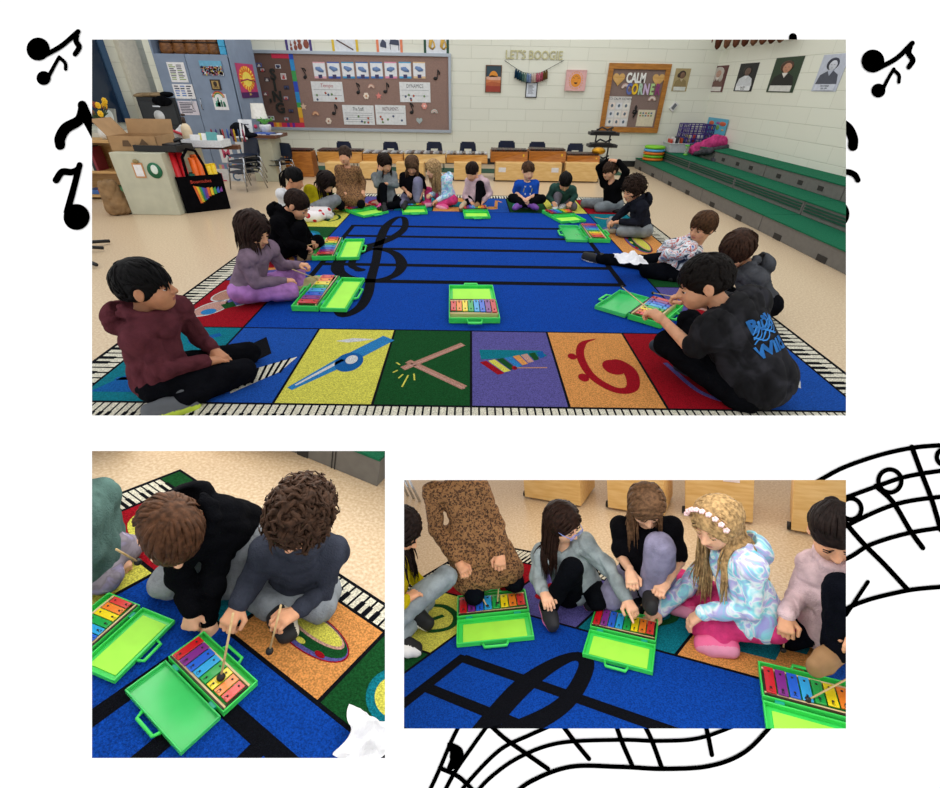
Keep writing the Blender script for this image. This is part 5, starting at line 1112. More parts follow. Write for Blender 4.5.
# dark metal racks by the calm corner
rx_=R1.Y(601,150,9.7)[0]; rk=thing('metal_rack',R1,(rx_,9.7,0),'black metal rack of folded stands left of the green steps','rack')
zr=[R1.Y(601,v_,9.7)[2] for v_ in (163,147,135)]
for s in (-.13,.13): mb=MB(); mb.tube([(s,0,0),(s,0,zr[2]+.1)],.015,8); mb.build('post',[paint('#141518')],rk)
for k,z in enumerate(zr):
    mb=MB(); rb(mb,-.27,.27,-.12,.12,z,z+.05); rb(mb,-.22,.18,-.17,.1,z+.05,z+.07); mb.build('shelf',[paint('#1b1c20')],rk,bevel=.008); mb=MB(); mb.T=TR(.0,-.05,z+.08); mb.tube([(-.14,0,0),(-.06,0,.05),(.05,0,.01),(.15,0,.05)],.016,6); mb.build('clamp',[paint('#26272b')],rk)
mb=MB(); mb.ball((0,0,.06),(.12,.1,.06),14,8); q=R1.Y(600,163,8.5); o=mb.build('brass_bowl',[mat('brass','#c08a1c',.3,.1,10,metal=.7)],room=R1); o.matrix_world=TR(q[0],8.72,R1.Y(600,155,8.72)[2]); setp(o,'small brass coloured bowl on the rightmost xylophone','bowl')

# ------------------------------------------------------------------ back wall displays
x0,z0=at_wall(256,132); x1,z1=at_wall(449,130); zt_=at_wall(450,57)[1]; x0=at_wall(262,95)[0]
W=x1-x0; H_=zt_-z1; bb=thing('bulletin_board',R1,(x0,YB,z1),'long tan bulletin board with aluminium frame, music notes and cards','board',M=RX(PI/2))
mb=MB(); rb(mb,0,W,0,H_,0,.02); mb.build('cork',[mat('tan_burlap','#957a70',.95,.10,120,.5,200)],bb)
mb=MB()
for a in ((-.05,W+.05,-.05,0),(-.05,W+.05,H_,H_+.05),(-.05,0,0,H_),(W,W+.05,0,H_)): rb(mb,*a,0,.05)
mb.build('frame',[mat('aluminium','#a9b2bc',.4,.02,10,metal=.3)],bb,bevel=.004)
def bbp(u,v): p=R1.Y(u,v,YB); return p[0]-x0,p[2]-z1
ww=bbp(297,90)[0]; mb=MB(); rb(mb,0,ww,0,H_,.02,.024); mb.build('brown_panel',[mat('brown_burlap','#6b5148',.95,.08,120,.5,200)],bb)
rc_=['#6a2a8a','#2a4ab8','#2a8ac8','#3a9a50','#e0b030','#e07a2a','#c82a4a']
mb=MB()
for k in range(14): mb.m=[1,2,2,3,3,1,1,2,2,3,4,4,5,6][k]; mb.box(ww-.04,ww+.04,H_*(13-k)/14,H_*(14-k)/14,.024,.028)
for k in range(12): mb.m=[0,0,5,4,5,6,6,0,6,0,6,6][k]; mb.box(.02+(ww-.06)*k/12,.02+(ww-.06)*(k+1)/12,0,.075,.024,.028)
for k in range(4): mb.m=6; mb.box(ww-.36+.08*k,ww-.28+.08*k,H_-.07,H_,.024,.028)
mb.build('rainbow_border',[paint(c) for c in rc_],bb)
mb=MB()
for ch,u,v in (('S',273.5,75),('I',275.5,86),('N',278,97),('G',281,108.5)): a,b=bbp(u,v); mb.T=TR(a,b,.034); mb.text(ch,.24,.02,bold=.008)
a,b=bbp(272,104); mb.T=TR(a,b,.034); mb.text("'",.2,.02,bold=.008); mb.build('letters',[paint('#232521')],bb)
def pin(name,u,v,w,h,mats,fn,label,cat,group=None,rot=0,board=None):
    a,b=bbp(u,v); w,h=sz(u,v,w,h,YB); mb=MB(); fn(mb,w,h); o=mb.build(name,mats); o.matrix_world=TR(x0+a,YB-.026,z1+b)@RX(PI/2)@RZ(rot); return setp(o,label,cat,group)
def photo_(mb,w,h):
    mb.m=0; mb.box(-w/2,w/2,-h/2,h/2,0,.003); mb.m=1; mb.box(-w*.4,w*.4,-h*.2,h*.38,.003,.0036); mb.m=2; mb.ball((0,0,.0036),(w*.16,h*.22,.002),10,5); mb.box(-w*.3,w*.25,-h*.42,-h*.15,.003,.004)
pl_=[(259.5,65,'#3a5aa0'),(263,70,'#1c1c22'),(278.5,66.5,'#d8d8dc'),(267.5,79.5,'#2a2a30'),(284,76.5,'#e8e0e0'),(287,87.5,'#30344a'),(266,93.5,'#8a3a44'),(286.5,98,'#3a4a6a'),(291.5,111,'#4a2a2a'),(271.5,118,'#d8dce4'),(287,119,'#3a5a6a')]
wh=['top left corner','just below the top left photo','upper right, pale','left of the letter S','with red lettering near the rainbow strip','right of the letter I','left of the letter N','right of the letter N','right of the letter G','bottom left corner','bottom centre']
for k,(u,v,c) in enumerate(pl_): pin('photo_card',u,v,5.2 if k!=9 else 6.5,4 if k!=4 else 6,[paint(c),paint(['#5a4a50','#b0a0a0','#3a4468'][k%3]),paint(['#d0c8c4','#b83a3a','#2a2430'][k%3])],photo_,'small photo card on the brown end, '+wh[k],'card')
ic=['#e0aab4','#3a5ab0','#3a90c0','#3a6ab0','#4a80c0','#d88aa8','#4aa0d0','#d8b890','#6a5a88']
for k in range(8):
    u=(315,335,349,363,377,391,405,419)[k] if k else 320; u=320+k*14.2; 
    def f(mb,w,h,k=k):
        mb.m=0; mb.box(-w/2,w/2,-h/2,h/2,0,.003); mb.m=1; mb.box(-w/2,w/2,-h/2,-h/2+h*.13,.003,.004); mb.box(-w/2,w/2,h/2-h*.07,h/2,.003,.004); mb.m=2; mb.tube([(-w*.32,h*.12+h*.08*math.sin(k),.006),(0,h*.06,.006),(w*.32,h*.02-h*.1*math.cos(k*2),.006)],[.02,.04,.015],8,flat=.3); mb.m=3; mb.box(-w*.16,w*.16,-h*.48,-h*.26,.003,.005)
    pin('instrument_card',u,70.3,12,16.5,[paint('#dfe2e6'),paint(ic[k]),paint('#6a86b4'),paint('#3c3860')],f,'white instrument flash card with blue drawing in the top row of the board','card','instrument flash cards in the top row')
def poster_(title,tc,rows):
    def f(mb,w,h):
        mb.m=0; mb.box(-w/2,w/2,-h/2,h/2,0,.003); mb.m=1; mb.T=TR(0,h*.3,.004); mb.text(title,h*.26,.001,sx=min(1,6.2/len(title))); mb.T=Matrix.Identity(4); r0=np.random.default_rng(len(title))
        for i in range(rows): mb.m=2; y=h*.1-h*.55*i/rows; mb.box(-w*.44,w*.44,y-.003,y+.003,.003,.004)
        for i in range(6): mb.m=3+i%3; x=(r0.random()-.5)*w*.8; y=-h*.05-h*.35*r0.random(); mb.ball((x,y,.004),(.022,.022,.002),8,5)
    return f
PM=lambda tc:[paint('#dcdfe0'),paint(tc),paint('#8a9096'),paint('#a8503a'),paint('#4a5a7a'),paint('#6a8a5a')]
pin('chart_paper',328,91.7,31,20,PM('#a83a40'),poster_('Tempo','',2),'handwritten chart paper titled in red, left on the board','chart')
pin('chart_paper',415.2,92.3,30.5,20,PM('#4a5058'),poster_('DYNAMICS','',2),'handwritten chart paper at the right of the board','chart')
pin('chart_paper',359,115,31,19.5,PM('#2a3a3a'),poster_('The Staff','',5),'lined chart paper of a music staff, bottom of the board','chart')
pin('chart_paper',391,115,30,19.5,PM('#5a3a44'),poster_('INSTRUMENTS','',1),'chart paper with tall pencilled letters, bottom of the board','chart')
def noteshape(mb,w,h):
    mb.ball((-w*.12,-h*.38,.008),(w*.28,h*.16,.006),12,6); mb.box(w*.1,w*.2,-h*.38,h*.45,.004,.012); mb.tube([(w*.15,h*.42,.008),(w*.4,h*.25,.008),(w*.42,h*.02,.008)],.012,5)
for k,(u,v,rt) in enumerate(((304,73,.5),(357.5,88,.4),(386,87.5,0),(334.5,109,0),(411,108,.4),(436.5,74.5,-.1))): pin('note_cutout',u,v,7,11,[paint('#0c0c0e')],noteshape,'black music note cutout on the board, '+['at the upper left','left of the pink rainbow','right of the pink rainbow','below the red titled chart','between lower chart and upper right chart','at the upper right'][k],'cutout',None,rt)
def star(n,r1,r2): return [((r1 if k%2==0 else r2)*math.cos(k*PI/n+PI/2),(r1 if k%2==0 else r2)*math.sin(k*PI/n+PI/2)) for k in range(2*n)]
def cut_(kind,c2):
    def f(mb,w,h):
        mb.m=0
        if kind=='star': mb.prism(star(5,w/2,w*.24),0,.004)
        elif kind=='flower':
            for k in range(6): mb.ball((w*.27*math.cos(k*1.047),w*.27*math.sin(k*1.047),.003),(w*.2,w*.2,.003),10,5)
            mb.m=1; mb.ball((0,0,.006),(w*.14,w*.14,.003),10,5)
        elif kind=='rainbow':
            for q,r in enumerate((.48,.36,.24)): mb.m=q%2; mb.tube([(w*r*math.cos(a),w*r*math.sin(a)-h*.2,.005) for a in np.linspace(0,PI,12)],w*.065,5,flat=.4)
        elif kind=='heart': heart(mb,w,0,.005)
    return f
def heart(mb,w,z0,z1): mb.prism([(w/2*16/17*math.sin(t)**3,w/2*(13*math.cos(t)-5*math.cos(2*t)-2*math.cos(3*t)-math.cos(4*t))/17) for t in np.linspace(0,2*PI,30,endpoint=False)],z0,z1)
for nm,u,v,kd,c1,c2,lb in (('star_cutout',304,106.5,'star','#d8b8a0','#ffffff','tan star cutout on the board'),('shell_cutout',316,114,'rainbow','#d09070','#e8c8a0','orange arch cutout low on the board'),('flower_cutout',329,121,'flower','#e0d0c0','#a87860','cream flower cutout at the bottom of the board'),('rainbow_cutout',371.5,87,'rainbow','#d0a090','#e8d8c8','pink rainbow cutout between two notes'),('flower_cutout',366.5,96,'flower','#e6d6c4','#c89060','cream flower cutout under the pink rainbow'),('star_cutout',379,96,'star','#d88078','#ffffff','coral star cutout under the pink rainbow'),('flower_cutout',424.5,106,'flower','#e0988c','#f0e0d8','coral flower cutout near the right end of the board'),('rainbow_cutout',434.5,112,'rainbow','#c8d0c8','#d8a8a0','pale rainbow cutout near the right end of the board'),('heart_cutout',419.5,120.5,'heart','#a8b4b4','#ffffff','grey heart cutout low on the board')):
    pin(nm,u,v,6.5,6.5,[paint(c1),paint(c2)],cut_(kd,0),lb,'cutout')
# posters above the board
for k,(u0,u1,bc,kd) in enumerate(((286,314,'#4a3a7a','violin'),(332,360,'#d8b830','flute'),(376,404,'#e0805a','piano'),(423,450,'#1f4a34','tuba'))):
    a,zz1=at_wall(u0+1,53.5); b,_=at_wall(u1-1,53.5); w=b-a
    mb=MB(); rb(mb,0,w,0,.55,0,.004); mb.m=1; mb.box(0,.045,0,.55,.004,.006); mb.box(w-.045,w,0,.55,.004,.006)
    mb.m=2; S_=[(w*.25,.12),(w*.45,.16),(w*.7,.2)]
    if kd=='violin':
        for q,(x,y) in enumerate(((.1,.10),(.18,.12),(.26,.14),(.38,.17))): s_=.03+.012*q; mb.ball((x,y-.03,.006),(s_*.8,s_,.004),10,6); mb.ball((x,y+s_*.9,.006),(s_*.62,s_*.75,.004),10,6); mb.box(x-.006,x+.006,y+s_,y+s_*3,.006,.009)
    elif kd=='flute': mb.tube([(w*.2,.2,.008),(w*.8,.06,.008)],.01,6)
    elif kd=='piano': mb.prism([(w*.15,.1),(w*.38,.08),(w*.38,.16),(w*.25,.22),(w*.15,.14)],.004,.008); mb.prism([(w*.5,.14),(w*.88,.12),(w*.86,.2),(w*.55,.22)],.004,.008); mb.box(w*.52,w*.54,.06,.14,.004,.008); mb.box(w*.84,w*.86,.05,.12,.004,.008)
    else:
        for x in (.15,.36): mb.tube([(x,.24,.01),(x-.04,.1,.01),(x,.06,.01),(x+.05,.1,.01),(x+.03,.18,.01)],[.04,.025,.02,.016,.012],8,flat=.4)
    o=mb.build('instrument_poster',[paint('#d9dde2'),paint(bc),paint({'violin':'#8a4a3a','flute':'#5a3a34','piano':'#3a4258','tuba':'#c8a040'}[kd])]); o.matrix_world=wall_M(a,zz1,YB-.003); setp(o,{'violin':'poster of string instruments with purple edges','flute':'poster of a flute with yellow edges','piano':'poster of pianos with orange edges','tuba':'poster of brass instruments with dark green edges'}[kd]+' above the board','poster')
mb=MB(); mb.box(-3.6,2.9,9.25,9.75,.0005,.008); setp(mb.build('floor_runner',[mat('dark_green_runner','#2c5340',.95,.1,60)],room=R1),'dark green floor strip behind the row of box seats','mat')
# LET'S BOOGIE and the wall pictures
bx,bz=at_wall(534,55.5); mb=MB(); lw_,lh_=sz(534.4,54.7,57,9,YB); mb.text("LET'S BOOGIE",lh_*1.38,.012,bold=.003); mx_=max(q_[0] for q_ in mb.v)-min(q_[0] for q_ in mb.v); mb.v=[(q_[0]*lw_/mx_,q_[1],q_[2]) for q_ in mb.v]; o=mb.build('gold_letters',[mat('gold_foil','#b9b48c',.28,.1,30,metal=.55)]); o.matrix_world=wall_M(bx,bz,YB-.012); setp(o,"gold foil letters spelling LET'S BOOGIE high on the back wall",'letters')
def framed(name,u,v,w,h,d,mats,fn,label,cat='picture',rot=0,hit=None):
    a,b=at_wall(u,v); w,h=sz(u,v,w,h,YB); t=thing(name,R1,(a,YB-.001,b),label,cat,M=RX(PI/2)@RZ(rot)); mb=MB(); mb.m=0
    for q in ((-w/2,w/2,-h/2,-h/2+.015),(-w/2,w/2,h/2-.015,h/2),(-w/2,-w/2+.015,-h/2+.015,h/2-.015),(w/2-.015,w/2,-h/2+.015,h/2-.015)): rb(mb,*q,0,d)
    mb.build('frame',[mats[0]],t,bevel=.002); mb=MB(); fn(mb,w-.03,h-.03,d-.006); mb.build('print',mats[1:],t); return t
def f1(mb,w,h,z):
    rb(mb,-w/2,w/2,-h/2,h/2,0,z); mb.m=1; mb.prism([(w*.3*math.cos(a),h*.08+w*.34*math.sin(a)) for a in np.linspace(0,PI,18)],z,z+.001)
    for k in range(4): mb.m=2+k; y=h*.08-k*h*.12; mb.prism([(-w/2,y+.01*(k%2)),(-w*.1,y+.025*((k+1)%2)),(w/2,y),(w/2,-h/2),(-w/2,-h/2)],z+.0005*k,z+.001+.0005*k)
framed('framed_print',493.4,79,16,27.5,.02,[paint('#6a4a34'),paint('#2c4450'),paint('#d88a2c'),paint('#d8a890'),paint('#c8794a'),paint('#b05a34'),paint('#9a3a2a')],f1,'framed abstract sunset print, left of the tassel garland')
def f2(mb,w,h,z): rb(mb,-w/2,w/2,-h/2,h/2,0,z); mb.m=1; [mb.box(-w*.34,w*(.1+.2*((k*7)%3)/3),h*.32-k*h*.075,h*.345-k*h*.075,z,z+.001) for k in range(9)]
framed('framed_note',531.3,90,11.5,15.5,.02,[paint('#16181c'),paint('#d2d9e2'),INK],f2,'small black framed note hanging under the tassel garland')
def f3(mb,w,h,z):
    rb(mb,-w/2,w/2,-h/2,h/2,0,z); mb.m=1; mb.prism([(w*.28*math.cos(a),w*.30*math.sin(a)) for a in np.linspace(0,2*PI,28,endpoint=False)],z,z+.002)
    for k in range(22): a=k*2*PI/22; mb.ball((w*.36*math.cos(a),w*.38*math.sin(a),z),(.008,.014,.002),6,4)
    mb.m=2; mb.prism([(-w*.1,-.03),(-w*.05,-.055),(w*.05,-.055),(w*.1,-.03)],z+.002,z+.003); [mb.tube([(x-.02,y,z+.003),(x,y+.014,z+.003),(x+.02,y,z+.003)],.003,4) for x,y in ((-.05,.03),(.05,.03),(0,.06))]
framed('sun_canvas',575.4,80.5,20,21,.06,[paint('#d9aaa8'),paint('#d9aaa8'),paint('#e0902c'),paint('#3a2418')],f3,'pink canvas with an orange smiling sun on the back wall')
# tassel garland
ga=thing('tassel_garland',R1,(at_wall(531,70)[0],YB-.01,at_wall(531,70)[1]),'garland of coloured yarn tassels strung beneath the gold letters','garland')
gp=[at_wall(504.5,60.5),at_wall(516,68.5),at_wall(523,72.5),at_wall(531,74),at_wall(540,73),at_wall(548,69),at_wall(563.5,60.5)]; gc=at_wall(531,70)
mb=MB(); mb.tube([(a-gc[0],-.02,b-gc[1]) for a,b in gp],.005,5); mb.build('string',[paint('#6a6a60')],ga)
tc_=['#143048','#1a3a50','#2a4a54','#4a6a66','#6a8076','#6a82a8','#8090b4','#b8a8a0','#c8b0a4','#a85a6a','#b86a78','#a04a5a','#5a4424','#6a5230']
for k in range(14):
    u=516+k*2.35; v=np.interp(u,[516,523,531,540,549],[69,72.5,74,72.5,69]); a,b=at_wall(u,v); mb=MB(); mb.tube([(a-gc[0],-.025,b-gc[1]),(a-gc[0],-.03,b-gc[1]-.03),(a-gc[0]+.003,-.03,b-gc[1]-.14)],[.01,.022,.03],7); mb.build('tassel',[cloth(tc_[k])],ga)
# calm corner
x0c=at_wall(607,98)[0]; x1c=at_wall(661,98)[0]; z0c=at_wall(632,129)[1]; z1c=at_wall(640,67.5)[1]
cc=thing('calm_corner_board',R1,(x0c,YB,z0c),'wood framed board reading CALM CORNER beside the green steps','board',M=RX(PI/2)); w=x1c-x0c; h=z1c-z0c
mb=MB(); rb(mb,0,w,0,h,0,.02); mb.build('cork',[mat('mauve_burlap','#84706a',.95,.08,120,.5,200)],cc); mb=MB()
for q in ((-.06,w+.06,-.06,.03),(-.06,w+.06,h-.03,h+.06),(-.06,.03,.03,h-.03),(w-.03,w+.06,.03,h-.03)): rb(mb,*q,0,.05)
mb.build('frame',[wood('#b5782f','#96601f','oak_frame')],cc,bevel=.004)
kx_=w/54; ky_=h/61.5; mb=MB(); mb.T=TR(w*.46,h*.83,.040); mb.text('CALM',ky_*13,.012,bold=.008,sx=.66); mb.build('white_letters',[paint('#e8e8e4')],cc)
for k,ch in enumerate('CORNER'): mb=MB(); mb.T=TR(w*(.37+.105*k),h*.655,.036); mb.text(ch,ky_*14.5,.012,bold=.010,sx=.62); mb.build('letter',[paint(['#5a68a8','#e0b820','#a8c4b0','#c8b0d0','#a8c88a','#8a3a70'][k])],cc)
def onb(u,v,o0=(x0c,z0c)): p=R1.Y(u,v,YB-.03); return p[0],p[2]
for u,v,lb in ((617,80,'left'),(659,80,'right')):
    mb=MB(); heart(mb,kx_*12.5,0,.01); o=mb.build('wooden_heart',[wood('#d2a868','#c09450','heart_wood')]); p=(x0c+w*(.15 if lb=='left' else .87),z0c+h*.82); o.matrix_world=wall_M(p[0],p[1],YB-.026); setp(o,'pale wooden heart at the top %s of the calm corner board'%lb,'heart')
def chart9(mb,w,h):
    mb.m=0; mb.box(-w/2,w/2,-h/2,h/2,0,.003); mb.m=1; mb.T=TR(0,h*.42,.004); mb.text('TO CALM DOWN',.055,.001); mb.T=Matrix.Identity(4)
    for i in range(3):
        for j in range(3): mb.m=2+(i*2+j)%3; mb.box(-w*.44+w*.31*i,-w*.18+w*.31*i,-h*.46+h*.27*j,-h*.24+h*.27*j,.003,.0036); mb.m=5; mb.ball((-w*.31+w*.31*i,-h*.34+h*.27*j,.004),(.025,.03,.002),8,5)
def wallthing(name,x,z,mats,fn,w,h,label,cat,y=YB-.024): mb=MB(); fn(mb,w,h); o=mb.build(name,mats); o.matrix_world=wall_M(x,z,y); return setp(o,label,cat)
wallthing('calming_chart',x0c+w*.24,z0c+h*.29,[paint('#cfccc8'),INK,paint('#e0dcd4'),paint('#d8d8dc'),paint('#e0d4cc'),paint('#5a6a7a')],chart9,w*.42,h*.50,'pale chart of nine small pictures at the left of the calm corner board','chart')
wallthing('calming_card',x0c+w*.78,z0c+h*.19,[paint('#d2c8b0'),INK,paint('#a86a4a'),paint('#6a8a5a'),paint('#5a6a8a')],lambda mb,w,h:(rb(mb,-w/2,w/2,-h/2,h/2,0,.003),[rb(mb,-w*.4+w*.16*k,-w*.3+w*.16*k,h*(.1+.15*r_),h*(.2+.15*r_),.003,.004,2+(k+r_)%3) for k in range(5) for r_ in range(2)],rb(mb,-w*.4,w*.4,-h*.4,-h*.05,.003,.0035,0)),w*.32,h*.28,'tan card with rows of tiny pictures at the lower right of the calm corner board','card')
def clefc(mb,w,h):
    P_=[(.0,-.42),(-.14,-.46),(-.14,-.34),(.0,-.36),(.06,0),(.08,.35),(0,.48),(-.08,.3),(.1,.05),(-.0,-.22),(-.22,-.12),(-.2,.06),(.02,.12),(.2,-.02),(.12,-.16),(-.04,-.14),(-.06,-.02)]
    mb.tube([(x*w*1.7,y*h,.008) for x,y in P_],.011,6)
wallthing('clef_cutout',x0c+w*.56,z0c+h*.30,[paint('#101012')],clefc,kx_*6,ky_*13,'black treble clef cutout in the middle of the calm corner board','cutout')
for x_,z_,lb in ((.30,.69,'beneath the left wooden heart'),(.83,.50,'beneath the colourful letters')): wallthing('rainbow_cutout',x0c+w*x_,z0c+h*z_,[paint('#c8a8a0'),paint('#e8e0d8')],cut_('rainbow',0),kx_*8,ky_*6.5,'small pale rainbow cutout '+lb,'cutout')
# portraits: a generic sitter drawn with flat shapes, caption card below
def portrait(bg,coat,skin_,hair_,collar,style,cap1,cap2,capw=.8):
    def f(mb,w,h):
        mb.m=0; mb.box(-w/2,w/2,-h/2,h/2,0,.004); mb.m=1; mb.prism([(-w*.44,-h*.30),(-w*.36,-h*.05),(-w*.1,h*.06),(w*.12,h*.06),(w*.34,-h*.05),(w*.42,-h*.30)],.004,.005)
        mb.m=3; mb.ball((0,h*.24,.005),((w*.24 if style!='wig' else w*.33),h*(.17 if style!='wig' else .22),.003),18,6)
        if style=='wig': mb.ball((-w*.2,h*.05,.006),(w*.13,h*.16,.003),12,6); mb.ball((w*.2,h*.05,.006),(w*.13,h*.16,.003),12,6)
        if style=='bun': mb.ball((-w*.2,h*.2,.006),(w*.12,h*.1,.003),12,6)
        mb.m=2; mb.ball((w*.03,h*.20,.007),(w*.16,h*.14,.004),18,6); mb.box(-w*.05,w*.08,h*.02,h*.12,.004,.008); mb.m=4; mb.prism([(-w*.1,h*.06),(w*.12,h*.06),(w*.02,-h*.08)],.006,.009)
        mb.m=3; mb.box(-w*.06,w*.0,h*.215,h*.225,.0105,.012); mb.box(w*.06,w*.12,h*.215,h*.225,.0105,.012); mb.box(0,w*.07,h*.13,h*.137,.0105,.012)
        mb.m=5; mb.box(-w*.5*capw,w*.5*capw,-h*.47,-h*.30,.006,.010); mb.m=6
        for t,y in ((cap1,-.345),(cap2,-.42)):
            if t: mb.T=TR(0,h*y,.011); mb.text(t,h*.07,.001,sx=min(1,w*.9/max(.01,len(t)*h*.042))); 
        mb.T=Matrix.Identity(4)
    return f
def PMAT(*c): return [paint(x) for x in c]
x,z=at_wall(681,80); pw_,ph_=sz(681,80,15,23,YB); wallthing('portrait_poster',x,z,PMAT('#a8966a','#8a7850','#7a5c48','#3a2a22','#b8a888','#cfd2cc','#3a3a40'),portrait(0,0,0,0,0,'bun','',''),pw_,ph_,'sepia profile portrait on the back wall right of the calm corner board','poster',YB-.004)
x,z=at_wall(673.5,106.5); mb=MB(); mb.box(-.05,.05,-.075,.075,0,.03); mb.m=1; mb.box(-.03,.03,-.05,.05,.03,.034); o=mb.build('wall_remote',[paint('#d8d8d6'),paint('#6a6e74')],bevel=.006); o.matrix_world=wall_M(x,z,YB-.001)@RZ(-.6); setp(o,'small white remote in a holder on the back wall under the sepia portrait','remote')
def rwall(u,v): p=R1.X(u,v,XR-.004); return p[1],p[2]
PT=[('portrait_poster',717.3,79,16,26,PMAT('#5a2a2a','#6a4a44','#b08a78','#b8b0a8','#d8d0c8','#d4d0cc','#3a3a40'),'wig','','','portrait of a sitter in a long grey wig on the right wall'),
 ('portrait_poster',746,77.4,18,28,PMAT('#16181c','#c8ccd0','#6a5248','#1a1614','#d8dade','#dfe2e4','#2a2e3a'),'plain','George Walker','1922 - 2018','dark portrait of a sitter in white shirt on the right wall'),
 ('portrait_poster',784.5,75,27,35,PMAT('#243a26','#101214','#b8846a','#4a2c1a','#d8d4cc','#cfcfca','#3a3a40'),'plain','','','painted portrait of a sitter in black coat before green, right wall'),
 ('portrait_poster',830,73,25,37,PMAT('#b9bfce','#4a4e5c','#c4c8d2','#2c3040','#a8aec0','#c9cedb','#3a4258'),'plain','Clara Schumann','1819 - 1896','pale pencil portrait with caption at the right edge of the right wall')]
for nm,u,v,w,h,ms,stl,c1,c2,lb in PT:
    y,z=rwall(u,v); w,h=rwall(u-w/2,v)[0]-rwall(u+w/2,v)[0],rwall(u,v-h/2)[1]-rwall(u,v+h/2)[1]; mb=MB(); portrait(0,0,0,0,0,stl,c1,c2)(mb,w,h); o=mb.build(nm,ms); o.matrix_world=rwall_M(y,z,XR-.003); setp(o,lb,'poster')
y,z=rwall(717.3,126); mw_=rwall(707,126)[0]-rwall(727.5,126)[0]; mh_=rwall(717,118)[1]-rwall(717,134)[1]
def wmap(mb,w,h):
    mb.m=0; mb.box(-w/2,w/2,-h/2,h/2,0,.004); mb.m=2
    for x_,y_,a_,b_,m_ in ((-.28,.15,.14,.16,1),(-.2,-.18,.07,.16,2),(.05,.2,.1,.1,3),(.08,-.08,.09,.18,4),(.28,.18,.18,.15,1),(.34,-.2,.07,.06,2)): mb.m=m_; mb.ball((w*x_,h*y_,.004),(w*a_,h*b_,.003),10,5)
mb=MB(); wmap(mb,mw_,mh_); o=mb.build('world_map',PMAT('#58a8c4','#c05a3a','#c89a4a','#8a5a9a','#6a9a4a')); o.matrix_world=rwall_M(y,z,XR-.02); setp(o,'small world map standing against the right wall above the steps','map')
# rolled brown garland hanging at the top right
y0_,_=rwall(705,44); gb=thing('feather_garland',R1,(XR-.22,8.1,2.0),'row of brown cloth flags hanging at the top of the right wall','garland')
for k in range(9):
    p=R1.X(708+k*9,49.5-k*1.0,XR-.22); mb=MB(); mb.T=TR(p[0]-(XR-.22),p[1]-8.1,p[2]-2.0); mb.tube([(0,0,.35),(0,0,.12),(0,0,.02),(0,0,-.015)],[.07,.1,.075,.02],10,flat=.5); mb.build('flag',[cloth(['#6a4232','#5a3628','#74503c'][k%3])],gb)
# green carpeted steps along the right wall
XS=[3.38,3.80,4.18,XR]; ZS=[.17,.325,.485]; GC=mat('green_carpet','#1b6a4c',.9,.15,120,.5,200,spec=.1); GP=mat('grey_plastic','#6c6a66',.6,.05,20); GPD=mat('grey_plastic_dark','#2c2a28',.7,.05,20); GRIB=mat('green_rib','#0f4a36',.7,.05,20)
nseg=5; ylen=(YB-.1-2.2)/nseg
for s_ in range(nseg):
    ya=2.2+s_*ylen; yb_=ya+ylen-.012
    t=thing('riser_section',R1,(XS[0],ya,0),'grey three-step riser with green carpet treads, '+['nearest the viewer','second from the viewer','middle section','second from the back wall','nearest the back wall'][s_],'steps')
    for q in range(3):
        mb=MB(); xa_,xb_=XS[q]-XS[0],(XR-XS[0]-.002); z0_=0 if q==0 else ZS[q-1]+.012; rb(mb,xa_,xb_,0,yb_-ya,z0_,ZS[q]); mb.build('step_box',[GP],t,bevel=.004)
        mb=MB(); rb(mb,xa_-.012,(XS[q+1]-XS[0]) if q<2 else xb_,0,yb_-ya,ZS[q],ZS[q]+.012); mb.build('tread',[GC],t)
        if q==1: 
            for r_ in range(3): mb=MB(); rb(mb,xa_-.01,xa_+.004,.03,yb_-ya-.03,ZS[0]+.055+.03*r_,ZS[0]+.072+.03*r_); mb.build('rib',[GRIB],t)
        if q==0:
            for f_ in (.25,.72): mb=MB(); rb(mb,xa_-.004,xa_+.01,(yb_-ya)*f_,(yb_-ya)*f_+.14,.0,.06); mb.build('foot_slot',[GPD],t)
        if q==2:
            for f_ in (.2,.45,.75): mb=MB(); rb(mb,xa_-.004,xa_+.006,(yb_-ya)*f_,(yb_-ya)*f_+.1,ZS[1]+.05,ZS[1]+.10); mb.build('slot',[GPD],t)
# discs stacked on the first step
q=vec(3.56,9.95,0)
for k,(c_,nm_) in enumerate((('#e0761c','orange'),('#6ab82a','green'),('#e0761c','orange'),('#5aa8dc','light blue'),('#7cc82a','lime green'))):
    mb=MB(); mb.lathe([(.17,0),(.195,.012),(.195,.036),(.17,.048),(.0,.05)],28); o=mb.build('floor_disc',[paint(c_)],room=R1); o.matrix_world=TR(q[0]+.04,q[1],ZS[0]+.013+.051*k); setp(o,'%s round floor disc in the stack on the lowest step, %s'%(nm_,['bottom','second from bottom','middle','second from top','topmost'][k]),'disc')
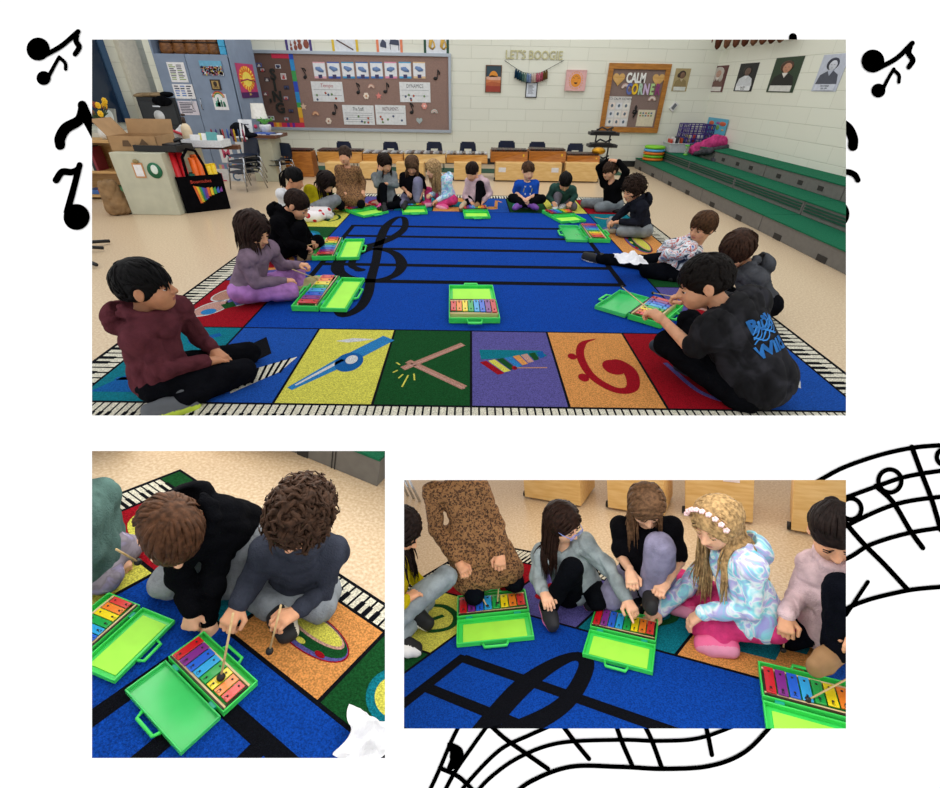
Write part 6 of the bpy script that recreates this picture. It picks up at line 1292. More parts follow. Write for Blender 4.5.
# basket of books
q=vec(4.02,9.95,0); bk=thing('grey_basket',R1,(q[0],q[1],ZS[1]+.013),'pale grey bin of picture books on the second step','bin'); 
mb=MB()
for a in ((-.2,.2,-.2,-.19),(-.2,.2,.19,.2),(-.2,-.19,-.19,.19),(.19,.2,-.19,.19)): rb(mb,*a,0,.15)
rb(mb,-.2,.2,-.2,.2,0,.01); rb(mb,-.215,.215,-.215,-.2,.14,.16); rb(mb,-.215,-.2,-.2,.2,.14,.16); mb.build('bin',[paint('#b8bcc0')],bk,bevel=.004)
for k in range(7): mb=MB(); mb.box(-.014,.014,-.09,.09,0,.2+.02*(k%3)); o=mb.build('book',[paint(['#c84a3a','#e0e0e0','#3a3a44','#e8e4dc','#b8502a','#2c5a7a','#d8d8d8'][k])],room=R1); o.matrix_world=TR(q[0]-.14+.045*k,q[1]+.02*(k%2),ZS[1]+.03)@Matrix.Rotation(.08*((k%3)-1),4,'Y'); setp(o,'picture book standing in the pale grey bin on the steps','book','books in the grey bin')
# purple crate with supplies
q=vec(4.3,9.92,0); cr=thing('purple_crate',R1,(XR-.26,q[1]+.1,ZS[2]+.013),'purple open-weave plastic crate on the top step at the corner','crate'); PUR=mat('purple_plastic','#3d2a78',.4,.04,10)
cw,cd_,chh=.23,.26,.30; mb=MB()
for x_ in (-cw,cw):
    for k in range(8): y_=-cd_+2*cd_*k/7; mb.box(x_-.006,x_+.006,y_-.008,y_+.008,0,chh)
    for k in range(5): z_=chh*k/4; mb.box(x_-.007,x_+.007,-cd_,cd_,z_-.008,z_+.008)
for y_ in (-cd_,cd_):
    for k in range(7): x_=-cw+2*cw*k/6; mb.box(x_-.008,x_+.008,y_-.006,y_+.006,0,chh)
    for k in range(5): z_=chh*k/4; mb.box(-cw,cw,y_-.007,y_+.007,z_-.008,z_+.008)
mb.box(-cw,cw,-cd_,cd_,0,.008); mb.build('crate',[PUR],cr)
for k,(x_,c_) in enumerate(((-.12,'#e8e8e6'),(-.02,'#c83a34'),(.08,'#dcdcdc'),(.14,'#3a5aa0'),(-.16,'#d8d848'))): mb=MB(); mb.lathe([(.05,0),(.055,.1),(.05,.13)],12); o=mb.build('supply_cup',[paint(c_)],room=R1); o.matrix_world=TR(XR-.26+x_,q[1]+.02+.08*(k%2),ZS[2]+.024); setp(o,['white','red','pale grey','blue','yellow'][k]+' cup of supplies inside the purple crate','cup')
# sand timer
q=vec(4.02,9.42,0); sd_=thing('sand_timer',R1,(q[0]-.02,q[1],ZS[1]+.013),'green sand timer on the second step beside the grey bin','timer')
mb=MB(); mb.lathe([(.04,0),(.04,.015)],16); mb.lathe([(.04,.15),(.04,.165)],16); mb.build('end_cap',[paint('#5ac82a')],sd_); mb=MB(); mb.lathe([(.032,.015),(.03,.05),(.006,.083),(.03,.115),(.032,.15)],16); mb.build('glass_bulb',[mat('timer_glass','#bfe0b0',.1,.02,10,trans=.6)],sd_)
# pink jacket thrown on the steps
def jp(u,v,z): return R1.P(u,v,z)
a=jp(705,146,ZS[2]+.05); b=jp(735,141,ZS[2]+.1); c_=jp(712,153,ZS[1]+.05); d_=jp(750,146,ZS[2]+.05); e_=jp(724,157,ZS[1]+.03); o0=vec(a[0],a[1],ZS[2])
JK=lambda p: tuple(np.array(p)-o0)
jt=thing('pink_jacket',R1,o0,'pink and grey jacket thrown across the upper steps','jacket')
V,Q=surface_net(*sdf_grid([('c',JK(jp(702,150,ZS[1]+.1)),JK(jp(722,143,ZS[2]+.08)),.10,.11,.05),('c',JK(jp(722,143,ZS[2]+.08)),JK(jp(739,143,ZS[2]+.07)),.11,.09,.05)],.012,folds(3,.05,16))); np_mesh('shell',[(V,Q,0)],[cloth('#c2437e')],jt)
V,Q=surface_net(*sdf_grid([('c',JK(jp(701,154,ZS[1]+.04)),JK(jp(718,151,ZS[2])),.03,.05,.03),('c',JK(jp(718,151,ZS[2])),JK(jp(740,146,ZS[2]+.03)),.04,.04,.03),('c',JK(jp(740,146,ZS[2]+.03)),JK(jp(756,147,ZS[2]+.03)),.06,.04,.03),('c',JK(jp(718,152,ZS[1]+.1)),JK(jp(722,161,ZS[1]+.02)),.05,.04,.03)],.012,folds(5,.03,22))); np_mesh('lining',[(V,Q,0)],[cloth('#4a4a50')],jt); jt.location.x-=.13
# ------------------------------------------------------------------ lower rooms: furniture at the top edge
for k,(a,b) in enumerate(((521,583),(604,666),(681,755),(787,862))):
    vv=[503,514,520,537][k]; p0=vec(*R3.P(a+4,vv-4)); p1=vec(*R3.P(b,vv+ (6 if k<3 else 8))); d=p1-p0; w_=np.linalg.norm(d); t=thing('wooden_box',R3,p0,'birch box at the top of the lower right picture, '+['leftmost','second from left','behind the blonde hair','rightmost'][k],'box',rz=math.atan2(d[1],d[0]))
    mb=MB(); rb(mb,0,w_*.97,0,.36,.02,.45); mb.build('carcass',[XW3],t,bevel=.005); mb=MB(); mb.T=TR(-.01,.04,.03)@Matrix.Rotation(PI/2,4,'Y'); mb.lathe([(.026,-.012),(.026,.012)],10); mb.build('caster',[paint('#151517')],t)
    if k==2: mb=MB(); rb(mb,w_*.55,w_*.78,-.003,0,.3,.38); mb.build('sticker',[paint('#e0d4d4')],t)
for k in range(3):
    q=R3.P(408+6*k,496+3*k); mb=MB(); mb.tube([(0,0,.0),(-.25,.35,.5)],.011,8); o=mb.build('chair_leg',[STEEL],room=R3); o.matrix_world=R3.M@TR(*[float(x) for x in q]); setp(o,'slanted steel chair leg in the top left corner of the lower right picture','chair leg','steel chair legs in the corner')
# riser in the lower left picture
p0=vec(*R2.P(290,451)); p1=vec(*R2.P(385,490)); d=p1-p0; w_=np.linalg.norm(d)*1.25; t=thing('riser_section',R2,p0-nrm(d)*.2,'grey riser with green carpet in the top right corner of the lower left picture','steps',rz=math.atan2(d[1],d[0]))
mb=MB(); rb(mb,0,w_,0,.5,0,.17); mb.build('step_box',[GP],t,bevel=.004); mb=MB(); rb(mb,0,w_,-.012,.5,.17,.185); mb.build('tread',[GC],t)
for f_ in (.33,): mb=MB(); rb(mb,w_*f_,w_*f_+.07,-.004,.01,0,.09); mb.build('foot_slot',[GPD],t)
for f_ in (.62,.645): mb=MB(); rb(mb,w_*f_,w_*f_+.006,-.003,.01,0,.17); mb.build('seam',[GPD],t)
# crumpled papers
def crumple(room,u,v,size,label,z=0.02,seed=1,flat=.3):
    c=vec(*room.P(u,v,z)); n_=18; r0=np.random.default_rng(seed); vs=[];fs=[]
    for i in range(n_):
        for j in range(n_):
            x=(i/(n_-1)-.5); y=(j/(n_-1)-.5); e=1+.25*math.sin(9*x+seed)*math.cos(7*y); vs.append((x*size*e,y*size*(1+.2*math.sin(8*y+5*x)),size*flat*(.35+.3*math.sin(11*x+3*y)+.3*math.cos(13*y-5*x+seed))*max(.15,1-2.2*(x*x+y*y))+r0.random()*size*.03))
    fs=[(i*n_+j,(i+1)*n_+j,(i+1)*n_+j+1,i*n_+j+1) for i in range(n_-1) for j in range(n_-1)]
    o=new_mesh_obj('crumpled_paper',vs,fs,[paint('#e6e7ec',.8)]); COL.objects.link(o); m=o.modifiers.new('thickness','SOLIDIFY'); m.thickness=.002; o.matrix_world=room.M@TR(*[float(x) for x in c]); return setp(o,label,'paper')
crumple(R2,366,738,.125,'crumpled white paper towel in the lower right corner of the lower left picture',.05,3,.35)
# ------------------------------------------------------------------ the children (A joints: own left side, B joints: own right side)
C=cloth
def mallet(room,a,b,za,zb,label,base=None,dd=(0,0)):
    """thin wooden stick with a black ball: a (held end) and b (ball) pixels with heights"""
    A=vec(*room.P(*a,za)); Bp=vec(*room.P(*b,zb)); d=nrm(Bp-A); L_=np.linalg.norm(Bp-A)
    t=thing('mallet',room,A,label,'mallet'); v=Bp-A
    mb=MB(); mb.tube([(-d*.03),v],.0035,7); mb.build('stick',[wood('#d9bd8c','#c5a370','stick_wood')],t)
    mb=MB(); mb.ball(v,.0125,14,10); mb.build('mallet_head',[mat('black_rubber','#101013',.45,.1,20)],t); return t
def word_on(T,mbf,name,mats): mbf.build(name,mats,T)

# --- big picture, left side
kid(R1,'boy with short black hair in maroon hoodie kneeling at front left of the rug'.replace('boy','person'),(172,397),12,'kneel',1.15,
 dict(pelvis=(163,379,0),neck=(144,316,0),shB=(141,338,-.10),shA=(177,309,.10),elB=(166,369,-.14),wrB=(204,362,-.08),elA=(199,338,.12),wrA=(213,350,.03),knB=(244,371,-.09),knA=(248,353,.09),anB=(185,399,-.16),toB=(148,409,-.18),anA=(205,386,.07),toA=(172,395,.07),head=(146,287,0)),
 head=(14,2,0),skin='tan',hair='thick',hcol='#0b0a0c',hpar=dict(len=.065,ears=True),shirt=C('#5d3038'),pants=(C('#101116'),1.0),shoe=('#5c6066','#c9e04a'),near=True,hs=1.16,hood=True,seed=11,
 hands=dict(B=dict(curl=.25,n=(0,0,-1)),A=dict(curl=.3,n=(0,0,-1))))
kid(R1,'person with dark bob in lilac knit sweater and pink leggings holding a mallet',(247,304),-18,'cross',1.0,
 dict(pelvis=(247,291,0),neck=(256,247,0),shB=(246,262,-.1),shA=(270,249,.12),elB=(255,283,-.14),wrB=(284,281,-.1),elA=(281,265,.16),wrA=(298,265,.1),knB=(290,291,-.12),knA=(297,273,.2),anB=(279,302,-.05),toB=(292,304,-.08),anA=(300,287,.12),toA=(318,278,.14),head=(253,230,0)),
 head=(-18,28,0),skin='light',hair='bob',hcol='#2a1b17',shirt=C('#7d6a7c'),pants=(C('#b07cc0'),1.1),shoe=('#a89c6c','#b8ac80'),near=True,hs=1.15,seed=12,hands=dict(B=dict(curl=.9),A=dict(curl=.9)))
kid(R1,'person with short dark brown hair in black hoodie leaning over their knees',(278,262),-5,'kneeup',1.0,
 dict(pelvis=(276,252,0),neck=(285,213,0),shB=(277,223,-.12),shA=(296,214,.12),elB=(290,243,-.16),wrB=(304,247,-.1),elA=(306,232,.2),wrA=(311,238,.12),knB=(300,228,-.08),knA=(318,241,.12),anB=(303,256,-.05),toB=(316,259,-.05),anA=(300,254,.1),toA=(310,254,.1),head=(297,205,0)),
 head=(-8,38,0),skin='light',hair='short_up',hcol='#241611',shirt=C('#0b0b0e'),pants=(C('#0d0d10'),1.0),shoe=('#8f7654','#1d1d20'),near=True,hs=1.12,hood=True,seed=13,hands=dict(B=dict(curl=.9)))
kid(R1,'person with long black hair in white top and white trousers with red hearts',(290,222),-20,'cross',1.0,
 dict(neck=(288,191,0),head=(295,179,0),knB=(318,228,-.1),knA=(328,219,.1),anB=(325,234,-.02),anA=(322,225,.1),toB=(334,235,-.02),toA=(334,228,.1),wrB=(308,222,0),wrA=(312,216,.1)),
 head=(-12,28,0),skin='tan',hair='tail',hcol='#0a090b',hpar=dict(tail_len=.2),shirt=C('#d9dade'),pants=(hearts(),1.1),shoe=('#c8c8c8','#eeeeee'),barefoot=True,hs=1.05,seed=14)
kid(R1,'person with long dark wavy hair in mustard top and pale grey jeans bending over',(313,216),-40,'kneeup',1.0,
 dict(neck=(318,190,0),head=(326,182,-.02),knB=(336,200,-.05),knA=(330,204,.1),anB=(326,216,-.02),toB=(334,219,-.05),anA=(320,215,.05),wrB=(318,216,-.1),wrA=(344,207,.1)),
 head=(-35,50,0),skin='light',hair='wavy',hcol='#1c1210',hpar=dict(len=.28),shirt=C('#a79a18'),pants=(C('#8b9096'),1.1),shoe=('#1a1a1c','#e2e2e2'),hs=1.1,seed=15)
# --- back row
kid(R1,'person kneeling in brown leopard print dress with dark hair tied up',(351,209),270,'kneel',.95,
 dict(neck=(348,168,0),head=(345,156,-.02),pelvis=(350,197,0),wrB=(344,191,-.12),wrA=(363,190,-.1),elB=(337,184,0),elA=(363,182,0),knB=(340,206,-.25),knA=(361,204,-.25)),
 head=(265,8,0),skin='light',hair='tail',hcol='#3f3028',shirt=leopard(),pants=(C('#101014'),.95),shoe=('#101014','#101014'),skirt=True,hs=.95,seed=16)
kid(R1,'person in grey sweatshirt and black leggings resting cheek on hand',(388,207),285,'kneeup',.95,
 dict(neck=(384,174,0),head=(385,163,-.05),pelvis=(387,198,0),wrB=(380,172,-.1),elB=(377,185,-.08),elA=(396,185,-.05),wrA=(388,184,-.15),knB=(383,187,-.2),anB=(384,205,-.28),toB=(385,211,-.4),knA=(401,204,-.1)),
 head=(300,30,-12),skin='light',hair='long',hcol='#21140f',hpar=dict(len=.26),shirt=C('#82888b'),pants=(C('#0d0e12'),.95),shoe=('#1c1c20','#d94f8c'),hs=1.0,seed=17)
kid(R1,'person in black tee and lavender jeans with long light brown hair looking down',(413,205),268,'kneeup',.95,
 dict(neck=(412,175,0),head=(412,165,-.05),pelvis=(412,198,0),elB=(402,187,0),wrB=(407,192,-.15),elA=(424,189,0),wrA=(421,194,-.15),knA=(418,182,-.18),anA=(417,200,-.2),knB=(403,203,-.12)),
 head=(268,45,0),skin='light',hair='long',hcol='#5a4230',hpar=dict(len=.25),shirt=C('#121216'),sleeve='short',pants=(C('#85839f'),1.15),shoe=('#1a1a1c','#1a1a1c'),hs=1.0,seed=18)
kid(R1,'person with long blonde hair in tie-dye hoodie and hot pink leggings on back row',(448,206),215,'cross',.95,
 dict(neck=(443,178,0),head=(433,169,-.03),pelvis=(448,198,0),knA=(454,200,-.12),knB=(428,191,.1),anA=(440,206,-.15),toA=(447,208,-.2),anB=(428,203,-.1),toB=(422,204,-.12),wrA=(438,200,-.15),elA=(450,194,-.1),wrB=(430,195,-.1)),
 head=(215,22,0),skin='fair',hair='wavy',hcol='#b29166',hpar=dict(len=.3),shirt=splotch('tiedye',[(.3,'#a3a2e0'),(.42,'#8fdce8'),(.5,'#e6f0f6'),(.58,'#b9b0e6'),(.7,'#74cde0')],12),pants=(C('#d8427f'),1.0),shoe=('#d9508a','#e8a0bc'),hood=True,hs=1.02,seed=19)
kid(R1,'person in pale pink hoodie and black leggings with dark bun, hands together',(477,207),250,'kneeup',.95,
 dict(neck=(477,180,0),head=(472,172,-.04),pelvis=(477,198,0),elB=(465,197,0),wrB=(471,202,-.15),elA=(490,193,0),wrA=(483,201,-.15),knA=(480,185,-.12),anA=(478,203,-.2),toA=(476,207,-.3),knB=(467,205,-.15)),
 head=(235,35,0),skin='light',hair='tail',hcol='#241712',shirt=C('#d5b8bf'),pants=(C('#0e0e12'),1.0),shoe=('#8a6844','#c0a888'),hood=True,hs=1.0,seed=20)
def blue_tee(T,k):
    p=k['j']['pelvis']*.42+k['j']['neck']*.58+k['fw']*.105*k['s']; M=Matrix([[ -k['rr'][i],k['up'][i],k['fw'][i]] for i in range(3)]).transposed().to_4x4() if False else None
    X,Y,Z=-k['rr'],k['up'],k['fw']; M=Matrix([[X[0],Y[0],Z[0],p[0]],[X[1],Y[1],Z[1],p[1]],[X[2],Y[2],Z[2],p[2]],[0,0,0,1]])
    mb=MB(); mb.T=M; mb.m=0; mb.box(-.045,.045,.035,.052,-.004,.004); mb.box(-.04,.04,-.052,-.032,-.004,.004); mb.m=1; mb.prism([(-.06,-.02),(.05,-.025),(.062,.022),(-.05,.026)],-.003,.005); wrap_on(mb,k['top'],.004,back=tuple(k['fw'])); mb.build('shirt_print',[paint('#e8e8e8'),paint('#8e8f3a')],T)
kid(R1,'person with short brown hair in bright blue tee sitting cross-legged',(526,209),275,'cross',.95,
 dict(neck=(527,182,0),head=(528,171,-.03),pelvis=(526,199,0),elB=(515,192,0),wrB=(524,199,-.2),elA=(535,195,0),wrA=(529,198,-.2),knB=(512,198,-.15),knA=(542,199,-.15),anB=(530,205,-.2),anA=(520,205,-.2),toB=(536,208,-.25),toA=(516,208,-.25)),
 head=(285,22,0),skin='fair',hair='short_up',hcol='#4f3727',shirt=C('#1f50b4'),sleeve='short',pants=(C('#101013'),1.0),shoe=('#7a4aa0','#3aa6c8'),hs=1.0,seed=21,extra=blue_tee)
kid(R1,'person with dark bun in green hoodie and grey trousers bending far down',(564,209),262,'kneeup',.95,
 dict(neck=(563,189,-.05),head=(565,182,-.15),pelvis=(562,199,.1),shB=(554,188,-.02),shA=(572,190,-.02),elB=(549,197,0),wrB=(553,202,-.15),elA=(575,196,0),wrA=(571,202,-.15),knB=(558,196,-.1),anB=(556,205,-.15),toB=(554,210,-.25),knA=(573,208,-.1),anA=(566,207,0)),
 head=(275,58,0),skin='light',hair='tail',hcol='#14100f',shirt=C('#33524a'),pants=(C('#6f6a72'),1.0),shoe=('#d8d8dc','#e8e8e8'),hood=True,hs=1.0,seed=22)
# --- big picture, right side
kid(R1,'person in black hoodie and grey trousers with both hands on top of head',(612,212),215,'kneeup',1.05,
 dict(neck=(612,184,0),head=(610,171,0),pelvis=(613,204,0),shA=(620,186,-.08),shB=(605,183,.12),elA=(626,172,-.1),wrA=(619,162,-.04),elB=(599,168,.12),wrB=(608,161,.04),knB=(584,210,.1),anB=(600,210,.1),knA=(597,219,-.1),anA=(610,220,-.05),toA=(616,221,-.1)),
 head=(215,15,0),skin='light',hair='short',hcol='#3a281e',hpar=dict(len=.1),shirt=C('#0a0a0c'),pants=(C('#7f868b'),1.0),shoe=('#141416','#dcdcdc'),hs=1.0,seed=23,hands=dict(A=dict(d=(611,160,0),curl=.3),B=dict(d=(616,159,0),curl=.3)))
kid(R1,'person with curly dark hair in navy hoodie looking left, beside the drum tile',(642,238),195,'cross',1.0,
 dict(pelvis=(642,230,0),neck=(638,201,0),head=(633,190,0),shA=(642,207,-.12),shB=(634,203,.12),elA=(640,222,-.14),wrA=(621,222,-.1),elB=(622,213,.1),wrB=(614,220,.05),knA=(622,231,-.1),anA=(626,235,0),toA=(619,239,-.05),knB=(612,222,.2),anB=(612,232,.05),toB=(606,234,.05)),
 head=(200,22,0),skin='light',hair='curly',hcol='#2e2019',shirt=C('#20222b'),pants=(C('#8a9094'),1.05),shoe=('#2d4a80','#a89c88'),hood=True,near=True,hs=1.1,seed=24)
kid(R1,'person in red white and blue patterned top with one leg stretched out',(674,277),195,'ext',1.05,
 dict(pelvis=(676,266,0),neck=(697,243,0),head=(703,227,0),shA=(689,252,-.12),shB=(693,240,.12),elA=(668,254,-.12),wrA=(662,261,-.05),elB=(668,245,.14),wrB=(660,253,.12),knB=(640,262,.05),anB=(600,263,.05),toB=(584,254,.05),knA=(646,277,-.14),anA=(670,285,-.14),toA=(682,292,-.16)),
 head=(205,15,0),skin='light',hair='thick',hcol='#4d3421',hpar=dict(len=.06),shirt=splotch('redblue',[(.36,'#25304a'),(.44,'#c9d3dc'),(.5,'#e9edf0'),(.56,'#b8352f'),(.62,'#dfe6ea'),(.72,'#3458a8')],13),pants=(C('#0c0e14'),1.05),shoe=('#16181c','#d6d6d6'),near=True,hs=1.1,seed=25)
kid(R1,'person with chin-length brown hair in grey hoodie behind the person in black tee',(760,318),205,'cross',1.1,
 dict(pelvis=(760,306,0),neck=(748,268,0),head=(737,250,-.02),shA=(757,279,-.14),shB=(736,270,.12),elA=(748,302,-.16),wrA=(720,305,-.1),elB=(722,290,.14),wrB=(712,300,.1),knA=(722,315,-.1),anA=(728,322,0),toA=(706,318,-.1),knB=(712,300,.2),anB=(708,312,.1),toB=(698,318,.05)),
 head=(208,35,0),skin='light',hair='mop',hcol='#38241a',hpar=dict(len=.15,fwd=.4),shirt=C('#4b4d52'),pants=(C('#0f1014'),1.0),shoe=('#6c1620','#d8d8d8'),hood=True,near=True,hs=1.2,seed=26)
def back_print(T,k):
    j=k['j']; c=(j['pelvis']*.38+j['neck']*.62)-k['fw']*.13*k['s']; X,Y,Z=k['rr'],k['up'],-k['fw']
    M=Matrix([[X[0],Y[0],Z[0],c[0]],[X[1],Y[1],Z[1],c[1]],[X[2],Y[2],Z[2],c[2]],[0,0,0,1]])@Matrix.Rotation(-.12,4,'Z')
    mb=MB(); mb.T=M
    def st(pts,w_):
        P=[np.array(p)*1.0 for p in pts]; mb.tube([(p[0],p[1],-.9*p[0]**2/.4-.25*p[1]**2) for p in P],w_,6,flat=.4)
    mb.T=M@TR(0,.05,.002); mb.text('Built',.088,.006,bold=.004); mb.T=M@TR(0,-.078,.002); mb.text('Wild',.085,.006,bold=.004); mb.T=M
    for q in range(5):
        y0=-.03+.014*q; st([(-.075+.05*t,y0+.012*math.sin(t*4+q*1.3)+ .008*t) for t in np.linspace(0,3,14)],.0034)
    wrap_on(mb,k['top'],.003,back=(-k['fw'][0],-k['fw'][1],-k['fw'][2])); mb.build('shirt_print',[paint('#2f8ce0',.6)],T)
kid(R1,'person with short black hair in black tee with blue lettering on the back',(757,402),155,'cross',1.3,
 dict(pelvis=(762,384,0),neck=(726,310,0),head=(704,283,0),shA=(713,332,-.14),shB=(749,304,.16),elA=(692,349,-.16),wrA=(664,321,-.02),elB=(712,303,.22),wrB=(694,302,.15),knA=(668,343,-.02),anA=(676,352,0),toA=(656,345,0),knB=(690,322,.3),anB=(700,372,.05),toB=(680,365,.0),hipA=(745,396,-.1),hipB=(762,380,.1)),
 head=(165,26,0),skin='light',hair='short',hcol='#120d0b',hpar=dict(n=420,len=.045,mess=.8,w=.0055),shirt=splotch('black_tiedye',[(.35,'#0b0b0e'),(.5,'#17171b'),(.65,'#2a2a30')],7),sleeve='short',pants=(C('#0e0f13'),1.0),shoe=('#232c3a','#232c3a'),barefoot=True,near=True,hs=1.3,tw=1.16,seed=27,extra=back_print,
 hands=dict(A=dict(curl=.8,d=(651,311,0)),B=dict(curl=.8,d=(686,298,.15))))
# --- lower right picture
kid(R3,'person in mustard top and pale grey jeans at the left edge of lower right picture',(398,640),-15,'kneeup',1.0,
 dict(pelvis=(385,620,0),neck=(392,560,0),head=(402,530,.02),knB=(446,577,-.02),anB=(410,606,.02),toB=(430,622,-.02),knA=(425,600,.15),anA=(398,640,-.1),toA=(418,652,-.12),wrB=(405,600,-.1),wrA=(425,590,.2)),
 head=(-20,45,0),skin='light',hair='wavy',hcol='#1c1210',shirt=C('#b9a714'),pants=(C('#8f9aa0'),1.0),shoe=('#17181b','#e6e6e6'),near=True,hs=1.05,seed=31)
kid(R3,'person in leopard print dress kneeling with a mallet in each hand',(490,597),272,'kneel',1.05,
 dict(pelvis=(478,556,.02),neck=(457,474,.06),head=(456,448,.06),shB=(432,492,.06),shA=(480,487,.06),elB=(437,530,.03),wrB=(458,562,-.10),elA=(497,524,.04),wrA=(500,552,-.10),knB=(474,594,-.10),knA=(514,582,-.06),anB=(480,580,.2),anA=(505,572,.2)),
 head=(275,40,0),skin='light',hair='tail',hcol='#3f3028',shirt=leopard(),pants=(C('#0d1018'),.95),shoe=('#0d1018','#0d1018'),skirt=True,tw=.88,near=True,hs=1.0,seed=32,barefoot=True,hands=dict(B=dict(curl=.95,d=(470,578,-.2)),A=dict(curl=.95,d=(500,565,-.16))))
def glasses(T,k):
    H,B,s=k['H'],k['B'],k['hs']; mb=MB(); P=lambda x,y,z:H+(B[0]*x+B[1]*y+B[2]*z)*s
    for sg in (-1,1): mb.tube([P(sg*.032+.022*math.cos(a),.098,.002+.018*math.sin(a)) for a in np.linspace(0,2*PI,17)],.0022*s,6); mb.tube([P(sg*.054,.097,.006),P(sg*.074,.06,.006),P(sg*.08,.0,.002)],.002*s,6)
    mb.tube([P(-.011,.1,.005),P(.011,.1,.005)],.002*s,6); mb.build('glasses',[paint('#7d8fd6',.3)],T)
kid(R3,'person with glasses and long dark hair in grey sweatshirt pointing at the bars',(580,604),298,'kneeup',1.0,
 dict(pelvis=(578,586,.05),neck=(562,545,0),head=(562,522,-.03),shB=(543,555,0),shA=(583,544,0),elB=(538,578,-.05),wrB=(544,592,-.16),elA=(607,566,-.02),wrA=(626,598,-.15),knA=(597,600,-.08),anA=(588,598,.1),knB=(572,568,-.17),anB=(549,606,-.15),toB=(554,622,-.22)),
 head=(312,28,0),skin='fair',hair='long',hcol='#2a1a14',hpar=dict(len=.32),shirt=C('#9aa6aa'),pants=(C('#0b0d12'),.95),shoe=('#24242a','#ef7ab4'),near=True,hs=1.0,seed=33,extra=glasses,
 hands=dict(A=dict(curl=.8,point=True,d=(638,620,-.25),n=(0,0,-1)),B=dict(curl=.7)))
kid(R3,'person in black tee and lavender jeans with long light brown hair facing ahead',(645,604),266,'kneeup',1.02,
 dict(pelvis=(643,580,.02),neck=(646,524,.02),head=(646,505,-.05),shB=(622,527,.02),shA=(670,527,.02),elB=(621,556,.0),wrB=(630,570,-.14),elA=(679,561,.0),wrA=(667,582,-.14),knA=(660,547,-.14),anA=(650,590,-.12),toA=(652,604,-.25),knB=(612,596,-.1),anB=(625,592,.05)),
 head=(264,50,0),skin='fair',hair='long',hcol='#6a4e38',hpar=dict(len=.30),shirt=C('#101014'),sleeve='short',pants=(C('#8b88a4'),1.2),shoe=('#1a1a1c','#1a1a1c'),near=True,hs=1.0,seed=34,hands=dict(B=dict(curl=.9,d=(632,582,-.2)),A=dict(curl=.9,d=(659,590,-.2))))
def headband(T,k):
    H,B,s=k['H'],k['B'],k['hs']; mb=MB(); P=lambda x,y,z:H+(B[0]*x+B[1]*y+B[2]*z)*s
    for a in np.linspace(-1.15,1.15,9):
        c=P(.092*math.sin(a),.052,.018+.098*math.cos(a)); 
        for q in range(5): mb.ball(c+(B[0]*math.cos(q*1.257)+B[1]*math.sin(q*1.257))*.007*s,.0058*s,8,6)
    mb.build('flower_headband',[paint('#f0cfd2',.7)],T)
kid(R3,'person with long blonde hair and flower headband in tie-dye hoodie, pink leggings',(750,642),207,'cross',1.08,
 dict(pelvis=(754,616,0),neck=(733,553,0),head=(717,523,-.02),shA=(750,566,-.1),shB=(716,556,.13),elA=(751,609,-.12),wrA=(704,612,-.1),elB=(686,588,.08),wrB=(660,609,-.02),knA=(703,630,-.05),anA=(724,643,-.1),toA=(702,655,-.12),knB=(676,585,.25),anB=(688,612,.08),toB=(671,622,.1)),
 head=(207,24,0),skin='fair',hair='wavy',hcol='#b9986a',hpar=dict(len=.40,n=800,lift=.12,curl=.0035,w=.0048),shirt=splotch('tiedye',[],10),pants=(C('#dd4280'),1.05),shoe=('#e06494','#d98aa8'),hood=True,near=True,hs=1.12,seed=35,extra=headband,
 hands=dict(B=dict(curl=.75,point=True,d=(640,622,-.12),n=(0,0,-1)),A=dict(curl=.35,d=(688,622,-.12))))
kid(R3,'person in pale pink hoodie and black leggings at the right edge with tan boots',(830,658),248,'kneeup',1.05,
 dict(pelvis=(828,630,.02),neck=(838,562,0),head=(834,533,-.04),shB=(812,566,.03),shA=(866,570,-.03),elB=(797,597,-.02),wrB=(787,614,-.16),elA=(872,610,-.1),wrA=(862,630,-.2),knA=(842,590,-.2),anA=(836,648,-.2),toA=(815,664,-.3),knB=(788,652,-.02),anB=(812,650,.1)),
 head=(242,36,0),skin='light',hair='tail',hcol='#1d1412',shirt=C('#d2b6ba'),pants=(C('#0c0e16'),1.05),shoe=('#94704a','#7c5a38'),sock='#e8e0d4',hood=True,near=True,hs=1.1,seed=36,hands=dict(B=dict(curl=.95,d=(786,628,-.2))))
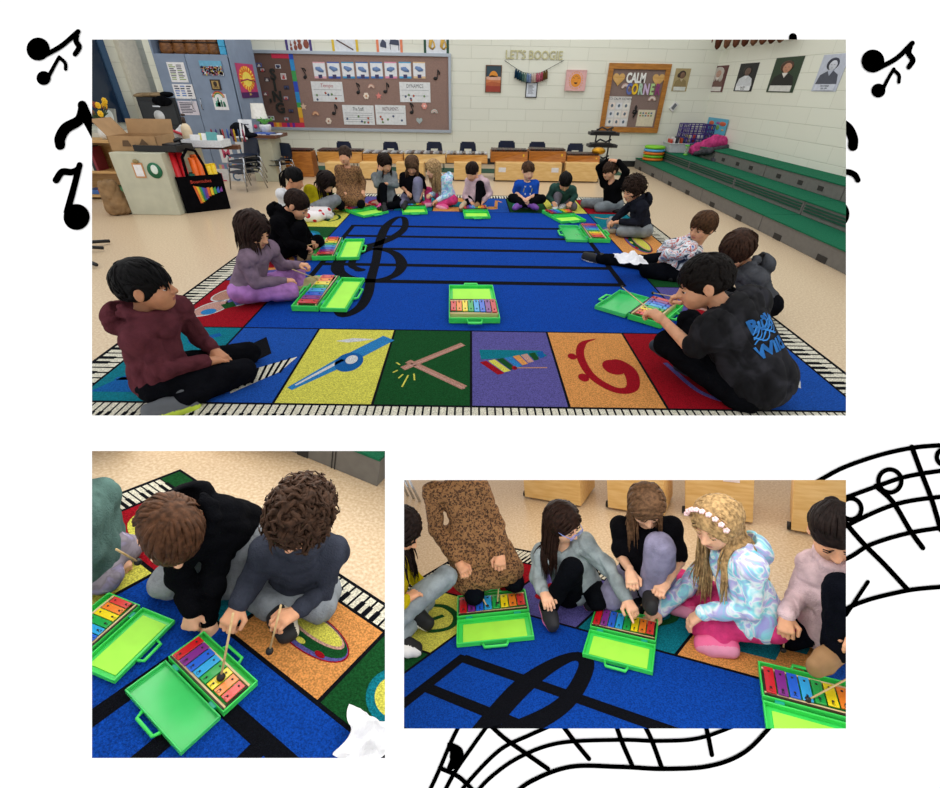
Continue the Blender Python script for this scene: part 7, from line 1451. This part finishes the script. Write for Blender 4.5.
# --- lower left picture
kid(R2,'person in green hoodie and grey patterned leggings at the left edge',(82,580),-35,'kneel',1.0,
 dict(pelvis=(82,560,0),neck=(70,506,0),head=(58,468,0),shB=(76,520,-.08),shA=(98,496,.08),elB=(88,556,-.12),wrB=(100,560,-.02),elA=(110,530,.06),wrA=(117,551,.0),knA=(127,572,.02),knB=(108,592,-.08),anA=(85,565,.05),anB=(70,590,-.05)),
 head=(-35,30,0),skin='fair',hair='tail',hcol='#2a1c14',shirt=C('#4f6a66'),pants=(splotch('grey_leggings',[(.4,'#8b8490'),(.5,'#77717c'),(.66,'#8d86a8'),(.72,'#c9c0c8')],12),1.0),shoe=('#555555','#555555'),hood=True,near=True,hs=.95,seed=41,hands=dict(A=dict(curl=.9)))
kid(R2,'person with straight brown hair in black hoodie pointing down at the bars',(232,592),262,'kneel',.95,
 dict(pelvis=(233,532,.1),neck=(197,520,-.02),head=(170,533,-.08),shB=(180,545,-.05),shA=(222,530,0),elB=(180,578,-.05),wrB=(193,610,-.13),elA=(212,588,-.08),wrA=(208,622,-.14),knB=(168,582,.05),knA=(226,585,0),anB=(215,560,.2),anA=(248,555,.18)),
 head=(322,42,0),skin='fair',hair='mop',hcol='#4a3020',hpar=dict(n=560,len=.13,mess=.15,fwd=.9,ears=True),shirt=C('#0b0c10'),pants=(C('#858a90'),1.1),shoe=('#1c1c1f','#d8d8d8'),hood=True,near=True,hs=1.03,seed=42,
 hands=dict(A=dict(curl=.75,point=True,d=(220,655,-.2),n=(-.5,0,-1)),B=dict(curl=.95,d=(190,628,-.15))))
kid(R2,'person with curly brown hair in dark blue hoodie holding a mallet in each hand',(300,606),262,'cross',.98,
 dict(pelvis=(303,585,.08),neck=(302,540,.02),head=(301,518,-.07),shB=(268,552,.03),shA=(332,552,.03),elB=(252,580,.0),wrB=(240,603,-.08),elA=(322,592,-.04),wrA=(298,611,-.12),knB=(235,582,.12),anB=(268,618,-.02),toB=(283,648,-.14),knA=(316,628,-.05),anA=(272,622,.03),toA=(258,612,.05)),
 head=(262,40,0),skin='light',hair='curly',hcol='#3c291e',hpar=dict(n=560,len=.13,fwd=.1),shirt=C('#343844'),pants=(C('#8b9299'),1.12),shoe=('#1d1d20','#d9d0bd'),sock='#27479a',hood=True,near=True,hs=1.02,seed=43,
 hands=dict(B=dict(curl=.9,d=(231,618,-.12)),A=dict(curl=.8,d=(280,620,-.16))))
# ------------------------------------------------------------------ mallets and the paper on the lap
mallet(R1,(294,270),(318,279),.30,.06,'thin mallet held by the person in lilac sweater')
mallet(R1,(309,245),(333,239),.14,.05,'mallet held by the person in black hoodie at left, reaching over the bars')
mallet(R1,(652,312),(622,287),.26,.10,'thin mallet in the near hand of the person in black tee')
mallet(R1,(688,299),(653,293),.22,.08,'mallet in the far hand of the person in black tee')
mallet(R3,(467,570),(487.5,607),.20,.055,'mallet in the left-hand side hand above the first case')
mallet(R3,(500.5,562),(497.4,604),.22,.055,'upright mallet above the orange bar side of the first case')
mallet(R3,(631,578),(632,604),.15,.05,'mallet hanging from the hand of the black tee, left one')
mallet(R3,(659,591),(639,607),.13,.05,'mallet lying across from the hand of the black tee, right one')
mallet(R3,(786,624),(783,650),.17,.06,'short mallet held by the person in pale pink')
mallet(R3,(858,673),(808,700),.16,.055,'mallet resting on the light blue bar of the cut-off case')
mallet(R2,(231.5,622),(221,677),.24,.055,'mallet standing on the green bar beneath the pointing finger')
mallet(R2,(279,613),(269.6,651),.19,.05,'mallet dangling from the hand over the sneaker')
mallet(R2,(121,552),(138,562),.22,.12,'mallet held by the person in green hoodie')
crumple(R1,630,260,.24,'crumpled white paper lying on the outstretched leg',.17,5,.3)
